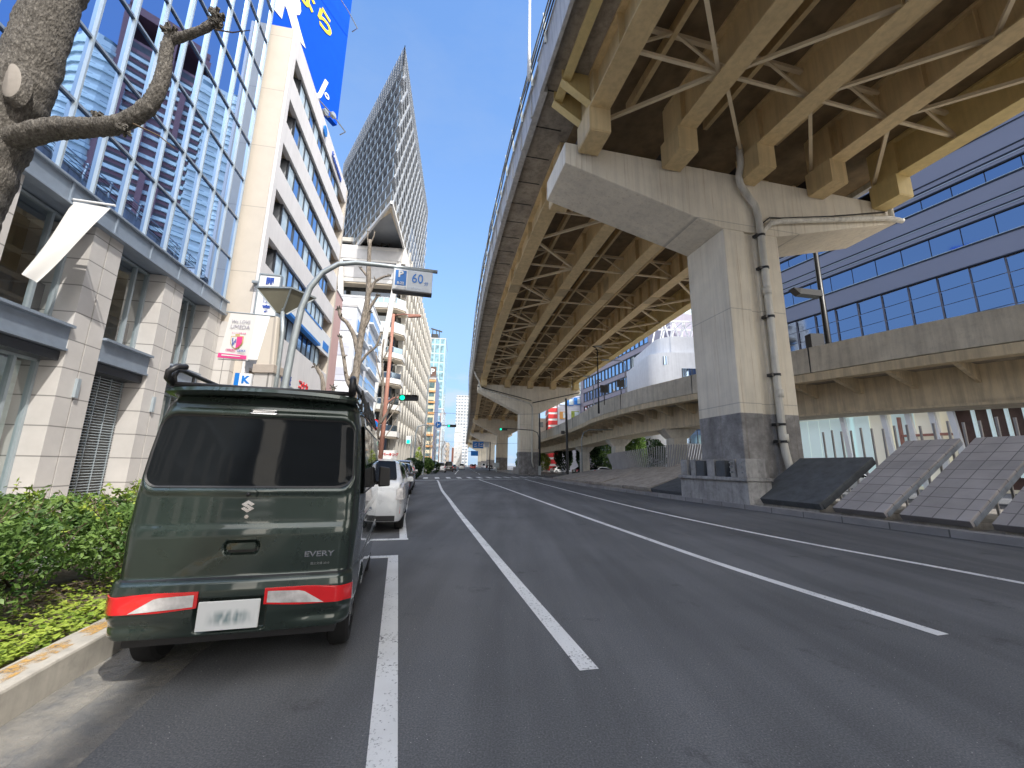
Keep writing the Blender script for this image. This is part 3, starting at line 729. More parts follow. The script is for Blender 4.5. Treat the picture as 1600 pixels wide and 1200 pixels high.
for i, (a, b) in enumerate(opens):
    mb = MB(LF); mb.box(-1.5, -.02, a, b, 4.18, 4.74); mb.box(-1.5, .1, a + .002, b - .002, 4.72, 4.79); mb.box(-1.5, .03, a + .002, b - .002, 4.12, 4.18); mb.build('spandrel', 'spandrel', O1)
    mb = MB(LF); mb.box(-1.2, -.12, a, b, 3.86, 4.1); mb.build('lintel', 'frame', O1)
    fr = MB(LF)
    for z0, z1 in (((4.79, 7.64), (.34, 3.86)) if i != 1 else ((4.79, 7.64),)):
        m_ = b - (b - a) * .30
        for u in (a + .04, m_, b - .04): fr.box(-.62, -.50, u - .035, u + .035, z0, z1)
        fr.box(-.62, -.5, a, b, z0, z0 + .06); fr.box(-.62, -.5, a, b, z1 - .06, z1)
        mb = MB(LF); mb.quad((-.56, a, z0), (-.56, b, z0), (-.56, b, z1), (-.56, a, z1)); w_ = mb.build('window_pane', 'clearglass', O1)
    fr.build('window_frame', 'mullion', O1)
    mb = MB(LF); mb.box(-.9, -.8, a, b, 4.79, 5.85); mb.build('low_partition', 'frame', O1)
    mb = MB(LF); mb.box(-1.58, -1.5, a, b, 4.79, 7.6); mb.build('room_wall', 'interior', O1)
    if i == 1:      # roller grille
        mb = MB(LF)
        for k in range(44): z = .36 + k * .08; mb.box(-.6, -.57, a + .02, b - .02, z, z + .022)
        for k in range(5): u = a + .1 + k * (b - a - .2) / 4; mb.box(-.605, -.565, u - .012, u + .012, .34, 3.86)
        mb.build('roller_grille', 'mullion', O1)
        mb = MB(LF); mb.box(-1.5, -1.4, a, b, .34, 3.86); mb.build('shutter_box', 'dark', O1)
    else:
        mb = MB(LF); n = 26
        pts = []; fs = []
        for k in range(n + 1):
            u = a + .05 + (b - a - .1) * k / n; x = -.85 + .05 * sin(k * 1.7); pts += [(x, u, .4), (x, u, 3.8)]
        for k in range(n): fs.append((2 * k, 2 * k + 2, 2 * k + 3, 2 * k + 1))
        mb.add(pts, fs); mb.build('curtain', 'curtain', O1, smooth=True)
# small lamps in the groove of the pilasters
for u in (-1.26, 1.72):
    mb = MB(LF); mb.box(.0, .07, u - .05, u + .05, 3.0, 3.5); mb.build('wall_lamp', 'mullion', O1)
MULL = [4.88 - 1.005 * k for k in range(0, 30)]; TR = [8.3 + 1.965 * k for k in range(0, 17)]
for u in MULL[:18]:
    mb = MB(LF); mb.box(-.1, .06, u - .027, u + .027, 8.27, 41); mb.build('mullion', 'mullion', O1)
mb = MB(LF)
for u in MULL[18:]: mb.box(-.1, .085, u - .035, u + .035, 8.27, 41)
stuff(mb.build('mullion', 'mullion', O1))
for z in TR: mb = MB(LF); mb.box(-.2, .03, -26, 4.9, z - .035, z + .035); mb.build('transom', 'spandrel', O1)
items = []
for i in range(len(MULL) - 1):
    for j in range(len(TR) - 1):
        u0, u1, z0, z1 = MULL[i + 1], MULL[i], TR[j], TR[j + 1]
        d1, d2 = rnd(-.004, .004), rnd(-.005, .005)
        def fn(mb, u0=u0, u1=u1, z0=z0, z1=z1, d1=d1, d2=d2):
            q = [(-.03 - d1 + d2, u0, z0), (-.03 + d1 + d2, u1, z0), (-.03 + d1 - d2, u1, z1), (-.03 - d1 - d2, u0, z1)]
            mb.add([tuple(LF(*p)) for p in q], [(0, 1, 2, 3)])
        items.append((LF(0, (u0 + u1) / 2, (z0 + z1) / 2), fn))
pieces(O1, 'glass_pane', 'curtainglass', items, 100)
mb = MB(LF); mb.box(-14, -.1, 4.84, 4.96, 8.2, 41); mb.build('end_wall', 'spandrel', O1)
# low stone porch beside it
PO = thing('stone_porch', 'low grey stone porch block between the glass office and the beige building', 'porch', tuple(LF(.3, 5, 0)))
mb = MB(LF); mb.box(-1.4, .62, 4.97, 5.3, 0, 7.35); mb.build('wall', 'stone', PO)

# ------------------------------------------------------------------ beige office building with horizontal bands
BO = thing('beige_building', 'beige office block with white horizontal bands and ribbon windows', 'office building', tuple(LF(-4, 12, 0)))
BU0, BU1, BX = 5.32, 18.4, 1.03
mb = MB(LF); mb.box(-13, BX - .12, BU0, BU0 + .42, 0, 23.72); mb.build('side_wall', 'beige', BO)
mb = MB(LF); mb.box(BX - .118, BX + .02, BU0 + .002, BU0 + .44, 0, 23.75); mb.build('corner_pilaster', 'band', BO, bevel=.02)
mb = MB(LF); mb.box(-13, BX, BU1 - .35, BU1, 0, 23.7); mb.build('end_wall', 'beige', BO)
mb = MB(LF); mb.box(-13, -1.1, BU0 + .42, BU1 - .35, 0, 23.6); mb.build('back_wall', 'recess', BO)
BND = [(22.4, 23.74), (19.86, 21.16), (17.22, 18.46), (14.6, 15.84), (11.98, 13.22), (9.35, 10.62), (5.55, 7.95)]
for z0, z1 in BND:
    mb = MB(LF); mb.box(BX - .28, BX, BU0 + .44, BU1 - .35, z0, z1); mb.build('facade_band', 'band', BO, bevel=.015)
    mb = MB(LF); mb.box(-1.1, BX - .28, BU0 + .44, BU1 - .35, z0 + .04, z0 + .3); mb.build('floor_slab', 'recess', BO)
for fi in range(6):
    z0, z1 = BND[fi + 1][1] - .04, BND[fi][0] + .02
    if fi == 5: z0 = 7.93
    ua, ub = 7.1, 16.1; n = 10; xw = BX - .16
    mb = MB(LF); mb.box(xw - .06, xw + .04, ua - .06, ub + .06, z1 - .14, z1 - .05)
    for k in range(n + 1):
        u = ua + (ub - ua) * k / n; mb.box(xw - .06, xw + .05, u - .045, u + .045, z0, z1)
    mb.add([(xw, ua, z0), (-1.05, ua - .9, z0), (-1.05, ua - .9, z1), (xw, ua, z1)], [(0, 1, 2, 3)])
    mb.add([(xw, ub, z0), (-1.05, ub + .1, z0), (-1.05, ub + .1, z1), (xw, ub, z1)], [(0, 1, 2, 3)])
    mb.build('window_frame', 'frame', BO)
    for k in range(n):
        u0 = ua + (ub - ua) * k / n + .045; u1 = ua + (ub - ua) * (k + 1) / n - .045; dd = rnd(-.012, .012)
        mb = MB(LF); mb.quad((xw + dd, u0, z0), (xw - dd, u1, z0), (xw - dd, u1, z1 - .1), (xw + dd, u0, z1 - .1))
        mb.build('window', 'winblue' if rnd(0, 1) < .55 else 'winpale', BO)
# lower front, shop fascia
mb = MB(LF); mb.box(-1.1, BX - .3, BU0 + .44, BU1 - .35, 0, 5.6); mb.build('shop_front', 'recess', BO)
mb = MB(LF); mb.box(BX - .3, BX + .25, 7.2, 15.2, 5.2, 5.55); mb.box(BX - .3, BX + .2, 7.2, 15.2, 5.0, 5.06); mb.build('awning', 'galv', BO)
rr, uu, nn = LF.f, Vector((0, 0, 1)), LF.r
text('大阪梅田校', .62, LF(BX + .02, 9.4, 5.95), rr, uu, 'navy', 'shop_lettering', BO, .05, .02)
text('コナカ', .62, LF(BX + .02, 13.2, 6.05), rr, uu, 'red', 'shop_lettering', BO, .05, .02)
text('大阪セントラル法律', .5, LF(BX + .33, 11.7, 9.82), rr, uu, 'signgrey', 'sign_lettering', None, .02)
COL.objects['sign_lettering'].parent = BO
mb = MB(LF); mb.box(BX, BX + .3, 8.7, 14.6, 9.3, 10.3); mb.build('sign_board', 'white', BO)
mb = MB(LF); mb.box(BX, BX + .32, 8.65, 14.65, 9.18, 9.34); mb.box(BX, BX + .32, 8.65, 14.65, 10.3, 10.4); mb.build('sign_trim', 'blue', BO)
mb = MB(LF); mb.box(BX + .005, BX + .06, 14.9, 17.9, 9.2, 10.7); mb.build('sign_board', 'white', BO)
mb = MB(LF); mb.box(BX + .06, BX + .08, 16.1, 17.6, 9.45, 10.0); mb.build('sign_panel', 'blue', BO)
text('Kanematsu', .62, LF(BX + .06, 14.6, 22.95), rr, uu, 'navy', 'roof_lettering', BO, .06, .015)
mb = MB(LF); mb.tube([(BX + .05, 11.2, 22.95), (BX + .12, 11.2, 22.95)], .34, 14); mb.build('emblem', 'blue', BO)
SG = thing('projecting_sign', 'white box sign with blue characters projecting from the beige building', 'sign', tuple(LF(1.5, 7.6, 8)))
mb = MB(LF); mb.box(1.2, 2.05, 5.1, 5.3, 5.75, 9.72); mb.build('sign_box', 'white', SG, bevel=.02)
mb = MB(LF)
for a in ((1.17, 2.08, 9.72, 9.78), (1.16, 1.21, 5.75, 9.72), (2.045, 2.09, 5.75, 9.72), (.9, 1.2, 9.3, 9.4), (.9, 1.2, 6.4, 6.5)): mb.box(a[0], a[1], 5.07, 5.33, a[2], a[3])
mb.build('sign_frame', 'galv', SG)
for k, ch in enumerate('開成教育'):
    text(ch, .36, LF(1.64, 5.085, 9.42 - k * .44), LF.r, uu, 'navy', 'sign_lettering', SG, .01, .012)
SG2 = thing('kiosk_sign', 'small blue and white vertical sign with a letter K in front of the beige building', 'sign', tuple(LF(2.6, 5.2, 3)))
mb = MB(LF); mb.box(1.15, 1.75, 4.4, 4.55, 2.4, 5.0); mb.build('sign_box', 'white', SG2)
mb = MB(LF); mb.box(1.13, 1.3, 4.38, 4.395, 2.4, 5.0); mb.build('sign_stripe', 'blue', SG2)
text('K', .42, LF(1.53, 4.39, 4.72), LF.r, uu, 'blue', 'sign_lettering', SG2, .01, .02)
text('校', .3, LF(1.53, 4.39, 4.25), LF.r, uu, 'greytext', 'sign_lettering', SG2, .01)
text('内', .3, LF(1.53, 4.39, 3.85), LF.r, uu, 'greytext', 'sign_lettering', SG2, .01)
# blue rooftop billboard
BB = thing('billboard', 'huge bright blue rooftop billboard with white and yellow lettering', 'billboard', tuple(LF(0, 15, 24)))
BF_ = Fr(*LF(.55, 15.2, 0)[:2], 18)
# local y runs along the board; x>0 faces away from the street side camera
mb = MB(BF_); mb.box(-.4, 0, -13, 0, 27.1, 40.5); mb.build('panel', 'board', BB)
mb = MB(BF_)
for z in (26.6, 36.6): 
    mb.tube([(0, -12, z), (.6, -12, z), (.75, -8, z), (.75, -1, z), (.6, .3, z), (0, .4, z)], .05, 6)
mb.build('light_rail', 'galv', BB)
mb = MB(BF_)
for y in (-11, -7, -3, -.6): mb.box(-.5, -.3, y - .1, y + .1, 23.0, 26.4)
mb.box(-2.4, -.3, -12, -.3, 26.0, 26.2); mb.build('support_frame', 'recess', BB)
bo, bu = BF_.f, Vector((0, 0, 1))
def btext(s, size, y, z, mt, bold=.03, sh=0):
    return text(s, size, BF_(.03, y, z), bo, bu, mt, 'billboard_lettering', BB, .03, bold, shear=sh)
btext('なら', 1.9, -3.3, 34.0, 'yellow', .06)
btext('R', 4.2, -5.3, 31.6, 'white', .22)
btext('J', 2.3, -1.9, 28.7, 'white', .05, .25)
btext('°', 1.6, -1.3, 28.0, 'white', .02)
mb = MB(BF_)
for y, z in ((-1.0, 26.9), (-1.7, 26.5)): mb.tube([(0, y, z), (.5, y, z)], .05, 6); mb.tube([(.45, y, z), (.62, y, z)], .24, 12)
mb.build('spot_lamp', 'galv', BB)

# ------------------------------------------------------------------ pink and white neighbours
PK = thing('pink_building', 'narrow pale pink building between the beige block and the white one', 'building', tuple(LF(-2, 19.6, 0)))
mb = MB(LF); mb.box(-10, .95, 18.75, 20.9, 0, 15.0); mb.build('wall', 'pink', PK); mb = MB(LF); mb.box(-10, 1.0, 18.7, 20.95, 15.0, 15.12); mb.build('coping', 'greyroof', PK)
def block(name, label, x0, x1, u0, u1, H, nf, wallm='whitewall', glassm='balglass', cat='building'):
    t = thing(name, label, cat, tuple(LF((x0 + x1) / 2, (u0 + u1) / 2, 0)))
    mb = MB(LF); mb.box(x0, x1, u0, u1, 0, H); mb.build('wall', wallm, t)
    mb = MB(LF); mb.box(x0 - .05, x1 + .06, u0 - .06, u1 + .05, H, H + .25); mb.build('coping', 'greyroof', t)
    h = (H - 4.2) / nf
    for k in range(nf):
        z = 4.2 + k * h
        mb = MB(LF); mb.box(x1 - .05, x1 + .05, u0 + .8, u1 - .5, z + .25, z + h * .62); mb.build('window', 'winblue', t)
        mb = MB(LF); mb.box(x1, x1 + .5, u0 + .7, u1 - .3, z - .1, z + .06)
        mb.build('balcony_slab', 'whitewall', t)
        mb = MB(LF); n = 9; mb.box(x1 + .46, x1 + .5, u0 + .7, u1 - .3, z + .9, z + .96)
        for i in range(n + 1): u = u0 + .72 + (u1 - u0 - 1.05) * i / n; mb.box(x1 + .46, x1 + .5, u - .03, u + .03, z + .06, z + .95)
        mb.build('balcony_railing', 'galv', t)
        # camera-facing end: alternating pale panels
        mb = MB(LF); mb.box(x0 + .2, x1 - .35, u0 - .05, u0 - .005, z, z + h * .52); mb.build('end_panel', 'lavender', t)
    return t
block('white_building', 'white block with lavender end panels and balconies beside the bare tree', -8, .9, 26.9, 33.5, 16.8, 5)
block('white_building', 'taller white block with grey panels behind the nearer white one', -8, .55, 35.5, 45, 21.3, 6)
t = thing('roof_plant', 'low cream building set back behind the pink wall', 'building', tuple(LF(-5, 24, 0)))
mb = MB(LF); mb.box(-10, -1.6, 21.0, 26.8, 0, 14.5); mb.build('wall', 'whiteframe', t)
for k in range(4): mb = MB(LF); mb.box(-1.62, -1.55, 21.6, 26.2, 2.5 + k * 3.1, 4.2 + k * 3.1); mb.build('window', 'winblue', t)

# ------------------------------------------------------------------ podium with diagonal lattice, pointed tower
SF = Fr(-20.6, 70, -6.6)
PD = thing('lattice_building', 'pale building with diamond lattice facade, white slanting frame and balconies', 'building', (-28, 90, 0))
mb = MB(SF); mb.box(-13, -1.0, 3.0, 63, 0, 43.6); mb.build('wall', 'darkglass', PD)
mb = MB(SF); mb.box(-13.2, -.9, 2.4, 63.4, 43.5, 44.3); mb.build('roof', 'lattice', PD)
FH = 4.6; FZ = [5.4 + FH * k for k in range(0, 7)]
for k, z in enumerate(FZ):
    zt = z + .6
    x1 = 1.0
    mb = MB(SF); poly = [(-13.2, 3.2), (-13.2, -1.2), (-.6, -1.2), (x1 - .2, .2), (x1 - .2, 3.2)]
    mb.prism(poly, zt, zt + .9); mb.build('balcony_slab', 'whiteframe', PD)
    mb = MB(SF); mb.prism([(-13.0, 3.0), (-13.0, -1.0), (-.7, -1.0), (x1 - .35, .3), (x1 - .35, 3.0)], zt - .25, zt + .02); mb.build('soffit', 'soffit', PD)
    mb = MB(SF)
    for a, b in (((-13.1, -1.15), (-.6, -1.15)), ((-.6, -1.15), (x1 - .25, .2))):
        mb.add([(*a, zt + .9), (*b, zt + .9), (*b, zt + 1.9), (*a, zt + 1.9)], [(0, 1, 2, 3)])
    mb.build('balcony_glass', 'balglass', PD)
    mb = MB(SF)
    for i in range(13): x = -13 + i * 1.0; mb.box(x, x + .06, -1.2, -1.14, zt + .9, zt + 1.95)
    mb.box(-13, -.6, -1.2, -1.13, zt + 1.9, zt + 1.97); mb.build('railing', 'white', PD)
mb = MB(SF); mb.box(-13, -.9, .8, 3.0, 2, 38); mb.build('rear_wall', 'darkglass', PD)
mb = MB(SF); mb.box(-12.6, .2, -1.3, 3.0, 34.4, 37.2); mb.build('louvre_screen', 'greyroof', PD)
for a, b in (((-12.6, 40.3), (-13.2, 26)), ((-11.2, 40.3), (-9.4, 20)), ((-.4, 40.3), (-3.2, 12)), ((-3.0, 12.5), (-3.8, 5))):
    mb = MB(SF); mb.bar((a[0], -1.7, a[1]), (b[0], -1.7, b[1]), .8, .6, up=(0, 1, 0)); mb.build('slanting_column', 'whiteframe', PD)
mb = MB(SF); mb.box(-13.2, .4, -2.0, 3.4, 37.3, 40.3); mb.build('top_beam', 'whiteframe', PD)
mb = MB(SF); mb.box(-12.4, -.4, -2.06, -1.98, 37.7, 39.6); mb.build('top_screen', 'greyroof', PD)
CW, CH = 3.7, 7.5
def lat_cell(y, z):
    def fn(mb):
        P = lambda a, b, x=0: tuple(SF(x, y + a * CW, z + b * CH))
        for a, b, c, d in ((.5, 0, 1, .5), (1, .5, .5, 1), (.5, 1, 0, .5), (0, .5, .5, 0)):
            mb.bar(P(a, b, -.2), P(c, d, -.2), .62, .9, up=SF.r)
        # folded panel that fills half of each diamond
        v = [P(.5, .06, 0), P(.98, .5, -.1), P(.5, .96, 0), P(.52, .5, -.85)]
        mb.add(v, [(0, 1, 2), (0, 2, 3)])
    return (tuple(SF(0, y + CW / 2, z + CH / 2)), fn)
items = []
for i in range(16):
    for j in range(5):
        items.append(lat_cell(3 + i * CW, 5.6 + j * CH))
pieces(PD, 'lattice_cell', 'lattice', items, 100)
for i in range(17):
    mb = MB(SF); mb.box(-.7, .1, 3 + i * CW - .35, 3 + i * CW + .35, 0, 6); mb.build('ground_column', 'lattice', PD)
# tower
TW = thing('pointed_tower', 'tall sharp-cornered glass tower tapering to a knife-edge tip against the sky', 'skyscraper', (-28, 78, 40))
Nn, Ee, Ww = Vector((-18.9, 55)), Vector((-24.05, 99.8)), Vector((-40.2, 82.3))
def inset(d):
    c = (Nn + Ee + Ww) / 3
    out = []
    P3 = [Nn, Ee, Ww]
    for i in range(3):
        p, q, r = P3[i - 1], P3[i], P3[(i + 1) % 3]
        a = (q - p).normalized(); b = (r - q).normalized()
        na = Vector((-a.y, a.x)); nb = Vector((-b.y, b.x))
        if na.dot(c - q) < 0: na = -na
        if nb.dot(c - q) < 0: nb = -nb
        k = d / (1 + na.dot(nb)); out.append(tuple(q + (na + nb) * k))
    return out
mb = MB(); mb.prism(inset(.9), 48, 66); mb.build('glass_core', 'towerglass', TW)
NF = 11; z0 = 40.4; fh = (66.0 - z0) / NF
for k in range(NF + 1):
    mb = MB(); z = z0 + k * fh
    if k == 0:
        pass
    mb.prism(inset(0), z, z + .24) if k else None
    if k: mb.build('floor_slab', 'towergrey', TW); mb = MB(); mb.prism(inset(.05), z - .06, z + .005); mb.build('soffit', 'towergrey', TW)
mb = MB()
for (a, b) in ((Nn, Ee), (Nn, Ww)):      # deep fascia at the bottom edge
    mb.bar((*a, 40.6), (*b, 40.6), .35, .5)
mb.build('bottom_fascia', 'whiteframe', TW)
# sloping underside up to the recessed glass nose
I0 = Vector((-24.3, 70.6)); IE = Vector((-26.2, 97)); IW = Vector((-38.8, 82.6))
mb = MB(); mb.add([(*Nn, 40.4), (*Ee, 40.4), (*IE, 46.6), (*I0, 46.6), (*Ww, 40.4), (*IW, 46.6)], [(0, 1, 2, 3), (0, 3, 5, 4)]); mb.build('underside', 'soffit', TW)
mb = MB(); mb.prism([tuple(I0), tuple(IE), tuple(IW)], 38, 46.5); mb.build('nose_glass', 'balglass', TW)
# left face: alternating pale and dark panes; right face: slanting fins
d1 = (Ww - Nn); n1 = 15; REST = []
for k in range(NF):
    z = z0 + k * fh
    for i in range(n1):
            mb = MB(); a = Nn + d1 * ((i + .35 + .25 * (k % 2)) / n1); b = Nn + d1 * ((i + .52 + .25 * (k % 2)) / n1); off = Vector((.79, .62)) * .25
            mb.add([(*(a + off), z + .3), (*(b + off), z + .3), (*(b + off), z + fh), (*(a + off), z + fh)], [(0, 1, 2, 3)])
            if i < 9: mb.build('pale_pane', 'winpale', TW)
            else: REST.append(mb)
    mbd = MB(); d2 = Ee - Nn; n2 = 16
    for i in range(n2):
        a = Nn + d2 * ((i + (k % 2) * .5 + .1) / n2); b = Nn + d2 * ((i + (k % 2) * .5 + .6) / n2); o = Vector((.99, .115)) * .12
        mbd.bar((*(a + o * .6), z), (*(b + o * .6), z + fh), .34, .16, up=(1, 0, 0)); mbd.bar((*(b + o * .4), z), (*(a + o * .4), z + fh), .2, .12, up=(1, 0, 0))
    mbd.build('facade_fins', 'towergrey', TW)
mb = MB()
for m_ in REST: mb.add([tuple(v) for v in m_.v], [(0, 1, 2, 3)])
stuff(mb.build('pale_pane', 'winpale', TW))
# lower storeys of the right face run down to the podium
mb = MB()
for k in range(1): mb.prism([tuple(Nn.lerp(Ee, .42)), tuple(Ee), (-28, 98), (-25, 75)], 43, 50)
mb.build('lower_storeys', 'towerglass', TW)
mb = MB()     # open louvre screen at the top
for k in range(7): z = 66.4 + k * .58; mb.bar((*Nn, z), (*Ee, z), .08, .16); mb.bar((*Nn, z), (*Ww, z), .08, .16); mb.bar((*Ww, z), (*Ee, z), .08, .16)
for i in range(31):
    for a, b in ((Nn, Ee), (Nn, Ww)):
        p = a.lerp(b, i / 30); mb.box(p.x - .05, p.x + .05, p.y - .05, p.y + .05, 66, 70.1)
mb.build('roof_screen', 'towergrey', TW)
mb = MB(); i0 = [Vector(q) for q in inset(.22)]
for a, b in ((i0[0], i0[1]), (i0[0], i0[2])): mb.add([(*a, 66.3), (*b, 66.3), (*b, 69.8), (*a, 69.8)], [(0, 1, 2, 3)])
mb.build('roof_screen_panel', M('screen_grey', (.30, .34, .38), .6), TW)
mb = MB(); mb.prism(inset(.3), 66, 66.5); mb.build('roof', 'soffit', TW)
# podium roof planting
t = thing('roof_bush', 'dry brown bush on the white frame roof below the tower', 'bush', (-29, 71, 40.3))
def leaves(mb, c, rad, n, sz, flat=1.0, m=0, hollow=.35):
    for _ in range(n):
        v = Vector((rnd(-1, 1), rnd(-1, 1), rnd(-1, 1)))
        while v.length > 1: v = Vector((rnd(-1, 1), rnd(-1, 1), rnd(-1, 1)))
        v = v.normalized() * (v.length ** hollow)
        p = Vector(c) + Vector((v.x * rad[0], v.y * rad[1], v.z * rad[2]))
        k = noise.noise(p * (1.4 / max(rad[2], .3)) + Vector(c))
        if k < -.22: continue
        a = Vector((rnd(-1, 1), rnd(-1, 1), rnd(-.5, .5) * flat)).normalized(); b = a.cross(Vector((rnd(-1, 1), rnd(-1, 1), rnd(.2, 1.2)))).normalized()
        s = sz * rnd(.6, 1.3)
        mb.add([tuple(p - a * s), tuple(p + b * s * .45), tuple(p + a * s), tuple(p - b * s * .45)], [(0, 1, 2, 3)], m)
mb = MB()
for i in range(5): leaves(mb, (-31 + i * 1.6, 70.8 + rnd(-.4, .4), 41.4), (1.3, .8, 1.5), 160, .16)
mb.build('foliage', 'twig', t)

# ------------------------------------------------------------------ far left row
def slabtower(name, label, x0, x1, y0, y1, H, m, cat='building', hd=-6.6, roof='greyroof'):
    f = Fr(x0, y0, hd); t = thing(name, label, cat, (x0, y0, 0))
    mb = MB(f); mb.box(-(x1 if x1 > 0 else 0), 0, 0, y1, 0, H) if False else mb.box(-x1, 0, 0, y1, 0, H); mb.build('wall', m, t)
    mb = MB(f); mb.box(-x1 - .1, .1, -.1, y1 + .1, H, H + .6); mb.build('roof', roof, t); return t, f
fa = R(-6.6)
t, f = slabtower('narrow_building', 'slim cream building with orange floor bands beyond the lattice building', -28.9, 2.6, 150, 18, 33.2, mat_grid('cream_grid', (.62, .55, .40), (.10, .16, .17), 2.4, 3.3, 2.0, 2.1, frame=fa))
for k in range(8): mb = MB(f); mb.box(-2.7, .05, -.35, .2, 3.5 + 4.1 * k, 4.2 + 4.1 * k); mb.build('orange_band', M('orange_band%d' % k, (.62, .33, .14)) if k == 0 else bpy.data.materials['orange_band0'], t)
mb = MB(f); mb.box(0, .25, 0, 18, 0, 34.5); mb.build('blue_side', 'bluewall', t)
mb = MB(f); mb.box(-2.4, -.4, 2, 5, 33.8, 38.5); mb.build('roof_sign', 'brown', t)
text('P', 3, f(-1.6, 1.95, 36.5), f.r, (0, 0, 1), 'white', 'sign_lettering', t, .1, .05)
t, f = slabtower('glass_tower', 'distant pale teal glass tower with a dark roof crane', -44.9, 10.2, 260, 30, 84, mat_grid('teal_grid', (.34, .47, .48), (.12, .24, .30), 3.4, 6.2, 2.6, 5.2, frame=fa, glassy=.1), 'skyscraper')
mb = MB(f); mb.box(-10, -5.5, 2, 8, 84, 88); mb.bar((-10.5, 3, 92), (-3, 3, 90), .8, .8)
for x in (-9.5, -7, -5): mb.box(x, x + .5, 2, 3, 84, 91)
mb.build('roof_crane', 'dark', t)
slabtower('office_building', 'pale glazed office block in front of the distant teal tower', -32.4, 4.5, 190, 25, 27, mat_grid('mid_grid', (.42, .46, .48), (.2, .3, .38), 3, 3.6, 2.2, 2.4, frame=fa))
slabtower('apartment_tower', 'tall white apartment tower at the far end of the street', -42.0, 13.6, 402, 24, 69.5, mat_grid('white_grid', (.46, .47, .48), (.16, .19, .23), 2.9, 3.1, 2.1, 1.5, frame=fa), 'apartment building')
t, f = slabtower('white_building', 'low white building with a teal roof sign before the far apartment tower', -39.5, 6.5, 330, 20, 30, mat_grid('low_grid', (.5, .5, .5), (.4, .42, .44), 3, 3.4, 1.8, 1.4, frame=fa))
mb = MB(f); mb.box(-6, -.5, -.4, 0, 27.5, 31.5); mb.build('roof_sign', 'shopglass', t)
slabtower('brick_building', 'small red brick building far down the left side', -44, 8, 360, 14, 16, M('brick_far', (.30, .12, .08)))
labs = ['grey far block just beyond the cream building', 'white far block beyond the grey one', 'tan far block near the end of the row']
for i, (x, y, w_, H, c) in enumerate(((-36.5, 212, 7, 20, (.52, .5, .48)), (-40.5, 246, 9, 15, (.62, .62, .62)), (-46, 300, 9, 17, (.5, .42, .34)))):
    slabtower('far_building', labs[i], x, w_, y, 26, H, mat_grid('far_grid%d' % i, c, (.14, .17, .2), 3, 3.4, 1.8, 1.6, frame=fa))
# ------------------------------------------------------------------ median: plinth, sloping slabs, fences
def vbox(mb, s0, s1, o0, o1, z0, z1, m=0):
    mb.hexa([V(s0, o0, z0), V(s0, o1, z0), V(s1, o1, z0), V(s1, o0, z0), V(s0, o0, z1), V(s0, o1, z1), V(s1, o1, z1), V(s1, o0, z1)], m)
PL = thing('pier_plinth', 'low concrete plinth with ledge and dark blocks at the foot of the nearest pier', 'plinth', V(0, -1.8, 0))
mb = MB(); vbox(mb, -2.15, 1.9, -2.22, -1.15, 0, 1.02); mb.build('base', 'plinth', PL, bevel=.03)
mb = MB(); vbox(mb, -2.2, 1.95, -2.3, -1.1, 1.02, 1.16); mb.build('ledge', 'plinth', PL, bevel=.02)
for s0, s1, mt, o in ((-2.1, -1.65, 'plinth', -2.2), (1.4, 1.85, 'plinth', -2.2), (-1.45, -1.2, 'plinth', -2.12), (-.95, -.45, 'slabdark', -2.15), (-.3, .15, 'plinth', -2.12), (.3, .8, 'slabdark', -2.15), (.9, 1.25, 'plinth', -2.12)):
    mb = MB(); vbox(mb, s0, s1, o, -1.3, 1.16, 1.86 if mt == 'plinth' else 1.8); mb.build('block', mt, PL, bevel=.02)
mb = MB()
for s in (-1.9, 1.6, -1.33):
    for z in (1.35, 1.55, 1.72): vbox(mb, s - .03, s + .03, -2.235, -2.11, z - .03, z + .03)
mb.build('bolts', 'galv', PL)
def slab(s0, s1, o0, o1, z0, z1, th, mt, label, group, side='slabside', sh=.5, tiles=None):
    """one inclined slab: s1 < s0, shear slides the upper edge along the kerb"""
    c = V((s0 + s1) / 2, o0, 0); t = thing('sloping_slab', label, 'sloping slab', (c[0], c[1], 0), group)
    hd = hd_at((s0 + s1) / 2); f = Fr(c[0], c[1], hd, 0)
    Ln = abs(s0 - s1) / 2; run = o1 - o0; slope = math.atan2(z1 - z0, run); sl = math.hypot(run, z1 - z0)
    # local plate: modelled flat then tilted by the object rotation so that the tile pattern follows it
    t.rotation_euler = (0, 0, -R(hd)); LOCAL.add(t.name)
    mb = MB(); mb.box(0, sl, -Ln, Ln, -th, 0); o = mb.build('top_plate', mt, t, bevel=.012)
    me = o.data
    for v in me.vertices: v.co.y += 0
    o.location = (0, 0, z0); o.rotation_euler = (0, -slope, 0)
    mb = MB(); mb.box(.1, sl - .05, -Ln - .012, Ln + .012, -th - .02, -.07); o = mb.build('side_facing', side, t); o.location = (0, 0, z0); o.rotation_euler = (0, -slope, 0)
    mb = MB(); mb.box(.15, run - .1, -Ln + .12, Ln - .12, .14 - 0, z0 - .05 + .0); mb.build('footing', 'kerb', t)
    return t
g = 'tiled sloping slabs on the median right of the pier'
slab(-1.75, -4.45, -1.75, .75, .42, 1.95, .22, 'slabdark', 'dark charcoal sloping slab right beside the nearest pier', g, 'slabdark')
lb = ['grey tiled sloping slab next to the dark charcoal one', 'second grey tiled sloping slab right of the dark charcoal one', 'third grey tiled sloping slab right of the dark one, cut by the frame edge',
      'fourth grey tiled slab right of the dark one, beyond the frame edge']
for k in range(4):
    s0 = -4.85 - k * 1.78; slab(s0, s0 - 1.42, -1.75, 1.75, .36, 2.5, .17, 'slabtile', lb[k], g)
g = 'low warm grey slabs beyond the pier'
lw = ['dark low slab just left of the pier plinth'] + ['low warm grey slab number %s left of the plinth' % w_ for w_ in ('two', 'three', 'four', 'five', 'six', 'seven', 'eight')]
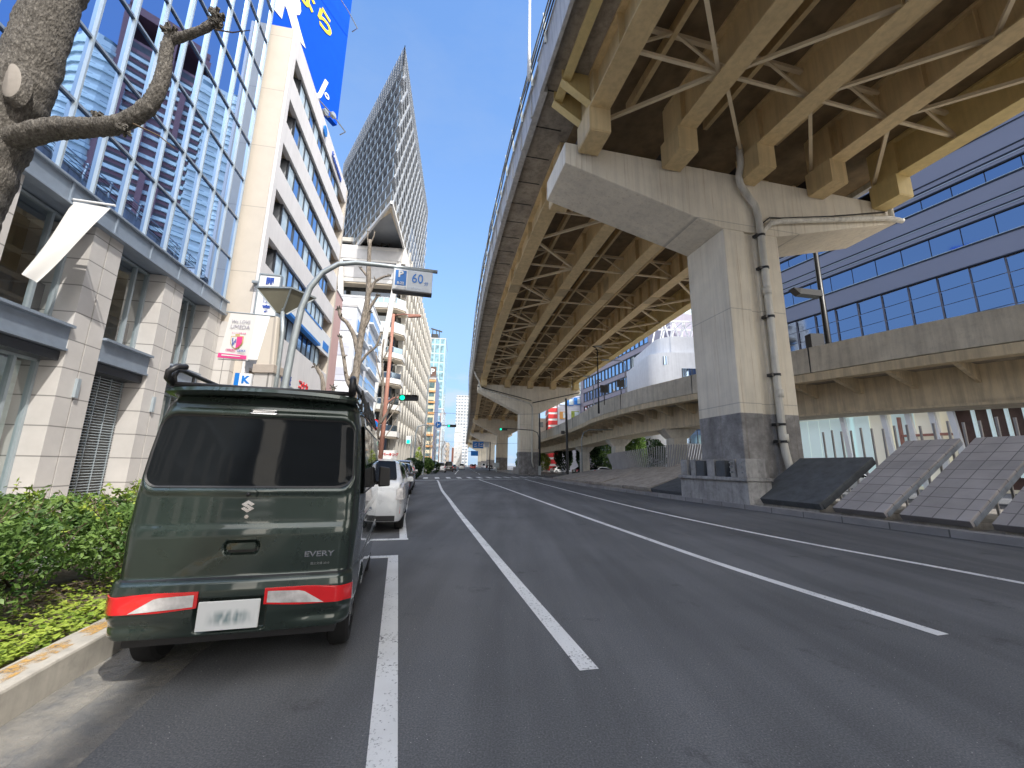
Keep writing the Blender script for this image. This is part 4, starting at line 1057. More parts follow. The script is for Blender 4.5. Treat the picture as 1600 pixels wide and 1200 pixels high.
lw = ['dark low slab just left of the pier plinth', 'first warm grey low slab beyond the dark one left of the plinth', 'second warm grey low slab beyond the dark one', 'third warm grey low slab beyond the dark one', 'fourth warm grey low slab beyond the dark one', 'fifth warm grey low slab beyond the dark one', 'farthest warm grey low slab, nearest the crossing']
for k in range(7):
    s0 = 2.3 + k * 3.5
    slab(s0 + 3.34, s0, -1.6, 2.4, .32 + .05 * (k % 2), 1.8 - .12 * k + .06 * (k % 2), .2, 'slabdark' if k == 0 else 'slabwarm', lw[k], g, 'slabdark')
FN = thing('post_fence', 'row of thin upright grey posts behind the tiled slabs', 'fence', V(-7, 2.2, 0))
for i in range(34):
    s = -1.6 - i * .38; mb = MB(); h = 3.05 + .05 * sin(i * 1.9); vbox(mb, s - .027, s + .027, 2.2, 2.25, .1, h); mb.build('post', 'post', FN)
FS = thing('slat_screen', 'twisting screen of thin slanting grey slats behind the low slabs', 'fence', V(10, 2.8, 0))
for i in range(64):
    s = 2.4 + i * .30; k = i / 63; a = V(s + .35 - 1.6 * k, 2.55 + .2 * k, 1.35 - .5 * k); b = V(s - .35 + 1.1 * (1 - k), 2.9 + .6 * sin(k * 5), 3.15 - .9 * abs(k - .45))
    mb = MB(); mb.bar(a, b, .07, .12); mb.build('slat', 'post', FS)
mb = MB(); mb.bar(V(20, 2.6, .8), V(2.4, 2.6, 1.4), .12, .12); mb.build('rail', 'post', FS)

# ------------------------------------------------------------------ curved lower ramp
RE = [(33, -4, 7.6), (26, 6.2, 7.8), (19.9, 14.7, 8.0), (16.6, 22.6, 8.35), (13.9, 30.6, 8.6), (11.25, 36.6, 8.5), (9.45, 45.2, 8.4), (8.9, 54, 8.3), (7.6, 66, 8.1), (5.6, 82, 8.0), (3.2, 100, 8.0)]
RT = []
for i in range((len(RE) - 1) * 8 + 1):
    t_ = i / 8; k = min(int(t_), len(RE) - 2); u = t_ - k
    xy = crp([(p[0], p[1]) for p in RE], t_); z = RE[k][2] + (RE[k + 1][2] - RE[k][2]) * u
    RT.append((xy.x, xy.y, z))
RA = [0]
for i in range(1, len(RT)): RA.append(RA[-1] + math.dist(RT[i][:2], RT[i - 1][:2]))
def Vr(s, off, z):
    s = min(max(s, 0), RA[-1] - .001); k = 0
    while RA[k + 1] < s: k += 1
    u = (s - RA[k]) / (RA[k + 1] - RA[k]); a, b = Vector(RT[k]), Vector(RT[k + 1]); p = a.lerp(b, u)
    a0, b0 = Vector(RT[max(k - 1, 0)]), Vector(RT[min(k + 2, len(RT) - 1)]); d = (b0 - a0); d.z = 0; d.normalize()
    return (p.x + d.y * off, p.y - d.x * off, p.z + z)
LR = RA[-1]
RM = thing('curved_ramp', 'lower curving concrete ramp road passing behind the nearest pier', 'road ramp', (14, 30, 8))
mb = MB(); sweep(mb, [(0, -1.45), (.28, -1.45), (.24, 0), (.04, 0)], 0, LR, 1.2, Vf=Vr); mb.build('parapet', 'rampc', RM)
mb = MB(); sweep(mb, [(-.06, -1.95), (.9, -1.9), (.9, -1.45), (-.06, -1.5)], 0, LR, 1.2, Vf=Vr); mb.build('edge_beam', 'rampg', RM)
mb = MB(); sweep(mb, rect(.25, 7.6, -1.75, -1.45), 0, LR, 1.6, Vf=Vr); mb.build('deck', 'slabsoffit', RM)
mb = MB(); sweep(mb, rect(7.4, 7.7, -1.6, 0), 0, LR, 1.6, Vf=Vr); mb.build('parapet', 'rampc', RM)
mb = MB(); sweep(mb, [(2.5, -3.55), (5.4, -3.55), (5.4, -1.74), (2.5, -1.74)], 0, LR, 1.2, Vf=Vr); sweep(mb, rect(2.35, 2.6, -3.62, -3.5), 0, LR, 1.2, Vf=Vr); mb.build('box_girder', 'rampg', RM)
for i in range(int(LR / 2.4)):
    s = 1 + i * 2.4; mb = MB()
    sweep(mb, [(.3, -1.95), (2.5, -2.6), (2.5, -1.76), (.3, -1.76)], s, s + .22, 1, Vf=Vr); mb.build('bracket', 'rampg', RM)
mb = MB()
for i in range(int(LR / 9)):
    s = 3.8 + i * 9; sweep(mb, rect(-.012, .3, -1.46, .004), s, s + .05, 1, Vf=Vr)
mb.build('parapet_joint', 'dark', RM)
def rpier(s, label, w_=.8):
    p = Vr(s, 3.9, -3.6); t = thing('ramp_pier', label, 'bridge pier', (p[0], p[1], 0), 'piers carrying the curved ramp')
    mb = MB(); mb.prism([(p[0] + w_ * a, p[1] + w_ * b) for a, b in ((-1, -.7), (-.7, -1), (.7, -1), (1, -.7), (1, .7), (.7, 1), (-.7, 1), (-1, .7))], 0, p[2] - .7); mb.build('column', 'rampc', t)
    mb = MB(); z = p[2]; mb.hexa([(p[0] - w_, p[1] - w_, z - .8), (p[0] + w_, p[1] - w_, z - .8), (p[0] + w_, p[1] + w_, z - .8), (p[0] - w_, p[1] + w_, z - .8), (p[0] - 1.5, p[1] - 1, z + .05), (p[0] + 1.5, p[1] - 1, z + .05), (p[0] + 1.5, p[1] + 1, z + .05), (p[0] - 1.5, p[1] + 1, z + .05)]); mb.build('cap', 'rampc', t)
def s_at_y(y):
    return min(range(len(RT)), key=lambda i: abs(RT[i][1] - y))
rpier(RA[s_at_y(36)], 'yellowish ramp pier seen just left of the nearest big pier', .75)
rpier(RA[s_at_y(49)], 'ramp pier seen beside the dark shrubs under the ramp', .7)
rpier(RA[s_at_y(64)], 'farthest ramp pier seen through the gap by the second big pier', .7)
# lamps and small signs on the ramp
def lamp_post(name, label, x, y, z0, z1, arm, r=.09, mt='dark', group=None, head=True, armdir=1):
    t = thing(name, label, 'street lamp', (x, y, z0), group)
    mb = MB(); zc = z1 - .5
    mb.tube([(x, y, z0), (x, y, z0 + 1.6), (x, y, zc)], [r * 1.5, r * 1.1, r * .8], 8); mb.tube([(x, y, zc), (x + armdir * .12, y, z1 - .15), (x + armdir * .5, y, z1), (x + armdir * arm, y, z1 + .05)], r * .7, 8); mb.build('pole', mt, t, smooth=True)
    if head: mb = MB(); mb.hexa([(x + armdir * (arm - .1), y - .14, z1 - .04), (x + armdir * (arm + .7), y - .11, z1 + .0), (x + armdir * (arm + .7), y + .11, z1 + .0), (x + armdir * (arm - .1), y + .14, z1 - .04), (x + armdir * (arm - .1), y - .1, z1 + .12), (x + armdir * (arm + .7), y - .08, z1 + .1), (x + armdir * (arm + .7), y + .08, z1 + .1), (x + armdir * (arm - .1), y + .1, z1 + .12)]); mb.build('lamp_head', 'galv', t, bevel=.02)
    return t
pr = Vr(RA[s_at_y(24)], .15, 0)
t = lamp_post('street_lamp', 'tall black lamp post rising from the ramp parapet right of the nearest pier', 19.55, 23.9, 6.9, 17.4, 1.1, .16)
mb = MB(); mb.hexa([(18.0, 23.6, 12.35), (19.4, 23.6, 12.2), (19.4, 24.1, 12.2), (18.0, 24.1, 12.35), (17.6, 23.6, 12.75), (19.4, 23.6, 12.6), (19.4, 24.1, 12.6), (17.6, 24.1, 12.75)]); mb.build('sign_housing', 'dark', t)
mb = MB(); mb.box(18.2, 19.0, 23.5, 24.0, 8.0, 9.7); mb.build('control_box', 'dark', t)
lamp_post('street_lamp', 'thin black lamp post behind the ramp parapet before the purple building', 9.05, 41.5, 6.9, 14.1, -.4, .07, head=True, armdir=-1)
lamp_post('street_lamp', 'pale grey lamp post on the ramp nearest the white curved building', 11.95, 41.5, 6.9, 12.6, 1.8, .06, 'galv', armdir=-1)
lamp_post('street_lamp', 'pale grey lamp post on the ramp, leftmost before the purple building', 9.55, 46.4, 6.9, 11.9, .5, .06, 'galv', armdir=-1)
for x, y, z, lb_ in ((9.2, 39.5, 9.1, 'small dark sign box standing on the ramp, left one'), (10.9, 39.5, 9.7, 'small dark sign box standing on the ramp, middle one'), (16.3, 30.8, 10.3, 'dark sign box by the window of the white curved building')):
    t = thing('sign_box', lb_, 'sign', (x, y, z)); mb = MB(); mb.box(x - .38, x - .03, y, y + .12, z - .35, z + .4); mb.box(x + .03, x + .38, y, y + .12, z - .35, z + .4); mb.build('panel', 'dark', t); mb = MB(); mb.box(x - .04, x + .04, y + .02, y + .1, z - 1.6, z + .3); mb.build('post', 'dark', t)
lamp_post('lamp_column', 'slim white lamp rising above the expressway parapet at the top left of the deck', *V(-1.2, -10.55, 0)[:2], 17.9, 24.2, .8, .06, 'white')
# white bow markers on the parapet
# ------------------------------------------------------------------ big blue office building on the right
QF = Fr(31.8, 45, -22.6)
BG = thing('blue_office', 'huge blue grey office building with long dark lines and gridded glass', 'office building', tuple(QF(5, -15, 0)))
Y0, Y1, HB = -52, 5, 40
MT['bluewall'] = M('blue_grey_panel2', (.18, .195, .26), .5, .1, var=.05, sc=.2)
mb = MB(QF); mb.box(.25, 18, Y0, Y1, 7.0, HB); mb.build('core', 'bluewall', BG)
for z0_, z1_ in ((18.35, 20.0), (22.0, 22.4), (22.5, 23.15), (23.3, 24.6), (26.0, 26.4), (26.55, 26.95), (27.1, 30.6), (31.5, 34.5), (35.5, HB)):
    mb = MB(QF); mb.box(0, .3, Y0, Y1, z0_, z1_); mb.build('cladding_band', 'bluewall', BG)
for z in (18.3, 20.05, 21.95, 22.45, 23.22, 24.68, 25.92, 26.48, 27.02, 28.9, 29.4, 30.7, 31.4, 33.1): mb = MB(QF); mb.box(-.05, .28, Y0, Y1, z - .05, z + .05); mb.build('dark_line', 'lineblk', BG)  # thin black strips along the cladding
for z in (20.16, 22.32, 23.1, 24.8, 26.3): mb = MB(QF); mb.box(-.03, .27, Y0, Y1, z - .02, z + .03); mb.build('bright_trim', 'mullion', BG)
items = []
ys = [4.6 - 2.0 * k for k in range(27)]
for i in range(26):
    for z0_, z1_ in ((15.65, 18.2), (13.1, 15.6), (10.5, 13.05), (7.9, 10.45)):
        for h in (0, 1):
            za, zb = z0_ + h * 1.28, z0_ + h * 1.28 + 1.22; y1_, y0_ = ys[i] - .035, ys[i + 1] + .035; q = rnd(-.012, .012); r_ = rnd(-.012, .012)
            def fn(mb, za=za, zb=zb, y0_=y0_, y1_=y1_, q=q, r_=r_): mb.add([tuple(QF(.03 + q, y0_, za)), tuple(QF(.22 - q, y1_, za)), tuple(QF(.22 - q + r_, y1_, zb)), tuple(QF(.03 + q + r_, y0_, zb))], [(0, 1, 2, 3)])
            items.append((tuple(QF(0, y0_, 16 if z0_ > 13 else 40)), fn))
pieces(BG, 'window_pane', 'bigglass', items, 98)
for z0_, z1_ in ((20.1, 21.9), (24.75, 25.9), (30.75, 31.35)):
    mb = MB(QF)
    for i in range(26): q = rnd(-.01, .01); mb.add([(.12 + q, ys[i + 1] + .05, z0_), (.12 - q, ys[i] - .02, z0_), (.12 - q, ys[i] - .02, z1_), (.12 + q, ys[i + 1] + .05, z1_)], [(0, 1, 2, 3)])
    mb.build('window_strip', 'bigglass', BG)
# ground floor
mb = MB(QF); mb.box(1.2, 3, Y0, Y1, 0, 7.0); mb.build('shop_wall', 'shopcream', BG)
mb = MB(QF); mb.box(-.4, 1.2, Y0, Y1 + .4, 6.9, 7.6); mb.build('canopy', 'whitewall', BG)
for i in range(9): mb = MB(QF); mb.box(.5, .56, 4.5 - i * 1.1 - 1.05, 4.5 - i * 1.1, .3, 6.8); mb.build('shop_window', 'shopglass', BG)
for i in range(4): mb = MB(QF); mb.box(.5, .56, -6.6 - i * 1.7, -5.0 - i * 1.7, .3, 6.8); mb.build('shop_window', 'shopcream' if i in (1, 3) else 'shopglass', BG)
for y in (-5.0, -8.4, -10.2, -11.8, -13.0): mb = MB(QF); mb.bar((.3, y, .1), (.3, y + .5, 6.9), .38, .38); mb.build('white_column', 'white', BG)
mb = MB(QF); mb.box(.6, .8, Y0, -12.4, .3, 6.8); mb.build('brown_front', 'brown', BG)
for i in range(22): mb = MB(QF); y = -13.9 - i * .9; mb.bar((.35, y, 1.2), (.35, y + .12, 6.9), .16, .3); mb.build('pale_fin', 'shopglass', BG)
mb = MB(QF); mb.box(.2, .9, -12.2, -9.0, 4.6, 4.8); mb.box(.2, .9, -9.1, -8.9, 2, 6.4); mb.build('red_frame', 'redpole', BG)
# mid distance: purple office, white round building, coloured and striped ones
PFr = Fr(25.2, 74, -14)
PU = thing('purple_office', 'purple grey office building with ribbon windows behind the ramp', 'office building', (28, 85, 0))
mb = MB(PFr); mb.box(.25, 14, -7.99, 29.99, 0, 28.18); mb.build('wall', 'purple', PU)
for z0_, z1_ in ((20.9, 23.5), (17.5, 19.9), (14.2, 16.5), (10.9, 13.2), (7.6, 9.8), (4.2, 6.4), (24.6, 26.8)):
    mb = MB(PFr); n = 18
    for i in range(n + 1): y = -1.2 + 29.5 * i / n; mb.box(-.02, .3, y - .06, y + .06, z0_, z1_)
    mb.box(-.05, .3, -1.3, 28.4, z1_ - .15, z1_ + .02); mb.box(-.05, .3, -1.3, 28.4, z0_ - .02, z0_ + .12); mb.build('window_frame', 'frame', PU)
    mb = MB(PFr)
    for i in range(n): y = -1.2 + 29.5 * i / n; q = rnd(-.02, .02); mb.add([(.15 + q, y, z0_), (.15 - q, y + 1.64, z0_), (.15 - q, y + 1.64, z1_), (.15 + q, y, z1_)], [(0, 1, 2, 3)])
    mb.build('window_strip', 'winblue', PU)
zz_ = [0, 4.2, 6.4, 7.6, 9.8, 10.9, 13.2, 14.2, 16.5, 17.5, 19.9, 20.9, 23.5, 24.6, 26.8, 28.2]
for i in range(0, 15, 2):
    mb = MB(PFr); mb.box(0, .3, -8, 30, zz_[i], zz_[i + 1]); mb.build('wall_band', 'purple', PU)
mb = MB(PFr); mb.box(0, .303, -8.003, -1.25, 0.01, 28.21); mb.build('wall_end', 'purple', PU); mb = MB(PFr); mb.box(0, .303, 28.3, 30.003, 0.01, 28.21); mb.build('wall_end', 'purple', PU)
WR = thing('white_round_building', 'white round-cornered building topped by a white steel truss', 'building', (27, 62, 0))
pl = [(21.0 + 3 * (1 - cos(a)), 61 - 2.5 * sin(a)) for a in [pi / 2 * i / 8 for i in range(9)]]
poly = pl + [(36, 58.5), (36, 72), (21.0, 72)]
mb = MB(); mb.prism(poly, 9.2, 18.6); mb.build('wall', 'whitewall', WR, smooth=True, autos=30)
mb = MB(); mb.prism([(x + (1.6 if x < 23 else .8), y + .8) for x, y in poly], 18.6, 21.4); mb.build('upper_wall', 'whitewall', WR)
mb = MB(); mb.prism([(x - .3, y - .3) for x, y in poly], 0, 8.4); mb.build('lower_wall', 'whitewall', WR)
for x0, x1, z0_, z1_, y in ((25.3, 29.6, 13.2, 16.1, 58.35), (22.7, 23.8, 16.7, 18.0, 58.6), (24.5, 27.8, 5.0, 7.4, 58.0), (28.6, 31.5, 5.0, 7.4, 58.0), (22.0, 22.9, 4.4, 7.0, 58.9)):
    mb = MB(); mb.box(x0, x1, y, y + .3, z0_, z1_); mb.build('window', 'brown' if x0 == 28.6 else 'winblue', WR)
    mb = MB()
    for i in range(4): x = x0 + (x1 - x0) * i / 3; mb.box(x - .05, x + .05, y - .05, y + .05, z0_, z1_)
    mb.build('window_frame', 'frame', WR)
mb = MB()
for i in range(7):
    x = 23.6 + i * 1.6; mb.bar((x, 62, 21.4), (x + .8, 62, 24.8), .2, .2); mb.bar((x + .8, 62, 24.8), (x + 1.6, 62, 21.4), .2, .2); mb.bar((x, 66, 21.4), (x + .8, 66, 24.8), .2, .2); mb.bar((x + .8, 62, 24.8), (x + .8, 66, 24.8), .15, .15)
mb.bar((23.6, 62, 24.8), (35, 62, 24.8), .25, .25); mb.bar((23.6, 66, 24.8), (35, 66, 24.8), .25, .25); mb.bar((23.2, 62, 21.5), (35, 62, 21.5), .25, .25)
mb.build('roof_truss', 'white', WR)
CB = thing('coloured_building', 'light blue grey building with blue, green and orange window panels', 'building', (16, 112, 0))
mb = MB(); mb.box(12.7, 19.4, 110, 122, 0, 20.7); mb.build('wall', 'lavender', CB)
for i, (x0, z0_, c) in enumerate(((14.9, 17.9, 'blue'), (17.2, 18.2, 'blue'), (16.4, 14.4, 'leafy'), (13.2, 14.2, 'orangepanel'), (13.2, 18.2, 'winblue'), (16.4, 10.8, 'winblue'), (13.6, 10.4, 'blue'), (13.2, 7, 'leafy'), (16.8, 6.6, 'orangepanel'))):
    mb = MB(); mb.box(x0, x0 + 2.1, 109.75, 110.1, z0_, z0_ + 2.0); mb.build('window_panel', c, CB); mb = MB(); mb.box(x0 + .9, x0 + 2.0, 109.65, 109.8, z0_ + .2, z0_ + 1.8); mb.build('window', 'winpale', CB)
mb = MB(); mb.box(18.9, 19.5, 109.5, 122, 0, 20.8); mb.build('edge_wall', 'bluewall', CB)
SB_ = thing('striped_building', 'red and white striped building left of the coloured one', 'building', (11.6, 112, 0))
mb = MB(); mb.box(10.2, 12.6, 110.5, 120, 0, 19.4); mb.build('wall', 'white', SB_)
for k in range(11): mb = MB(); mb.box(10.15, 12.65, 110.4, 120.05, .4 + k * 1.75, 1.55 + k * 1.75); mb.build('red_band', 'red', SB_)
t = thing('pale_building', 'pale cream building seen under the ramp left of the striped one', 'building', (8, 118, 0)); mb = MB(); mb.box(3.2, 10.0, 116, 130, 0, 15); mb.build('wall', mat_grid('pale_grid', (.66, .65, .6), (.2, .24, .26), 2.2, 3.1, 1.4, 1.5), t)
# apartment towers that only the glass facade reflects
ap = mat_grid('apartment_pale', (.60, .70, .72), (.13, .2, .24), 3.3, 3.2, 2.2, 1.5, glassy=.2)
ap2 = mat_grid('apartment_plum', (.20, .105, .125), (.035, .04, .05), 4.2, 3.2, 2.9, 2.0, glassy=.3)
def apt(label, cx, cy, wx, wy, H, m, slabm, rnd_=0, hd=28):
    f = Fr(cx, cy, hd); t = thing('apartment_tower', label, 'apartment building', (cx, cy, 0), 'apartment towers mirrored in the glass')
    if rnd_: poly = [(wx * cos(2 * pi * i / 20) , wy * sin(2 * pi * i / 20)) for i in range(20)]
    else: poly = [(-wx, -wy), (wx, -wy), (wx, wy), (-wx, wy)]
    mb = MB(f); mb.prism(poly, 0, H); mb.build('wall', m, t)
    mb = MB(f)
    for k in range(8, int(H / 3.2)):
        z = k * 3.2; mb.prism([(x * 1.07, y * 1.07) for x, y in poly], z - .1, z + .95)
    mb.build('balconies', slabm, t)
    return t, f
apw = M('balcony_pale', (.56, .68, .70), .6)
apt('pale round apartment tower mirrored left in the glass facade', 57.5, 126, 8, 8, 113, ap, apw, 1)
t, f = apt('plum coloured apartment tower with open crown mirrored in the glass facade', 45.5, 133, 9.5, 7, 118, ap2, apw)
mb = MB(f)
for x in (-9.5, -3, 3, 9.5): mb.box(x - .7, x + .7, -7.3, 7, 118, 128)
mb.box(-10.2, 10.2, -7.3, 7, 127, 129.5); mb.build('crown', M('plum', (.20, .105, .125), .7), t)
for x in (-9.9, -2.8, 2.8, 9.9): mb = MB(f); mb.box(x - .6, x + .6, -8.2, -6, 0, 126); mb.build('plum_pier', bpy.data.materials['plum'], t)
apt('pale square apartment tower mirrored right of the plum one', 34.5, 137, 4.5, 7, 118, ap, apw)
apt('pale round apartment tower mirrored at the right of the glass facade', 28.5, 139, 5.5, 7, 119, ap, apw, 1)
# low street wall behind the camera for reflections in paint and glass
for i, (x, y, w_, d_, H, c) in enumerate(((-9, -34, 16, 14, 20, (.42, .40, .38)), (16, -60, 14, 20, 26, (.46, .44, .42)), (60, -30, 18, 30, 18, (.38, .37, .38)), (-4, -75, 18, 20, 34, (.40, .42, .46)))):
    t = thing('rear_building', ['grey block behind the camera on the left', 'pale block behind the camera', 'wide block far right behind the camera', 'tall block far behind the camera'][i], 'building', (x, y, 0))
    mb = MB(); mb.box(x - w_, x, y - d_, y, 0, H); mb.build('wall', mat_grid('rear_grid%d' % i, c, (.08, .1, .13), 2.6, 3.3, 1.8, 1.8), t)
# ------------------------------------------------------------------ dark green kei van
def interp(tab, v):
    if v <= tab[0][0]: return tab[0][1]
    for (a, x), (b, y) in zip(tab, tab[1:]):
        if v <= b: return x + (y - x) * (v - a) / (b - a)
    return tab[-1][1]
def sst(a, b, x):
    t = min(1, max(0, (x - a) / (b - a))); return t * t * (3 - 2 * t)
HWT = [(.27, .695), (.31, .700), (.345, .725), (.45, .738), (.60, .738), (.655, .733), (.675, .722), (.95, .732), (1.02, .737), (1.1, .733), (1.22, .730), (1.5, .712), (1.75, .688), (1.86, .668), (1.92, .636), (1.955, .59)]
RKT = [(.27, .05), (.33, .0), (.45, -.025), (.60, -.03), (.655, -.02), (.675, .03), (.80, .026), (.94, .024), (.98, .028), (1.02, .042), (1.1, .046), (1.25, .052), (1.5, .074), (1.78, .108), (1.86, .128), (1.92, .16), (1.955, .21)]
def hw(z): return interp(HWT, z)
def sdrr(x, z, cz, hx, hz, r):
    dx = abs(x) - hx + r; dz = abs(z - cz) - hz + r
    return math.hypot(max(dx, 0), max(dz, 0)) + min(max(dx, dz), 0) - r
def yr(x, z, feat=True):
    w_ = hw(z); t = min(1, abs(x) / w_)
    y = interp(RKT, z) + .028 * t * t + .085 * max(0, (t - .86) / .14) ** 2.3
    if feat:
        hx = .680 - .030 * (z - 1.25) / .5
        d = sdrr(x, z, 1.52, hx, .262, .10); y += .016 * sst(.012, -.016, d)
        y -= .010 * math.exp(-((d - .022) / .018) ** 2)
        y += .028 * sst(.006, -.006, sdrr(x, z, .862, .105, .042, .03))
        y += .022 * sst(.008, -.004, sdrr(x, z, .45, .205, .10, .01))
        # soft lower swage on both bumper ends
        y += .02 * math.exp(-((z - .41) / .035) ** 2) * sst(.25, .5, abs(x))
    return y
vanroot = thing('parked_van', 'dark green kei van with black roof rack parked at the kerb, nearest vehicle', 'van')
LOCAL.add(vanroot.name)
NX, NZ = 150, 150
ts = [-1 + 2 * i / NX for i in range(NX + 1)]
zs = [.325 + (1.955 - .325) * j / NZ for j in range(NZ + 1)]
st = [.03, .08, .15, .22, .28, .34, .40, .46, .52, .58, .64, .70, .76, .82, .88, .94, 1.0, 1.2, 1.6, 2.0, 2.3, 2.4, 2.46, 2.52, 2.58, 2.64, 2.70, 2.76, 2.82, 2.88, 2.94, 3.0, 3.1, 3.2, 3.28, 3.33]
def yf(z): return 3.34 - .62 * max(0, z - 1.08) - .25 * max(0, .5 - z) ** 2
def side_pt(s, k, z):
    y0 = yr(hw(z), z, False); y = y0 + (yf(z) - y0) * (st[k] / 3.33)
    x = hw(z) + .022 * sst(0, .35, st[k]) - .05 * sst(2.9, 3.33, st[k]) ** 2
    if 1.0 < z < 1.06: x -= .004
    for wy in (.60, 2.92):
        d = abs(y - wy)
        if d < .335: zz = math.sqrt(.335 ** 2 - d * d) + .275; z = max(z, zz)
    return (s * x, y, z)
cols = []
for k in range(len(st) - 1, -1, -1): cols.append([side_pt(1, k, z) for z in zs])
for t in reversed(ts): cols.append([(t * hw(z), yr(t * hw(z), z), z) for z in zs])
for k in range(len(st)): cols.append([side_pt(-1, k, z) for z in zs])
mb = MB(); nz = NZ + 1
for c in cols: mb.v += [Vector(p) for p in c]
nc = len(cols)
for i in range(nc - 1):
    for j in range(NZ): mb.f.append([i * nz + j, (i + 1) * nz + j, (i + 1) * nz + j + 1, i * nz + j + 1]); mb.m.append(0)
# roof
b0 = len(mb.v); rows = [[(t * hw(1.955), yr(t * hw(1.955), 1.955), 1.955) for t in ts[::5]]]
for k in range(0, len(st), 2):
    r_, l_ = side_pt(1, k, 1.955), side_pt(-1, k, 1.955); rows.append([(r_[0] * t, r_[1] + .0, 1.955 + .035 * sst(0, .5, st[k]) * (1 - t * t)) for t in ts[::5]])
for r_ in rows: mb.v += [Vector(p) for p in r_]
m_ = len(rows[0])
for i in range(len(rows) - 1):
    for j in range(m_ - 1): mb.f.append([b0 + i * m_ + j, b0 + i * m_ + j + 1, b0 + (i + 1) * m_ + j + 1, b0 + (i + 1) * m_ + j]); mb.m.append(0)
body = mb.build('body', 'vanpaint', vanroot, smooth=True, autos=50)
def scan(poly, z):
    xs = []
    n = len(poly)
    for i in range(n):
        (x0, z0), (x1, z1) = poly[i], poly[(i + 1) % n]
        if (z0 <= z < z1) or (z1 <= z < z0): xs.append(x0 + (x1 - x0) * (z - z0) / (z1 - z0))
    return (min(xs), max(xs)) if len(xs) > 1 else None
def rpoly(cx, cz, hx, hz, r, top=0, n=8):
    """rounded rectangle; 'top' narrows the upper edge"""
    out = []
    for qx, qz, a0 in ((1, 1, 0), (-1, 1, 90), (-1, -1, 180), (1, -1, 270)):
        for i in range(n + 1):
            a = R(a0 + 90 * i / n); x = qx * (hx - r) + r * cos(a); z = qz * (hz - r) + r * sin(a)
            out.append((cx + x * (1 - top * (z + hz) / (2 * hz)), cz + z))
    return out
def patch(name, mat_, poly, off, parent, surf=yr, nr=24, ncx=24, thick=0, feat=True, smooth=True):
    mb = MB(); z0 = min(p[1] for p in poly); z1 = max(p[1] for p in poly); e = (z1 - z0) * 1e-4; rows = []
    for j in range(nr + 1):
        z = z0 + e + (z1 - z0 - 2 * e) * j / nr; s_ = scan(poly, z)
        if s_: rows.append([(s_[0] + (s_[1] - s_[0]) * i / ncx, surf(s_[0] + (s_[1] - s_[0]) * i / ncx, z, feat) - off, z) for i in range(ncx + 1)])
    n = ncx + 1; fs = []
    for j in range(len(rows) - 1):
        for i in range(ncx): fs.append((j * n + i, j * n + i + 1, (j + 1) * n + i + 1, (j + 1) * n + i))
    pts = [p for r_ in rows for p in r_]
    if thick:
        b = len(pts); pts += [(x, y + thick, z) for x, y, z in pts]
        k = len(rows)
        for i in range(ncx): fs.append((i, i + 1, b + i + 1, b + i)); fs.append(((k - 1) * n + i, (k - 1) * n + i + 1, b + (k - 1) * n + i + 1, b + (k - 1) * n + i))
        for j in range(k - 1): fs.append((j * n, (j + 1) * n, b + (j + 1) * n, b + j * n)); fs.append((j * n + ncx, (j + 1) * n + ncx, b + (j + 1) * n + ncx, b + j * n + ncx))
    mb.add(pts, fs); return mb.build(name, mat_, parent, smooth=smooth, autos=40)
def seam(name, pts, w_, off, parent, surf=yr, mat_='dark', closed=False):
    mb = MB(); P = []
    q = list(pts) + ([pts[0]] if closed else [])
    for a, b in zip(q, q[1:]):
        n = max(1, int(math.dist(a, b) / .03))
        for i in range(n): P.append((a[0] + (b[0] - a[0]) * i / n, a[1] + (b[1] - a[1]) * i / n))
    P.append(q[-1])
    for i in range(len(P) - 1):
        a, b = Vector(P[i]), Vector(P[i + 1])
        if (b - a).length < 1e-6: continue
        nn_ = Vector((-(b - a).y, (b - a).x)).normalized() * (w_ / 2)
        mb.add([(p.x, surf(p.x, p.y, True) - off, p.y) for p in (a - nn_, b - nn_, b + nn_, a + nn_)], [(0, 1, 2, 3)])
    return mb.build(name, mat_, parent)
wpoly = rpoly(0, 1.52, .680, .252, .10, .045)
patch('rear_window', 'carglass', wpoly, .004, vanroot, nr=30, ncx=40)
seam('window_seal', wpoly, .012, .007, vanroot, mat_='blackplastic', closed=True)
seam('tailgate_gap', [(-.695, .672), (.695, .672)], .010, .003, vanroot)
seam('tailgate_gap', [(-.70, .672), (-.70, 1.0), (-.70, 1.25), (-.665, 1.72), (-.63, 1.87), (.63, 1.87), (.665, 1.72), (.70, 1.25), (.70, 1.0), (.70, .672)], .007, .003, vanroot)
for s in (-1, 1):
    o_ = [(s * .742, .478), (s * .742, .588), (s * .45, .606), (s * .195, .606), (s * .195, .505), (s * .44, .485)]
    patch('tail_lamp', 'lampred', o_, .010, vanroot, nr=14, ncx=30, thick=.02, feat=False)
    w2 = [(s * .57, .492), (s * .43, .579), (s * .215, .588), (s * .215, .514)]
    lm = patch('reversing_lamp', 'lampwhite', w2, .0135, vanroot, nr=12, ncx=14, feat=False); 
    seam('bumper_crease', [(s * .25, .36), (s * .45, .40), (s * .70, .40)], .006, .002, vanroot, mat_='vanpaint')
pb = MB(); pb.box(-.18, .18, -.052, -.038, .368, .545); pl_ = pb.build('licence_plate', 'plate', vanroot, bevel=.006)
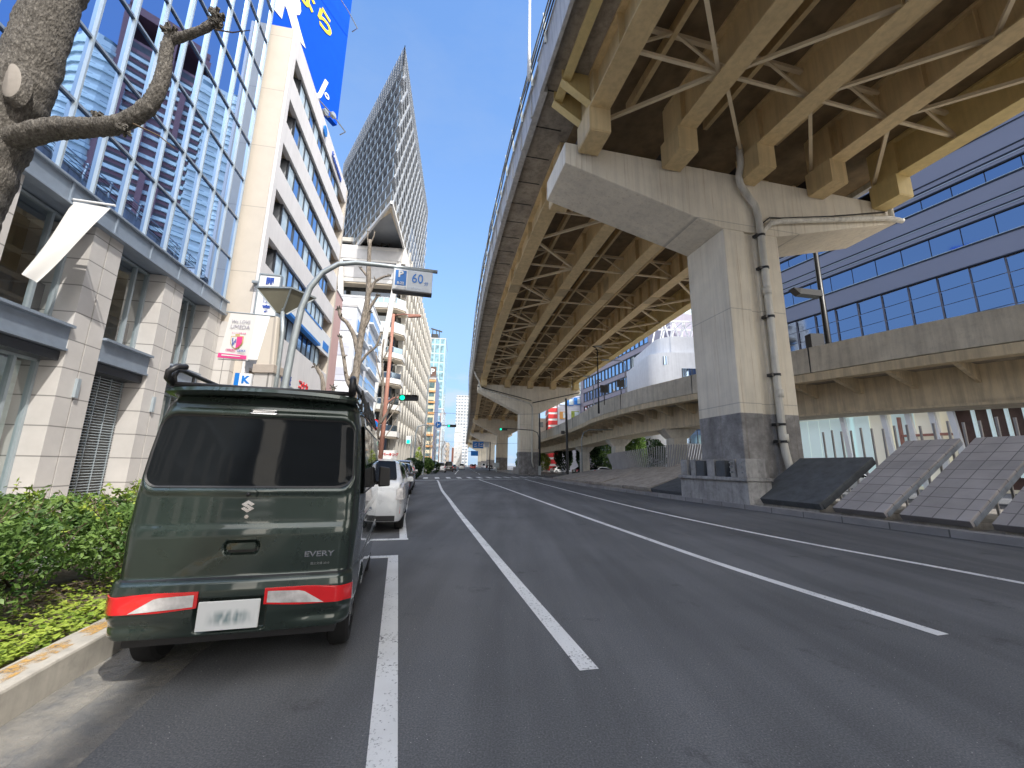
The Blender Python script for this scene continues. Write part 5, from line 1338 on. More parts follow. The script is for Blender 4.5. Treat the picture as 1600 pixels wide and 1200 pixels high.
def blur_mat():
    m, nt, b = nodes_of('blurred_digits'); co = coords(nt, (1, 1, 1))
    sep = N(nt, 'ShaderNodeSeparateXYZ'); L(nt, co, sep.inputs[0])
    n1 = noise_t(nt, coords(nt, (26, 1, 9)), 1, 1)
    def bandf(o, c, w_):
        s = N(nt, 'ShaderNodeMath', operation='SUBTRACT'); L(nt, o, s.inputs[0]); s.inputs[1].default_value = c
        a = N(nt, 'ShaderNodeMath', operation='ABSOLUTE'); L(nt, s.outputs[0], a.inputs[0])
        return ramp(nt, a.outputs[0], [(w_ * .3, g3(1)), (w_, g3(0))])
    bz = bandf(sep.outputs[2], .443, .055); bx = bandf(sep.outputs[0], .01, .15)
    d = mixc(nt, 'MULTIPLY', 1, mixc(nt, 'MULTIPLY', 1, bz, bx), ramp(nt, n1, [(.36, g3(.15)), (.56, g3(1))]))
    c = mixc(nt, 'MIX', d, (.70, .72, .73), (.20, .27, .29)); L(nt, c, b.inputs['Base Color']); b.inputs['Roughness'].default_value = .5; return m
pb = MB(); pb.quad((-.176, -.0535, .372), (.176, -.0535, .372), (.176, -.0535, .541), (-.176, -.0535, .541)); pb.build('plate_face', blur_mat(), vanroot)
patch('door_handle', 'vanpaint', rpoly(0, .872, .088, .022, .012), .012, vanroot, nr=6, ncx=16, thick=.03, feat=False)
patch('handle_recess', 'blackplastic', rpoly(0, .842, .09, .014, .008), .002, vanroot, nr=4, ncx=10)
patch('high_brake_lamp', 'chrome', rpoly(0, 1.818, .095, .017, .016), .012, vanroot, nr=6, ncx=14, thick=.02)
patch('lamp_lens', 'lampwhite', rpoly(0, 1.818, .075, .009, .008), .015, vanroot, nr=4, ncx=10)
patch('camera_pod', 'vanpaint', rpoly(0, 1.222, .05, .028, .02, .0), .030, vanroot, nr=8, ncx=12, thick=.05)
mb = MB(); mb.tube([(0, yr(0, 1.222) - .045, 1.218), (0, yr(0, 1.222) - .02, 1.222)], .014, 12); mb.build('camera_lens', 'dark', vanroot, smooth=True)
mb = MB(); yk = yr(0, 1.07); mb.tube([(0, yk - .010, 1.065), (0, yk + .01, 1.065)], .013, 14); mb.build('key_lock', 'chrome', vanroot)
# emblem: a slanted square S made of two hooked strokes
def emb(pts, z0_, s_):
    mb = MB(); y = yr(0, 1.13) - .009
    q = [(x * s_, z0_ + z * s_) for x, z in pts]; n = len(q)
    mb.add([(x, y - .004, z) for x, z in q] + [(x, y + .012, z) for x, z in q], [tuple(range(n))] + [(i, (i + 1) % n, n + (i + 1) % n, n + i) for i in range(n)])
    return mb
e1 = [(-1, .28), (0, 1), (1, .28), (.42, -.12), (.05, .15), (.42, .38), (0, .66), (-.42, .38), (.0, .08), (-.45, -.22)]
m1 = [(0, 1), (1, .3), (.62, .05), (.0, .50), (-.22, .33), (.55, -.2), (.95, -.30), (.2, .36)]
S1 = [(-.95, .30), (0, .98), (.62, .54), (.18, .42), (0, .55), (-.25, .36), (.95, -.30), (.62, -.5), (-.62, .10)]
S1 = [(0, .98), (.95, .32), (.55, .05), (0, .45), (-.22, .30), (.95, -.32), (.62, -.52), (-.95, .32)]
S2 = [(-x, -z) for x, z in S1]
mb = emb([(-1, .35), (0, 1), (1, .35), (.55, .05), (0, .42), (-.12, .34), (1, -.35), (0, -1), (-1, -.35), (-.55, -.05), (0, -.42), (.12, -.34)], 1.135, .042)
mb.build('badge', 'chrome', vanroot)
def vtext(s, size, x, z, mt, name, sx=1, bold=0):
    o = text(s, size, (0, 0, 0), (1, 0, 0), (0, 0, 1), mt, name, vanroot, .003, bold, sx=sx)
    for v in o.data.vertices:
        xx, zz2, dy = v.co.x + x, v.co.z + z, v.co.y
        v.co = Vector((xx, yr(xx, zz2) - .004 + dy, zz2))
    return o
vtext('EVERY', .052, .50, .800, 'chrome', 'model_lettering', 1.35, .0012)
vtext('国土交通 2010', .018, .51, .735, 'silver', 'sticker_lettering', 1.1)
# spoiler
mb = MB(); q = []
SX = 24
for i in range(SX + 1):
    t = -1 + 2 * i / SX; yy = .075 * t ** 4 + .02; zt = 1.985 - .02 * t * t; x = t * .648
    q.append([(x, yy + .0, zt - .028), (x, yy + .015, zt), (x, yy + .24, zt + .012), (x, yy + .26, zt - .055), (x, yy + .05, zt - .045)])
k = 5
mb.add([p for r_ in q for p in r_], [(i * k + j, i * k + (j + 1) % k, (i + 1) * k + (j + 1) % k, (i + 1) * k + j) for i in range(SX) for j in range(k)] + [tuple(range(k)), tuple(SX * k + j for j in range(k))])
mb.build('spoiler', 'vanpaint', vanroot, smooth=True, autos=45)
# side glass, pillars, door gaps on both sides
for s in (-1, 1):
    def sp(y, z, off=.004):
        k = min(range(len(st)), key=lambda i: abs(side_pt(1, i, z)[1] - y)); return (s * (hw(z) + .022 + off), y, z)
    for y0_, y1_ in ((.30, 1.12), (1.16, 2.02), (2.06, 2.72)):
        mb = MB(); y1b = y1_ - (.28 if y1_ > 2.5 else 0)
        zz3 = [1.22, 1.35, 1.5, 1.62, 1.74]; pts = []
        for z in zz3: f_ = (z - 1.22) / .52; pts += [sp(y0_ + .03 * f_, z), sp(y1_ + (y1b - y1_) * f_, z)]
        mb.add(pts, [(2 * i, 2 * i + 1, 2 * i + 3, 2 * i + 2) for i in range(4)]); mb.build('side_window', 'carglass', vanroot, smooth=True)
    mb = MB(); mb.add([sp(.26, 1.2, .002), sp(2.78, 1.2, .002), sp(2.42, 1.765, .002), sp(.30, 1.765, .002)], [(0, 1, 2, 3)]); mb.build('window_surround', 'blackplastic', vanroot)
    for y in (1.14, 2.04):
        mb = MB()
        for z0_, z1_ in ((.34, .66), (.66, 1.2)): mb.add([sp(y - .005, z0_, .004), sp(y + .005, z0_, .004), sp(y + .005, z1_, .004), sp(y - .005, z1_, .004)], [(0, 1, 2, 3)])
        mb.build('door_gap', 'dark', vanroot)
    mb = MB(); mb.box(*sorted((s * .735, s * .752)), .35, 1.12, .985, 1.0); mb.build('slide_rail', 'dark', vanroot)
    mb = MB(); mb.tube([(s * .745, 1.25, .98), (s * .762, 1.27, .98), (s * .762, 1.40, .98), (s * .745, 1.42, .98)], .012, 8); mb.build('door_handle', 'chrome', vanroot, smooth=True)
    # mirror
    mb = MB(); mb.hexa([(s * .775, 2.30, 1.15), (s * .925, 2.32, 1.16), (s * .915, 2.44, 1.17), (s * .775, 2.46, 1.16), (s * .775, 2.30, 1.42), (s * .915, 2.32, 1.40), (s * .90, 2.42, 1.38), (s * .775, 2.44, 1.40)]); mb.bar((s * .70, 2.40, 1.19), (s * .80, 2.38, 1.21), .05, .05)
    mb.build('side_mirror', 'blackplastic', vanroot, bevel=.02)
    # wheels
    for wy in (.60, 2.92):
        W = MB(); xo = s * .715; xi = s * .56; rr_ = .278
        prof = [(xi, .18), (xi, rr_ - .03), (xi + s * .02, rr_ - .005), (xi + s * .04, rr_), (xo - s * .04, rr_), (xo - s * .02, rr_ - .005), (xo, rr_ - .03), (xo, .19), (xo - s * .02, .17)]
        n = 40; pts = []; fs = []
        for i in range(n):
            a = 2 * pi * i / n
            for x, r_ in prof: pts.append((x, wy + r_ * cos(a), .278 + r_ * sin(a)))
        k = len(prof)
        for i in range(n):
            for j in range(k - 1): fs.append((i * k + j, i * k + j + 1, ((i + 1) % n) * k + j + 1, ((i + 1) % n) * k + j))
        W.add(pts, fs); tyre = W.build('wheel', 'rubber', vanroot, smooth=True, autos=35)
        rm = MB(); rm.tube([(xo - s * .06, wy, .278), (xo - s * .03, wy, .278)], .175, 24)
        for i in range(8):
            a = 2 * pi * i / 8; rm.bar((xo - s * .02, wy, .278), (xo - s * .02, wy + .16 * cos(a), .278 + .16 * sin(a)), .035, .02)
        r_o = rm.build('rim', 'silver', tyre)
mb = MB(); mb.box(-.64, .64, .12, 3.1, .25, .42); mb.build('underbody', 'blackplastic', vanroot)
mb = MB(); z = 1.08; mb.add([(-.66, yf(z) - .03, z + .05), (.66, yf(z) - .03, z + .05), (.56, yf(1.88) + .0, 1.88), (-.56, yf(1.88) + .0, 1.88)], [(0, 1, 2, 3)]); mb.build('windscreen', 'carglass', vanroot)
mb = MB(); mb.box(-.69, .69, 3.1, 3.29, .3, 1.1); mb.build('front_panel', 'vanpaint', vanroot)
# roof rack
RK = thing('roof_rack', 'black steel roof rack basket on top of the dark green van', 'roof rack'); LOCAL.add(RK.name)
mb = MB()
for s in (-1, 1):
    x = s * .60
    mb.tube([(x, .16, 2.03), (x, .10, 2.05), (x, .07, 2.10), (x, .10, 2.15), (x, .18, 2.165), (x, 2.35, 2.165), (x, 2.45, 2.12), (x, 2.4, 2.04)], .017, 10)
    mb.tube([(x, .14, 2.035), (x, 2.42, 2.035)], .015, 8)
mb.build('side_rail', 'blackplastic', RK, smooth=True)
mb = MB(); mb.tube([(-.60, .10, 2.05), (.60, .10, 2.05)], .018, 8); mb.build('end_bar', 'blackplastic', RK, smooth=True)
mb = MB(); mb.tube([(-.60, 2.42, 2.1), (.60, 2.42, 2.1)], .016, 8); mb.build('end_bar', 'blackplastic', RK, smooth=True)
for i in range(11): mb = MB(); y = .22 + i * .21; mb.box(-.60, .60, y, y + .035, 2.025, 2.045); mb.build('cross_bar', 'blackplastic', RK)
for s in (-1, 1):
    for i in range(6): mb = MB(); y = .35 + i * .38; mb.tube([(s * .60, y, 2.035), (s * .60, y, 2.16)], .010, 6); mb.build('upright', 'blackplastic', RK)
    for y in (.5, 1.3, 2.1): mb = MB(); mb.box(*sorted((s * .55, s * .66)), y, y + .07, 1.93, 2.03); mb.box(*sorted((s * .60, s * .662)), y + .005, y + .06, 1.86, 1.95); mb.build('foot', 'blackplastic', RK)
# ladder-like bars hung on the right side of the rack
mb = MB()
for i in range(6): z = 1.93 + i * .035; x = .655 + .010 * (5 - i); mb.bar((x, .40, z), (x, 1.9, z), .016, .012)
for y in (.42, 1.15, 1.88): mb.bar((.72, y, 1.90), (.655, y, 2.14), .02, .02)
mb.build('side_ladder', 'blackplastic', RK)
mb = MB(); mb.tube([(-.615, .10, 2.05), (-.615, .02, 2.08), (-.60, -.01, 2.12), (-.575, .03, 2.165), (-.55, .10, 2.18)], .022, 10); mb.build('bent_end', 'blackplastic', RK, smooth=True); mb = MB(); mb.tube([(.615, .10, 2.05), (.615, .05, 2.09), (.61, .08, 2.16), (.60, .16, 2.19)], .026, 10); mb.build('bent_end', 'blackplastic', RK, smooth=True)
for o in (vanroot, RK): o.location = (-1.85, 2.95, 0 if o is vanroot else -.058); o.rotation_euler = (0, 0, R(15.3))

# ------------------------------------------------------------------ other cars
def car(name, label, cat, Ln, Wd, Ht, paint, kind='wagon', group=None):
    """local frame: origin under the rear bumper, y forward"""
    t = thing(name, label, cat, (0, 0, 0), group); LOCAL.add(t.name); h2 = Wd / 2
    if kind == 'wagon': top = [(0, .92), (.03, 1.0), (.10, 1.08), (.55, Ht - .06), (.8, Ht - .015), (1.6, Ht), (2.3, Ht - .03), (2.75, Ht - .10), (3.55, 1.02), (3.9, .95), (Ln - .12, .78), (Ln, .60)]; belt = .96
    elif kind == 'box': top = [(0, 1.0), (.02, 1.1), (.14, Ht - .12), (.28, Ht - .02), (1.4, Ht), (Ln * .58, Ht - .02), (Ln * .66, Ht - .10), (Ln * .84, 1.08), (Ln - .1, .9), (Ln, .66)]; belt = 1.0
    else: top = [(0, .88), (.04, .98), (.55, 1.04), (1.15, Ht - .05), (1.6, Ht), (2.3, Ht - .02), (2.7, Ht - .10), (3.45, 1.0), (3.9, .93), (Ln - .12, .76), (Ln, .6)]; belt = .93
    ys_ = sorted(set([p[0] for p in top] + [i * .12 for i in range(int(Ln / .12) + 1)] + [Ln]))
    wl = [(0, h2 - .16), (.06, h2 - .07), (.18, h2 - .03), (.5, h2), (Ln - .7, h2), (Ln - .25, h2 - .08), (Ln, h2 - .22)]
    secs = []
    def sec(y):
        T = interp(top, y); w_ = interp(wl, y); b = min(belt, T - .03); g = max(0, (T - b)) / max(.01, Ht - belt); wr = w_ - .05 - .17 * min(1, g) ** 1.2; zb = .24
        a = [(w_ - .06, zb), (w_ - .01, .34), (w_, .55), (w_ - .005, .75), (w_ - .03, b), (w_ - .06 - .02 * g, b + (T - b) * .25), (wr + .035, b + (T - b) * .72), (wr, b + (T - b) * .90), (wr - .09, T - .008), (wr - .28, T + .006 * g), (0, T + .012 * g)]
        return a
    wheels_y = (.72, Ln - .85)
    for y in ys_:
        a = sec(y); r = [(x, z) for x, z in a]
        row = []
        for x, z in r + [(-x, z) for x, z in reversed(r[:-1])]:
            for wy in wheels_y:
                d = abs(y - wy)
                if d < .36 and abs(x) > h2 - .3: z = max(z, math.sqrt(.36 ** 2 - d * d) + .30)
            row.append((x, y, z))
        secs.append(row)
    mb = MB(); k = len(secs[0]); pts = [p for r in secs for p in r]
    fs = [(i * k + j, i * k + j + 1, (i + 1) * k + j + 1, (i + 1) * k + j) for i in range(len(secs) - 1) for j in range(k - 1)]
    fs += [tuple(range(k)), tuple((len(secs) - 1) * k + j for j in range(k))]
    mb.add(pts, fs); mb.build('body', paint, t, smooth=True, autos=32)
    def topz(y): return interp(top, y)
    # rear and front glass
    gy = {'wagon': ((.12, .56), (2.80, 3.50)), 'box': ((.035, .17), (Ln * .665, Ln * .835)), 'sedan': ((.60, 1.12), (2.74, 3.40))}[kind]
    for nm, (a, b) in zip(('rear_window', 'windscreen'), gy):
        mb = MB(); pts = []; n = 8
        for i in range(n + 1):
            y = a + (b - a) * i / n; S_ = sec(y); x = S_[8][0] - .0; z = S_[8][1]
            pts += [(-x, y - .006, z + .012), (-x * .5, y - .008, z + .020), (0, y - .008, z + .022), (x * .5, y - .008, z + .020), (x, y - .006, z + .012)]
        mb.add(pts, [(i * 5 + j, i * 5 + j + 1, (i + 1) * 5 + j + 1, (i + 1) * 5 + j) for i in range(n) for j in range(4)]); mb.build(nm, 'carglass', t, smooth=True)
    for s in (-1, 1):
        y0_, y1_ = (gy[0][1] - .12 if kind != 'box' else .35), gy[1][0] + .35
        n = 10; mb = MB(); pts = []
        for i in range(n + 1):
            y = y0_ + (y1_ - y0_) * i / n; S_ = sec(y); lo, hi = S_[5], S_[6]
            if topz(y) < belt + .2: hi = (lo[0] - .01, lo[1] + .02)
            pts += [(s * (lo[0] + .012), y, lo[1] - .06), (s * (hi[0] + .012), y, hi[1] + .03)]
        mb.add(pts, [(2 * i, 2 * i + 2, 2 * i + 3, 2 * i + 1) for i in range(n)]); mb.build('side_window', 'carglass', t, smooth=True)
        mb = MB(); w_ = h2 - .07
        if kind == 'box': mb.hexa([(s * (w_ - .12), -.02, .85), (s * (w_ + .02), .03, .85), (s * (w_ + .035), .16, .85), (s * (w_ - .12), .1, .85), (s * (w_ - .13), .02, 1.25), (s * (w_ - .02), .07, 1.25), (s * (w_ - .01), .2, 1.25), (s * (w_ - .13), .15, 1.25)])
        else: mb.hexa([(s * (w_ - .17), -.015, .72), (s * (w_ - .0), .04, .72), (s * (w_ + .045), .2, .74), (s * (w_ - .12), .1, .74), (s * (w_ - .15), .02, .92), (s * (w_ - .03), .08, .92), (s * (w_ + .0), .34, 1.06), (s * (w_ - .14), .2, .96)])
        mb.v = [Vector((v.x + s * .03, v.y - .03, v.z - .04 + (.05 if v.z > .85 else 0))) for v in mb.v]; mb.build('tail_lamp', 'lampred' if kind != 'wagon' else 'lampwhite', t, bevel=.015)
        mb = MB(); mb.box(*sorted((s * (w_ - .16), s * (w_ - .01))), -.005 + .03, .16, .60, .72); mb.build('lamp_clear', 'lampwhite', t, bevel=.015)
        mb = MB(); mb.box(*sorted((s * (w_ - .06), s * (w_ - .03))), -.004 + .05, .12, .40, .56); mb.build('reflector', 'lampred', t)
        mb = MB(); mb.hexa([(s * (h2 - .06), gy[1][0] + .20, .95), (s * (h2 + .14), gy[1][0] + .22, .95), (s * (h2 + .12), gy[1][0] + .34, .96), (s * (h2 - .06), gy[1][0] + .34, .96), (s * (h2 - .06), gy[1][0] + .20, 1.08), (s * (h2 + .13), gy[1][0] + .22, 1.08), (s * (h2 + .11), gy[1][0] + .32, 1.07), (s * (h2 - .06), gy[1][0] + .32, 1.07)]); mb.build('side_mirror', paint, t, bevel=.02)
        for wy in wheels_y:
            W = MB(); xo, xi = s * (h2 - .02), s * (h2 - .22); rr_ = .315
            prof = [(xi, .2), (xi, rr_ - .03), (xi + s * .03, rr_), (xo - s * .03, rr_), (xo, rr_ - .03), (xo, .21), (xo - s * .02, .2)]; n = 28; k2 = len(prof)
            pts = [(x, wy + r_ * cos(2 * pi * i / n), .315 + r_ * sin(2 * pi * i / n)) for i in range(n) for x, r_ in prof]
            W.add(pts, [(i * k2 + j, i * k2 + j + 1, ((i + 1) % n) * k2 + j + 1, ((i + 1) % n) * k2 + j) for i in range(n) for j in range(k2 - 1)]); w_o = W.build('wheel', 'rubber', t, smooth=True, autos=35)
            rm = MB(); rm.tube([(xo - s * .08, wy, .315), (xo - s * .03, wy, .315)], .205, 20); rm.build('rim', 'silver', w_o)
    mb = MB(); mb.box(-h2 + .14, h2 - .14, .15, Ln - .2, .2, .36); mb.build('underbody', 'blackplastic', t)
    mb = MB(); mb.box(-h2 + .2, h2 - .2, -.015, .1, .25, .36); mb.build('lower_bumper', 'blackplastic', t)
    mb = MB(); mb.box(-.17, .17, -.03, .0, .66, .82) if kind != 'box' else mb.box(-.17, .17, -.03, .0, .6, .76); mb.build('licence_plate', 'plate', t)
    return t
def place(t, x, y, hd): t.location = (x, y, 0); t.rotation_euler = (0, 0, -R(hd)); return t
g = 'cars parked along the kerb ahead of the van'
c_ = car('parked_car', 'white hatchback wagon parked directly ahead of the dark green van', 'car', 4.6, 1.76, 1.56, 'pearl', 'wagon', g); place(c_, -3.12, 8.85, -13)
c_ = car('parked_car', 'black car parked ahead of the white wagon', 'car', 4.5, 1.72, 1.52, 'carblack', 'wagon', g); place(c_, -4.35, 14.2, -13)
c_ = car('parked_car', 'dark grey car parked between the black car and the silver one', 'car', 4.4, 1.70, 1.50, 'cargrey', 'wagon', g); place(c_, -5.5, 19.6, -12)
c_ = car('parked_car', 'silver boxy car with red tail lamps, last one parked before the crossing', 'car', 4.2, 1.68, 1.68, 'carsilver', 'box', g); place(c_, -6.65, 25.0, -12)
mv = car('parked_minivan', 'pale silver minivan seen from behind just past the crossing', 'car', 4.7, 1.70, 1.82, 'carsilver', 'box', 'vehicles far down the road'); place(mv, -12.7, 75, -6.6)
dk = car('distant_car', 'dark van stopped just beyond the pale silver minivan', 'van', 4.7, 1.75, 2.1, 'carblack', 'box', 'vehicles far down the road'); place(dk, -12.6, 84, -6.6)
far = [((-13.8, 98), 'cargrey', 'sedan', 1.5, 'grey saloon beyond the dark van on the left'), ((-14.0, 118), 'pearl', 'box', 1.8, 'white boxy car farther down the left lane'), ((-13.6, 150), 'carred', 'sedan', 1.5, 'red car far away in the left lanes'),
       ((-16.2, 172), 'carred', 'box', 1.8, 'second small red vehicle far down the road'), ((-12.4, 190), 'pearl', 'box', 2.2, 'cream vehicle in the middle of the far road'), ((-9.0, 165), 'carblack', 'sedan', 1.5, 'black car with red lamps far down on the right'),
       ((-7.2, 150), 'cargrey', 'wagon', 1.5, 'dark car far away nearest the median'), ((-18.6, 215), 'carsilver', 'box', 1.9, 'silver vehicle at the vanishing end of the road')]
for (x, y), pt_, kd, H_, lb in far:
    c_ = car('distant_car', lb, 'car', 4.5, 1.72, H_, pt_, kd, 'vehicles far down the road'); place(c_, x, y, -6.6)
c_ = car('distant_car', 'white car parked in the sun under the ramp beside the dark shrubs', 'car', 4.5, 1.7, 1.5, 'pearl', 'sedan', 'cars glimpsed under the ramp'); place(c_, 9.2, 92, 60)
c_ = car('distant_car', 'white car half hidden behind the low slabs by the ramp pier', 'car', 4.5, 1.7, 1.5, 'pearl', 'sedan', 'cars glimpsed under the ramp'); place(c_, 13.4, 68, 70)
c_ = car('distant_car', 'black car beside the white one behind the low slabs', 'car', 4.5, 1.7, 1.5, 'carblack', 'sedan', 'cars glimpsed under the ramp'); place(c_, 10.8, 70, 65)
c_ = car('distant_car', 'white car seen between the fence posts before the pale shop windows', 'car', 4.5, 1.7, 1.5, 'pearl', 'sedan', 'cars glimpsed under the ramp'); place(c_, 24.6, 32.5, 150)
# ------------------------------------------------------------------ vegetation
def limb(mb, pts, r0, r1, n=10, rough=.25, sub=4):
    q = []; rs = []
    P = [Vector(p) for p in pts]; m = (len(P) - 1) * sub
    for i in range(m + 1):
        t = i / sub; k = min(int(t), len(P) - 2); u = t - k
        a, b, c, d = P[max(k - 1, 0)], P[k], P[k + 1], P[min(k + 2, len(P) - 1)]
        q.append(.5 * (2 * b + (c - a) * u + (2 * a - 5 * b + 4 * c - d) * u * u + (-a + 3 * b - 3 * c + d) * u ** 3))
        r = r0 + (r1 - r0) * i / m; rs.append(r * (1 + .10 * noise.noise(q[-1] * 3 / max(r, .05) * .3)))
    mb.tube(q, rs, n, rough=rough)
NT = thing('street_tree', 'thick rough-barked pollarded tree trunk at the left edge with one crooked bare branch', 'tree', (-4.4, 3.0, 0))
mb = MB(); limb(mb, [(-4.72, 3.0, 0), (-4.68, 3.0, 1.5), (-4.60, 3.0, 3.0), (-4.53, 3.0, 3.7), (-4.44, 3.0, 4.4), (-4.38, 3.0, 4.9), (-4.34, 3.0, 5.7), (-4.25, 3.05, 6.8), (-4.12, 3.1, 8.2)], .24, .16, 40, .07, 22)
mb.build('trunk', 'bark', NT, smooth=True)
mb = MB(); limb(mb, [(-4.35, 2.98, 4.10), (-4.0, 2.98, 4.22), (-3.75, 2.98, 4.24), (-3.45, 2.98, 4.28), (-3.22, 2.98, 4.47), (-3.15, 2.98, 4.78), (-3.17, 2.98, 5.1), (-3.14, 2.98, 5.26)], .092, .040, 22, .12, 16)
limb(mb, [(-3.16, 2.98, 5.18), (-3.02, 2.98, 5.24), (-2.86, 2.98, 5.33), (-2.77, 2.98, 5.46)], .038, .034, 16, .14, 12)
NTB = mb.build('branch', 'bark', NT, smooth=True)
for c, r_ in (((-3.15, 2.97, 5.25), .07), ((-2.77, 2.97, 5.45), .065), ((-2.75, 2.97, 5.38), .05), ((-3.62, 2.97, 4.34), .05), ((-3.35, 2.95, 4.20), .05)):
    mb = MB()
    for _ in range(34):
        d = Vector((rnd(-1, 1), rnd(-1, 1), rnd(-.6, 1))).normalized(); a = Vector(c) + d * r_ * .4; b = Vector(c) + d * r_ * rnd(.7, 1.25); mb.bar(a, b, .016, .022)
    mb.build('burl', 'bark', NTB)
mb = MB(); 
for a, b, c in (((-2.76, 2.97, 5.30), (-2.6, 2.97, 5.27), (-2.44, 2.97, 5.30)), ((-3.3, 2.97, 4.28), (-3.05, 2.97, 4.16), (-2.9, 2.97, 4.04))): mb.tube([a, b, c], [.008, .006, .003], 5)
mb.build('twig', 'twig', NT)
mb = MB(); pts = []; n = 24
c0 = Vector((-4.27, 2.83, 4.56)); 
for rr_, dy in ((.0, -.012), (.75, -.010), (1.0, .0), (1.12, .012), (1.3, .06)):
    for i in range(n): a = 2 * pi * i / n; pts.append((c0.x + .085 * rr_ * cos(a) - .03 * rr_ * sin(a), c0.y + dy + .012 * abs(cos(a)) * rr_, c0.z + .17 * rr_ * sin(a)))
mb.add(pts, [(j * n + i, j * n + (i + 1) % n, (j + 1) * n + (i + 1) % n, (j + 1) * n + i) for j in range(2) for i in range(n)]); mb.build('healed_cut', 'cut', NT, smooth=True)
mb = MB(); mb.add([(x, y, z) for x, y, z in pts], [(j * n + i, j * n + (i + 1) % n, (j + 1) * n + (i + 1) % n, (j + 1) * n + i) for j in range(2, 4) for i in range(n)]); mb.build('bark_ring', 'bark', NT, smooth=True)
mb = MB(); limb(mb, [(-4.5, 2.95, 4.36), (-4.3, 2.78, 4.30), (-4.15, 2.68, 4.24)], .05, .035, 12, .3); limb(mb, [(-4.5, 2.95, 3.44), (-4.15, 2.8, 3.36)], .05, .03, 10, .3); mb.build('stub', 'cut', NT, smooth=True)

def bare_tree(name, label, base, trunk, limbs, r0, r1, group='bare pollarded street trees'):
    t = thing(name, label, 'tree', base, group)
    mb = MB(); limb(mb, trunk, r0, r1, 12, .2, 5); mb.build('trunk', 'bark2', t, smooth=True)
    for pts, a, b in limbs:
        mb = MB(); kn = MB(); limb(mb, pts, a, b, 9, .2, 4)
        c = Vector(pts[-1])
        for _ in range(14):
            d = Vector((rnd(-1, 1), rnd(-1, 1), rnd(-.3, 1))).normalized(); kn.bar(c, c + d * b * rnd(1.5, 3.0), b * .5, b * .5)
        if len(pts) > 2:
            for q in pts[1:-1]:
                if rnd(0, 1) < .7: d = Vector((rnd(-1, 1), rnd(-1, 1), rnd(.2, 1))).normalized(); mb.tube([q, Vector(q) + d * .16], [a * .5, a * .3], 6)
        br_o = mb.build('branch', 'bark2', t, smooth=True); kn.build('burl', 'bark', br_o)
    return t
Y = 12
bare_tree('bare_tree', 'tall bare street tree with stubby pollarded branches above the black roof rack', (-4.85, Y, 0),
    [(-4.85, Y, 0), (-4.85, Y, 1.5), (-4.8, Y, 3.0), (-4.76, Y, 4.2), (-4.72, Y, 5.2), (-4.62, Y, 6.7), (-4.68, Y, 7.6), (-4.73, Y, 8.6)],
    [([(-4.76, Y, 4.75), (-4.95, Y, 5.35), (-5.2, Y, 5.75), (-5.4, Y, 5.92), (-5.49, Y, 6.2)], .075, .05),
     ([(-4.78, Y, 3.6), (-4.95, Y, 3.8), (-5.06, Y, 4.1), (-5.18, Y, 4.6), (-5.36, Y, 5.25)], .07, .045),
     ([(-4.98, Y, 3.9), (-4.75, Y, 4.3), (-4.5, Y, 4.72), (-4.22, Y, 5.0), (-4.11, Y, 5.43)], .05, .025),
     ([(-4.63, Y, 6.6), (-4.5, Y, 6.95), (-4.42, Y, 7.15), (-4.2, Y, 7.3), (-4.0, Y, 7.36)], .055, .03),
     ([(-4.66, Y, 5.9), (-4.5, Y, 6.3), (-4.31, Y, 6.66)], .06, .04), ([(-4.68, Y, 7.3), (-4.85, Y, 7.5), (-4.95, Y, 7.6)], .04, .03), ([(-4.7, Y, 5.5), (-4.55, Y, 5.8), (-4.52, Y, 6.1)], .05, .04),
     ([(-4.72, Y, 8.3), (-4.8, Y, 8.6), (-4.82, Y, 8.9)], .03, .02), ([(-4.72, Y, 8.4), (-4.62, Y, 8.7), (-4.6, Y, 8.9)], .03, .02)], .15, .055)
Y = 9.0
bare_tree('bare_tree', 'short bare tree whose knobbly tips show just over the van roof before the pink wall', (-4.3, Y, 0),
    [(-4.3, Y, 0), (-4.3, Y, 1.4), (-4.27, Y, 2.3)], [([(-4.27, Y, 2.2), (-4.25, Y, 2.8), (-4.32, Y, 3.3), (-4.5, Y, 3.6)], .06, .04), ([(-4.26, Y, 2.2), (-4.1, Y, 2.7), (-4.05, Y, 3.1)], .05, .04)], .09, .06)
Y = 16
bare_tree('bare_tree', 'slender bare sapling beside the red brown signal pole', (-5.3, Y, 0),
    [(-5.35, Y, 0), (-5.3, Y, 2), (-5.2, Y, 3.5), (-5.22, Y, 4.6), (-5.34, Y, 5.7), (-5.33, Y, 6.5)], [([(-5.2, Y, 3.0), (-4.9, Y, 3.5), (-4.6, Y, 4.2)], .06, .03), ([(-5.22, Y, 4.5), (-5.5, Y, 5.3), (-5.6, Y, 5.9)], .03, .02), ([(-5.3, Y, 5.6), (-5.1, Y, 6.1), (-5.05, Y, 6.6)], .03, .015), ([(-5.2, Y, 2.4), (-5.6, Y, 2.9), (-5.8, Y, 3.6)], .05, .02)], .075, .03)
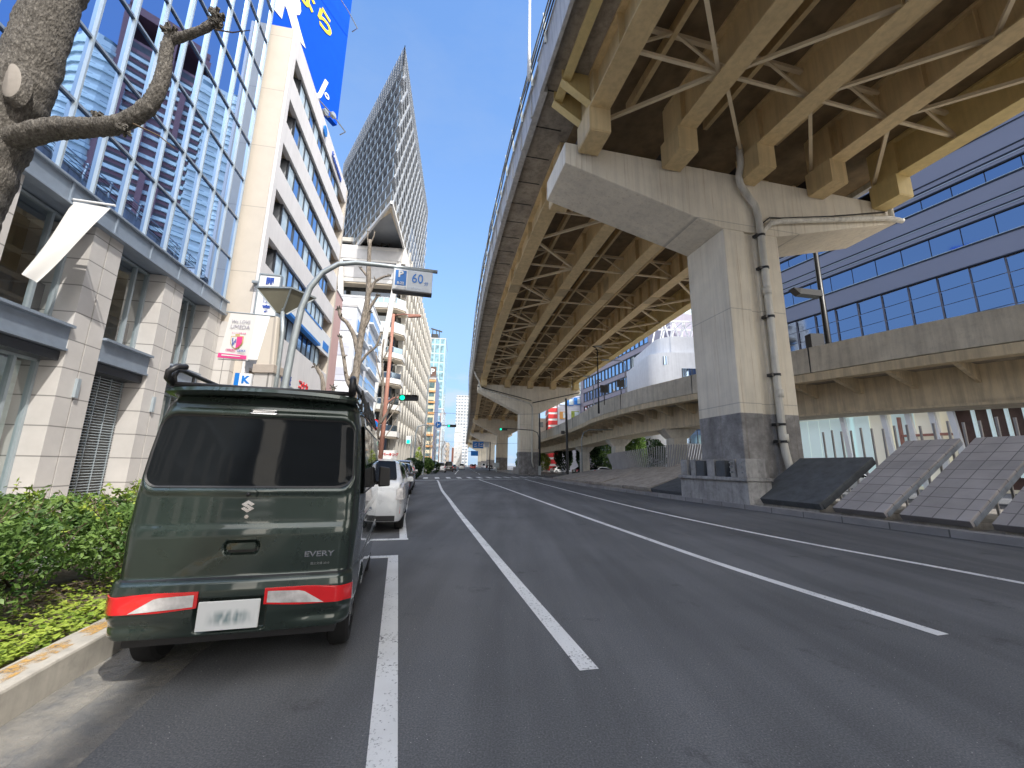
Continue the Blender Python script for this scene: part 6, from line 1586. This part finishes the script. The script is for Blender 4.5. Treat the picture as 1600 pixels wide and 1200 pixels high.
for i, (x, y, h) in enumerate(((-9.6, 30, 6), (-13.7, 62, 8), (-15.9, 80, 8.5), (-19.5, 105, 9), (-22, 130, 9), (-25, 160, 9))):
    lb = ['bare tree between the silver car and the lattice building', 'bare street tree just past the crossing', 'bare tree behind the pale minivan', 'bare tree farther along the left pavement', 'bare tree far down the left pavement', 'farthest bare tree on the left pavement'][i]
    L_ = []
    for k in range(9):
        a = rnd(0, 6.28); z = h * rnd(.35, .75); r_ = h * rnd(.14, .26); p = (x + rnd(-.1, .1), y, z)
        L_.append(([p, (x + cos(a) * r_ * .5, y + sin(a) * r_ * .5, z + r_ * .7), (x + cos(a) * r_, y + sin(a) * r_, z + r_ * 1.5)], .05, .02))
    bare_tree('bare_tree', lb, (x, y, 0), [(x, y, 0), (x + .1, y, h * .4), (x, y, h * .8), (x + .05, y, h)], L_, .13, .04)
def shrub(name, label, c, rad, n, sz, mt='leaf', group=None, stems=True, cat='shrub'):
    t = thing(name, label, cat, (c[0], c[1], .15), group)
    mb = MB(); leaves(mb, c, rad, n, sz, 1.6, hollow=.42)
    for _ in range(6): 
        a = rnd(0, 6.28); leaves(mb, (c[0] + rad[0] * .7 * cos(a), c[1] + rad[1] * .7 * sin(a), c[2] + rad[2] * rnd(-.1, .7)), (rad[0] * .42, rad[1] * .42, rad[2] * .42), n // 7, sz, 1.6, hollow=.42)
    mb.build('foliage', mt, t)
    if stems:
        mb = MB()
        for _ in range(26):
            a = rnd(0, 6.28); r_ = rnd(.2, .9); p = (c[0] + rad[0] * r_ * cos(a), c[1] + rad[1] * r_ * sin(a), c[2] + rad[2] * rnd(-.2, .75)); mb.tube([(c[0] + rnd(-.12, .12), c[1] + rnd(-.12, .12), .14), (c[0] + rad[0] * .4 * cos(a), c[1] + rad[1] * .4 * sin(a), (c[2] + .2) * .6), p], [.011, .008, .003], 5)
        mb.build('stems', 'twig', t)
        # loose shoots standing out of the crown
        sm = MB(); sl = MB()
        for _ in range(34):
            a = rnd(0, 6.28); r_ = rnd(.3, .98); p = Vector((c[0] + rad[0] * r_ * cos(a), c[1] + rad[1] * r_ * sin(a), c[2] + rad[2] * math.sqrt(max(.05, 1 - r_ * r_)) * .85))
            d = Vector((cos(a) * .5 + rnd(-.4, .4), sin(a) * .5 + rnd(-.4, .4), rnd(.5, 1.2))).normalized() * rnd(.12, .30)
            sm.tube([p, p + d], [.005, .002], 4)
            for q in (.35, .6, .8, 1.0): leaves(sl, p + d * q, (.035, .035, .03), 4, sz * rnd(.7, 1.1), 1.5)
        sm.build('shoot_stems', 'twig', t); sl.build('shoot_leaves', 'leafy' if rnd(0, 1) < .5 else mt, t)
    return t
g = 'evergreen shrubs in the planting bed left of the van'
shrub('shrub', 'leafy green shrub at the left edge, nearest of the bed, overhanging the kerb', (-4.2, 3.2, .60), (.62, .62, .46), 3600, .030, group=g)
shrub('shrub', 'leafy green shrub directly beside the rear left corner of the van', (-4.02, 4.75, .60), (.62, .75, .40), 3600, .032, group=g)
shrub('shrub', 'green shrub behind the nearest one, below the curtained window', (-5.15, 4.35, .62), (.75, .8, .45), 4600, .036, group=g)
shrub('shrub', 'green shrub at the back of the bed near the roller grille', (-5.0, 6.1, .60), (.9, .9, .42), 4200, .038, group=g)
shrub('shrub', 'green shrub half hidden behind the van body', (-4.4, 6.9, .58), (.7, .9, .42), 3200, .038, group=g)
shrub('shrub', 'green shrub under the tree trunk at the very left edge', (-5.3, 3.2, .66), (.7, .7, .48), 3800, .034, group=g)
t = thing('sapling', 'thin leafy young plant sticking up in front of the roller grille', 'plant', (-5.1, 6.3, .15))
mb = MB(); lf = MB()
for k in range(8):
    a = rnd(0, 6.28); x, y = -4.95 + rnd(-.5, .3), 6.2 + rnd(-.5, .5); top_ = (x + .2 * cos(a), y + .2 * sin(a), rnd(1.1, 1.75)); mb.tube([(x, y, .2), (x + .06 * cos(a), y, .8), top_], [.008, .006, .003], 5)
    for _ in range(6): z_ = rnd(.7, 1); leaves(lf, (x + .2 * cos(a) * z_, y + .2 * sin(a) * z_, .2 + (top_[2] - .2) * z_), (.14, .14, .07), 16, .026, 1.5)
mb.build('stems', 'twig', t); lf.build('foliage', 'leafy', t)
gm = MB()
for _ in range(5200):
    v = rnd(0, 1); y = 2.2 + 4.6 * v; x = -2.78 - .2217 * (y - 2.84) - .30 - abs(random.gauss(0, .38))
    if 3.9 < y < 4.45 and x > -3.75 - .2 * (y - 3.4) and rnd(0, 1) < .8: continue
    z = .16 + rnd(0, .10); a = rnd(0, 6.28); s_ = rnd(.012, .028); tl = rnd(-.4, .4)
    gm.add([(x - s_ * cos(a), y - s_ * sin(a), z), (x + s_ * sin(a), y - s_ * cos(a), z + s_ * tl), (x + s_ * cos(a), y + s_ * sin(a), z + s_ * .5), (x - s_ * sin(a), y + s_ * cos(a), z - s_ * tl)], [(0, 1, 2, 3)])
stuff(gm.build('ground_cover', 'leafy'), 'bright yellow green ground cover creeping along the kerb', 'ground cover')
lt = MB()
for _ in range(900):
    v = rnd(0, 1); y = 2.2 + 4.6 * v; x = -2.78 - .2217 * (y - 2.84) - rnd(.26, 1.5); a = rnd(0, 6.28); s_ = rnd(.012, .03)
    lt.add([(x - s_ * cos(a), y - s_ * sin(a), .163), (x + s_ * .6 * sin(a), y - s_ * .6 * cos(a), .172), (x + s_ * cos(a), y + s_ * sin(a), .165), (x - s_ * .6 * sin(a), y + s_ * .6 * cos(a), .17)], [(0, 1, 2, 3)])
stuff(lt.build('leaf_litter', M('dead_leaf', (.26, .17, .08), .9, var=.4, sc=12)), 'scattered dry brown leaves on the soil of the planting bed', 'leaf litter')
# far planting
for (c, rad, n, s_, mt, lb) in (((-10.0, 41.5, .95), (1.0, 2.6, 1.1), 3000, .13, 'leafd', 'dark green hedge just before the crossing on the left pavement'),
                               ((-12.9, 63, 1.2), (1.1, 1.6, 1.35), 2400, .15, 'leaf', 'bright green round bush on the pavement past the crossing'),
                               ((-13.6, 60.5, 2.0), (.5, .5, 1.9), 700, .12, 'leafy', 'yellow green upright shrub behind the round bush'),
                               ((-12.2, 66, 1.0), (.9, .9, 1.0), 1000, .14, 'leafd', 'darker bush right of the bright green round bush')):
    shrub('bush', lb, c, rad, n, s_, mt, stems=False, cat='bush')
for i, (c, rad, n, s_, mt) in enumerate((((13.5, 70, 3.6), (2.3, 2.2, 3.6), 3600, .24, 'leafd'), ((17.5, 74, 4.2), (3.0, 2.4, 4.2), 3600, .28, 'leaf'), ((19.5, 58, 3.0), (2.6, 1.8, 3.0), 3000, .22, 'leafd'), ((15.8, 52, 3.4), (1.5, 1.5, 3.2), 2200, .18, 'leaf'), ((10.6, 82, 3.4), (1.8, 1.8, 3.2), 2200, .24, 'leafd'), ((2.2, 86, 2.2), (1.2, 1.5, 2.2), 1200, .2, 'leaf'), ((7.4, 96, 2.4), (1.8, 1.5, 2.4), 1200, .24, 'leafy'))):
    lb = ['dark dense tree under the ramp left of its pier', 'large green tree behind the ramp pier', 'dark shrub mass behind the slat screen', 'loose green tree between the ramp pier and the white building', 'dark bush near the parked white car', 'small green plant at the foot of the second pier', 'sunny yellow green bush seen through the far gap'][i]
    shrub('tree_mass', lb, c, rad, n, s_, mt, stems=False, cat='tree')

# ------------------------------------------------------------------ street furniture
# parking sign on a bent pole
PS = thing('parking_sign', 'blue and grey parking sign reading P 60 hung from a bent galvanised pole', 'sign', (-3.55, 6.05, 0))
mb = MB(); ax = Vector((.972, .235, 0)); b0 = Vector((-3.52, 6.03, 0)); A_ = lambda d, z: tuple(b0 + ax * d + Vector((0, 0, z)))
mb.tube([A_(0, .15), A_(.03, 2.0), A_(.09, 3.2), A_(.15, 3.85), A_(.24, 4.22), A_(.40, 4.5), A_(.62, 4.68), A_(.9, 4.745), A_(1.3, 4.755), A_(2.24, 4.76)], [.057, .057, .055, .05, .048, .045, .042, .04, .036, .032], 12); mb.build('pole', 'galv', PS, smooth=True)
s0 = 1.51; e0 = 2.16; yb = 4.70; yt = 4.35
mb = MB(Fr(b0.x, b0.y, -13.6)); mb.box(s0, e0, -.075, .075, yt - .03, yb); mb.build('sign_box', 'signgrey', PS, bevel=.01)
mb = MB(Fr(b0.x, b0.y, -13.6)); mb.box(s0 + .012, s0 + .235, -.079, -.074, yt - .015, yb - .01); mb.build('sign_margin', 'white', PS)
mb = MB(Fr(b0.x, b0.y, -13.6)); mb.box(s0 + .035, s0 + .215, -.084, -.077, yt + .05, yb - .03); mb.build('sign_panel', 'blue', PS)
mb = MB(Fr(b0.x, b0.y, -13.6)); mb.box(s0 - .003, e0 + .003, -.078, .078, yt - .05, yt - .03)
for d in (s0 + .12, e0 - .13): mb.box(d - .012, d + .012, -.012, .012, yb, 4.75)
mb.build('bracket', 'dark', PS)
F2 = Fr(b0.x, b0.y, -13.6); uz = (0, 0, 1)
text('P', .16, F2(s0 + .12, -.09, yb - .105), F2.r, uz, 'white', 'sign_lettering', PS, .004, .006)
text('8-22', .062, F2(s0 + .125, -.09, yt + .085), F2.r, uz, 'white', 'sign_lettering', PS, .003, .002)
text('60', .235, F2(s0 + .40, -.082, (yb + yt) / 2 + .02), F2.r, uz, 'blue', 'sign_lettering', PS, .003, .001, sx=.85)
text('分', .075, F2(s0 + .55, -.082, yt + .12), F2.r, uz, 'blue', 'sign_lettering', PS, .003)
text('パーキングチケット', .048, F2(s0 + .33, -.086, yt + .012), F2.r, uz, 'signgrey', 'sign_lettering', PS, .003, sx=1.25)
# lamp with inverted pyramid head on a stone pylon and its banner
LP = thing('pylon_lamp', 'street lamp with inverted pyramid glass head standing beside a tapered beige stone pylon', 'street lamp', (-5.6, 9, 0))
mb = MB(); f9 = Fr(-5.65, 9.1, 0)
mb.hexa([(-5.86, 8.95, 3.6), (-5.46, 8.95, 3.6), (-5.46, 9.3, 3.6), (-5.86, 9.3, 3.6), (-5.72, 9.0, 4.8), (-5.54, 9.0, 4.8), (-5.54, 9.2, 4.8), (-5.72, 9.2, 4.8)]); mb.build('pylon', 'beige', LP, bevel=.015)
mb = MB(); mb.box(-5.90, -5.42, 8.92, 9.34, 3.42, 3.62); mb.build('pylon_collar', 'stoneband', LP, bevel=.01)
mb = MB(); mb.box(-5.87, -5.45, 8.96, 9.32, .15, 3.42); mb.build('pylon_base', 'stone', LP)
mb = MB(); mb.tube([(-5.42, 9.1, .15), (-5.43, 9.1, 4.4), (-5.50, 9.1, 4.95)], [.055, .05, .045], 10); mb.tube([(-5.50, 9.1, 4.9), (-5.50, 9.1, 5.3)], .03, 8); mb.build('pole', 'galv', LP, smooth=True)
mb = MB(); tp = [(-6.12, 8.95, 5.50), (-5.28, 8.95, 5.50), (-4.98, 9.55, 5.50), (-5.82, 9.55, 5.50)]; ap_ = [(-5.66, 9.1, 4.93), (-5.50, 9.1, 4.93), (-5.46, 9.2, 4.93), (-5.62, 9.2, 4.93)]
mb.add(tp + ap_, [(0, 1, 5, 4), (1, 2, 6, 5), (2, 3, 7, 6), (3, 0, 4, 7)]); mb.build('glass_head', M('lamp_glass_smoky', (.17, .16, .12), .25, var=.2), LP)
mb = MB()
for i in range(4): mb.bar(tp[i], tp[(i + 1) % 4], .035, .035); mb.bar(tp[i], ap_[i], .028, .028)
mb.build('head_frame', 'galv', LP); mb = MB(); mb.add([(x, y, 5.53) for x, y, z in tp], [(0, 1, 2, 3)]); mb.build('head_cover', 'galv', LP)
def banner(name, label, tl, tr, br, bl, wav, mt='banner', group=None):
    t = thing(name, label, 'banner', tl, group); n, m = 20, 14; pts = []
    tl, tr, br, bl = map(Vector, (tl, tr, br, bl))
    for j in range(n + 1):
        v = j / n
        for i in range(m + 1):
            u = i / m; p = (tl.lerp(tr, u)).lerp(bl.lerp(br, u), v); pts.append(tuple(p + Vector((0, 1, 0)) * wav * sin(u * 5 + v * 4) * v))
    mb = MB(); k = m + 1; mb.add(pts, [(j * k + i, j * k + i + 1, (j + 1) * k + i + 1, (j + 1) * k + i) for j in range(n) for i in range(m)]); mb.build('cloth', mt, t, smooth=True); return t
bn = banner('street_banner', 'white pink-edged banner with a crest and the words We LOVE UMEDA', (-6.62, 8.95, 4.84), (-6.0, 8.95, 4.80), (-6.04, 8.93, 3.70), (-6.70, 8.9, 3.74), .012)
mb = MB(); mb.tube([(-6.72, 8.95, 4.87), (-5.6, 9.0, 4.80)], .016, 8); mb.build('bar', 'galv', bn); mb = MB(); mb.tube([(-6.72, 8.93, 3.72), (-6.02, 8.95, 3.69)], .010, 6); mb.build('bar', 'galv', bn)
br_ = Vector((1, 0, -.05)); bu_ = Vector((.05, 0, 1))
text('We LOVE', .105, (-6.32, 8.925, 4.62), br_, bu_, 'greytext', 'banner_lettering', bn, .002)
text('UMEDA', .135, (-6.325, 8.925, 4.49), br_, bu_, 'greytext', 'banner_lettering', bn, .002)
text('セレッソ大阪 応援', .04, (-6.33, 8.92, 4.34), br_, bu_, 'magenta', 'banner_lettering', bn, .002)
text('CEREZO', .08, (-6.45, 8.90, 3.925), br_, bu_, 'magenta', 'banner_lettering', bn, .002, .001, sx=.75)
text('OSAKA', .08, (-6.20, 8.90, 3.915), br_, bu_, 'navy', 'banner_lettering', bn, .002, .001, sx=.75)
mb = MB(); cx, cz = -6.34, 4.13
sh = lambda k: [(cx + a * k, cz + b * k) for a, b in ((-.13, .12), (.13, .12), (.13, -.02), (.07, -.12), (0, -.16), (-.07, -.12), (-.13, -.02))]
mb.add([(x, 8.905, z) for x, z in sh(1.12)], [tuple(range(7))]); mb.build('crest_rim', 'gold', bn)
mb = MB(); mb.add([(x, 8.900, z) for x, z in sh(1)], [tuple(range(7))]); mb.build('crest_field', 'banner', bn)
mb = MB(); mb.add([(x, 8.895, z) for x, z in ((cx, cz + .12), (cx + .13, cz + .12), (cx + .13, cz - .02), (cx + .07, cz - .12), (cx, cz - .16))], [(0, 1, 2, 3, 4)]); mb.build('crest_half', 'magenta', bn)
mb = MB()
for a, b in ((-.10, .05), (-.06, -.02), (-.09, -.05), (-.03, .02)): mb.box(cx + a, cx + a + .02, 8.893, 8.896, cz + b - .05, cz + b + .04)
mb.build('crest_figure', 'navy', bn); mb = MB(); mb.box(cx - .05, cx + .05, 8.9, 8.905, cz + .15, cz + .18); mb.build('crest_crown', 'gold', bn)
mb = MB(); mb.add([(-6.70, 8.885, 3.86), (-6.05, 8.885, 3.80), (-6.05, 8.885, 3.71), (-6.71, 8.885, 3.75)], [(0, 1, 2, 3)]); mb.build('pink_edge', 'magenta', bn)
mb = MB(); mb.add([(-6.62, 8.88, 3.825), (-6.20, 8.88, 3.785), (-6.18, 8.88, 3.765), (-6.62, 8.88, 3.79)], [(0, 1, 2, 3)]); mb.build('white_streak', 'banner', bn)
fl = banner('wind_blown_flag', 'white flag blown to a point, hung from a bar on the glass office cornice', tuple(LF(.15, -2.73, 7.74)), tuple(LF(.98, -2.75, 7.66)), tuple(LF(.02, -2.95, 5.45)), tuple(LF(-.12, -3.1, 5.55)), .05)
for c in kids(fl, COL.objects):
    for v in c.data.vertices: pass
mb = MB(); mb.tube([tuple(LF(.05, -2.73, 7.80)), tuple(LF(1.05, -2.73, 7.76))], .03, 8); mb.build('bar', 'white', fl)
# signal on the red brown pole
RP = thing('signal_pole', 'tall red brown pole carrying a green traffic signal and a lamp arm', 'traffic signal', (-6.8, 21.5, 0))
mb = MB(); mb.tube([(-6.85, 21.5, .1), (-6.78, 21.5, 4.5), (-6.73, 21.5, 9.7)], [.13, .115, .08], 12); mb.tube([(-6.73, 21.5, 9.62), (-6.2, 21.5, 9.70), (-5.3, 21.5, 9.68)], .035, 8); mb.tube([(-6.78, 21.5, 4.3), (-6.65, 21.5, 4.72), (-6.35, 21.5, 4.93), (-6.05, 21.5, 4.96)], .05, 8); mb.build('pole', 'redpole', RP, smooth=True)
mb = MB(); mb.hexa([(-5.9, 21.4, 9.52), (-5.2, 21.4, 9.56), (-5.2, 21.6, 9.56), (-5.9, 21.6, 9.52), (-5.9, 21.4, 9.68), (-5.2, 21.4, 9.66), (-5.2, 21.6, 9.66), (-5.9, 21.6, 9.68)]); mb.build('lamp_head', 'redpole', RP)
def signal(t, x, y, z, s_=1.0, dirn=1):
    mb = MB(); mb.box(x, x + 1.12 * s_, y, y + .14, z - .17 * s_, z + .17 * s_); mb.build('signal_housing', 'dark', t, bevel=.04)
    for k, mt in enumerate(('green_on', 'dark', 'dark')):
        xx = x + (.2 + .36 * k) * s_; mb = MB(); mb.tube([(xx, y - .02, z), (xx, y + .02, z)], .145 * s_, 18); mb.build('signal_lens', mt, t)
        mb = MB(); mb.tube([(xx, y - .14, z + .06 * s_), (xx, y, z + .06 * s_)], .16 * s_, 14) if False else mb.box(xx - .15 * s_, xx + .15 * s_, y - .18, y, z + .13 * s_, z + .15 * s_); mb.build('visor', 'dark', t)
signal(RP, -6.08, 21.45, 4.94, .92)
NP = thing('regulation_signs', 'round red-rimmed no parking sign above a round blue sign just beyond the van', 'sign', (-7.2, 21.0, 0))
mb = MB(); mb.tube([(-7.15, 21.1, .1), (-7.15, 21.1, 3.8)], .035, 8); mb.build('post', 'galv', NP, smooth=True)
for z, cols_ in ((3.42, (('red', .30, 0), ('blue', .225, .012))), (2.78, (('white', .29, 0), ('blue', .265, .012)))):
    for mt, r_, d in cols_: mb = MB(); mb.tube([(-7.15, 21.0 - d, z), (-7.15, 21.03, z)], r_, 28); mb.build('sign_disc', mt, NP)
mb = MB(); mb.bar((-7.33, 20.97, 3.60), (-6.97, 20.97, 3.24), .06, .02, up=(0, 1, 0)); mb.build('red_slash', 'red', NP)
mb = MB(); mb.bar((-7.30, 20.97, 2.68), (-7.0, 20.97, 2.9), .05, .02, up=(0, 1, 0)); mb.tube([(-7.08, 20.97, 2.86), (-7.08, 20.96, 2.86)], .06, 8); mb.build('white_figure', 'white', NP)
# signal past the crossing
S2 = thing('signal_pole', 'grey pole past the crossing with a long arm, round blue sign and green signal', 'traffic signal', (-12.4, 53, 0))
mb = MB(); mb.tube([(-12.5, 53, .1), (-12.45, 53, 5.6), (-12.2, 53, 6.25), (-11.5, 53, 6.5), (-7.3, 53, 6.5)], [.13, .11, .09, .07, .05], 10); mb.build('pole', 'galv', S2, smooth=True)
signal(S2, -8.4, 52.9, 6.42, 1.05)
mb = MB(); mb.tube([(-9.55, 52.85, 6.55), (-9.55, 52.9, 6.55)], .45, 24); mb.build('sign_disc', 'white', S2); mb = MB(); mb.tube([(-9.55, 52.83, 6.55), (-9.55, 52.88, 6.55)], .41, 24); mb.build('sign_face', 'blue', S2)
mb = MB(); mb.bar((-9.68, 52.8, 6.3), (-9.68, 52.8, 6.8), .07, .02, up=(0, 1, 0)); mb.bar((-9.68, 52.8, 6.5), (-9.35, 52.8, 6.62), .07, .02, up=(0, 1, 0)); mb.build('arrow', 'white', S2)
mb = MB(); mb.box(-9.9, -9.2, 52.85, 52.9, 5.9, 6.02); mb.build('sign_plate', 'white', S2)
# signal arm under the expressway
S3 = thing('signal_pole', 'dark pole at the median nose whose arm holds a green signal before the second pier', 'traffic signal', (4.25, 60, 0))
mb = MB(); mb.tube([(4.25, 60, .1), (4.25, 60, 5.3), (4.2, 60, 9.2)], [.15, .13, .10], 10); mb.tube([(4.1, 60, 3.9), (4.1, 60, 5.6), (3.9, 60, 6.3), (3.2, 60, 6.65), (-.6, 60, 6.85)], .06, 8); mb.build('pole', 'dark', S3, smooth=True)
signal(S3, -1.75, 59.9, 6.72, 1.05)
mb = MB(); mb.box(4.05, 4.45, 59.8, 60.2, .15, 1.5); mb.build('sleeve', 'galv', S3)
t = thing('utility_pole', 'tall dark pole on the far side of the low warm slabs', 'pole', (6.15, 45, 0)); mb = MB(); mb.tube([(6.25, 45, .1), (6.2, 45, 4.9), (6.12, 45, 9.0)], [.15, .14, .12], 12); mb.tube([(6.2, 45, 5.1), (5.9, 45, 5.2)], .04, 6); mb.box(5.55, 5.95, 44.9, 45.1, 5.0, 5.35); mb.build('pole', 'dark', t, smooth=False)
t = thing('street_lamp', 'grey curved lamp arm under the ramp right of the tall dark pole', 'street lamp', (8.2, 46, 0)); mb = MB(); mb.tube([(8.0, 46, .1), (8.0, 46, 4.6), (8.25, 46, 5.3), (8.9, 46, 5.6), (11.6, 46, 5.65)], .06, 8); mb.build('pole', 'galv', t, smooth=True)
# blue direction signs
BS = thing('direction_sign', 'blue direction sign on a dark frame under the expressway', 'road sign', (-7, 110, 0))
mb = MB(); mb.box(-10.3, -7.4, 109.9, 110.0, 5.9, 7.7); mb.build('sign_panel', 'blue', BS)
mb = MB()
for a, b in (((-9.8, 6.9), (-9.2, 7.1)), ((-8.6, 6.3), (-8.6, 7.4)), ((-8.2, 6.9), (-7.6, 7.1)), ((-9.9, 6.4), (-9.1, 6.45)), ((-8.3, 6.4), (-7.6, 6.45))): mb.bar((a[0], 109.85, a[1]), (b[0], 109.85, b[1]), .16, .02, up=(0, 1, 0))
mb.build('sign_markings', 'white', BS); mb = MB(); mb.tube([(-5.6, 110.2, 0), (-5.6, 110.2, 7.6), (-10.3, 110.2, 7.6)], .14, 8); mb.build('pole', 'dark', BS)
mb = MB(); mb.box(-7.2, -5.9, 109.9, 110, 6.2, 7.5); mb.build('side_panel', 'signgrey', BS)
t = thing('direction_sign', 'small far blue direction sign over the left lanes', 'road sign', (-15, 170, 0)); mb = MB(); mb.box(-16.6, -13.6, 170, 170.1, 5.2, 7.2); mb.build('sign_panel', 'blue', t); mb = MB(); mb.tube([(-19, 170.2, 0), (-19, 170.2, 7), (-13.6, 170.2, 7)], .12, 8); mb.build('pole', 'galv', t)
t = thing('pedestrian_signal', 'small green pedestrian sign on the pavement before the lattice building', 'signal', (-10.6, 45, 0)); mb = MB(); mb.box(-11.6, -11.1, 45, 45.2, 3.6, 4.5); mb.build('housing', 'white', t); mb = MB(); mb.box(-11.52, -11.18, 44.95, 45.0, 3.68, 4.05); mb.build('lens', 'green_on', t); mb = MB(); mb.tube([(-11.0, 45.1, .1), (-11.0, 45.1, 4.6)], .06, 8); mb.build('pole', 'galv', t)
t = thing('parking_board', 'low white board with red lettering behind the silver parked car', 'sign', (-9.9, 33, 0)); mb = MB(); mb.box(-10.9, -9.2, 33, 33.1, 1.75, 2.5); mb.build('panel', 'white', t); mb = MB(); mb.box(-10.8, -10.74, 33.02, 33.08, .15, 1.8); mb.box(-9.36, -9.3, 33.02, 33.08, .15, 1.8); mb.build('legs', 'galv', t)
text('P パーキング', .26, (-9.8, 32.98, 2.15), (1, 0, 0), uz, 'red', 'board_lettering', t, .01, .01)
for (x, y, h, lb) in ((-10.6, 50, 12.5, 'slim grey pole on the kerb before the lattice building'), (-15.6, 84, 10, 'slim grey lamp pole past the minivan'), (-17.6, 100, 14, 'orange brown tall pole against the cream building')):
    t = thing('street_pole', lb, 'pole', (x, y, 0)); mb = MB(); mb.tube([(x, y, .1), (x, y, h)], [.12, .07], 8); mb.tube([(x, y, h - .3), (x + 1.4, y, h)], .04, 6); mb.build('pole', 'redpole' if 'orange' in lb else 'galv', t)
t = thing('overhead_wire', 'thin wires strung across the road between poles', 'wire', (-4, 55, 8)); mb = MB()
for z, y in ((8.6, 56), (5.6, 75)): mb = MB(); mb.tube([(-13, y, z), (-4, y, z - .25), (4, y, z)], .018, 4); mb.build('wire', 'dark', t)
t = thing('guard_box', 'white utility cabinet on the median by the second pier', 'cabinet', (1.0, 66, 0)); mb = MB(); mb.box(.4, 1.3, 66, 66.8, .15, 1.25); mb.build('cabinet', 'plinth', t, bevel=.03)
t = thing('median_board', 'pale low board on posts on the far median', 'sign', (-3.0, 88, 0)); mb = MB(); mb.box(-3.6, -2.4, 88, 88.1, 1.0, 2.0); mb.build('panel', 'galv', t); mb = MB(); mb.box(-3.1, -2.9, 88.02, 88.08, .1, 1.0); mb.build('post', 'galv', t)
for i in range(7):
    s = 66 + i * 3; p = V(s, -1.6, 0)
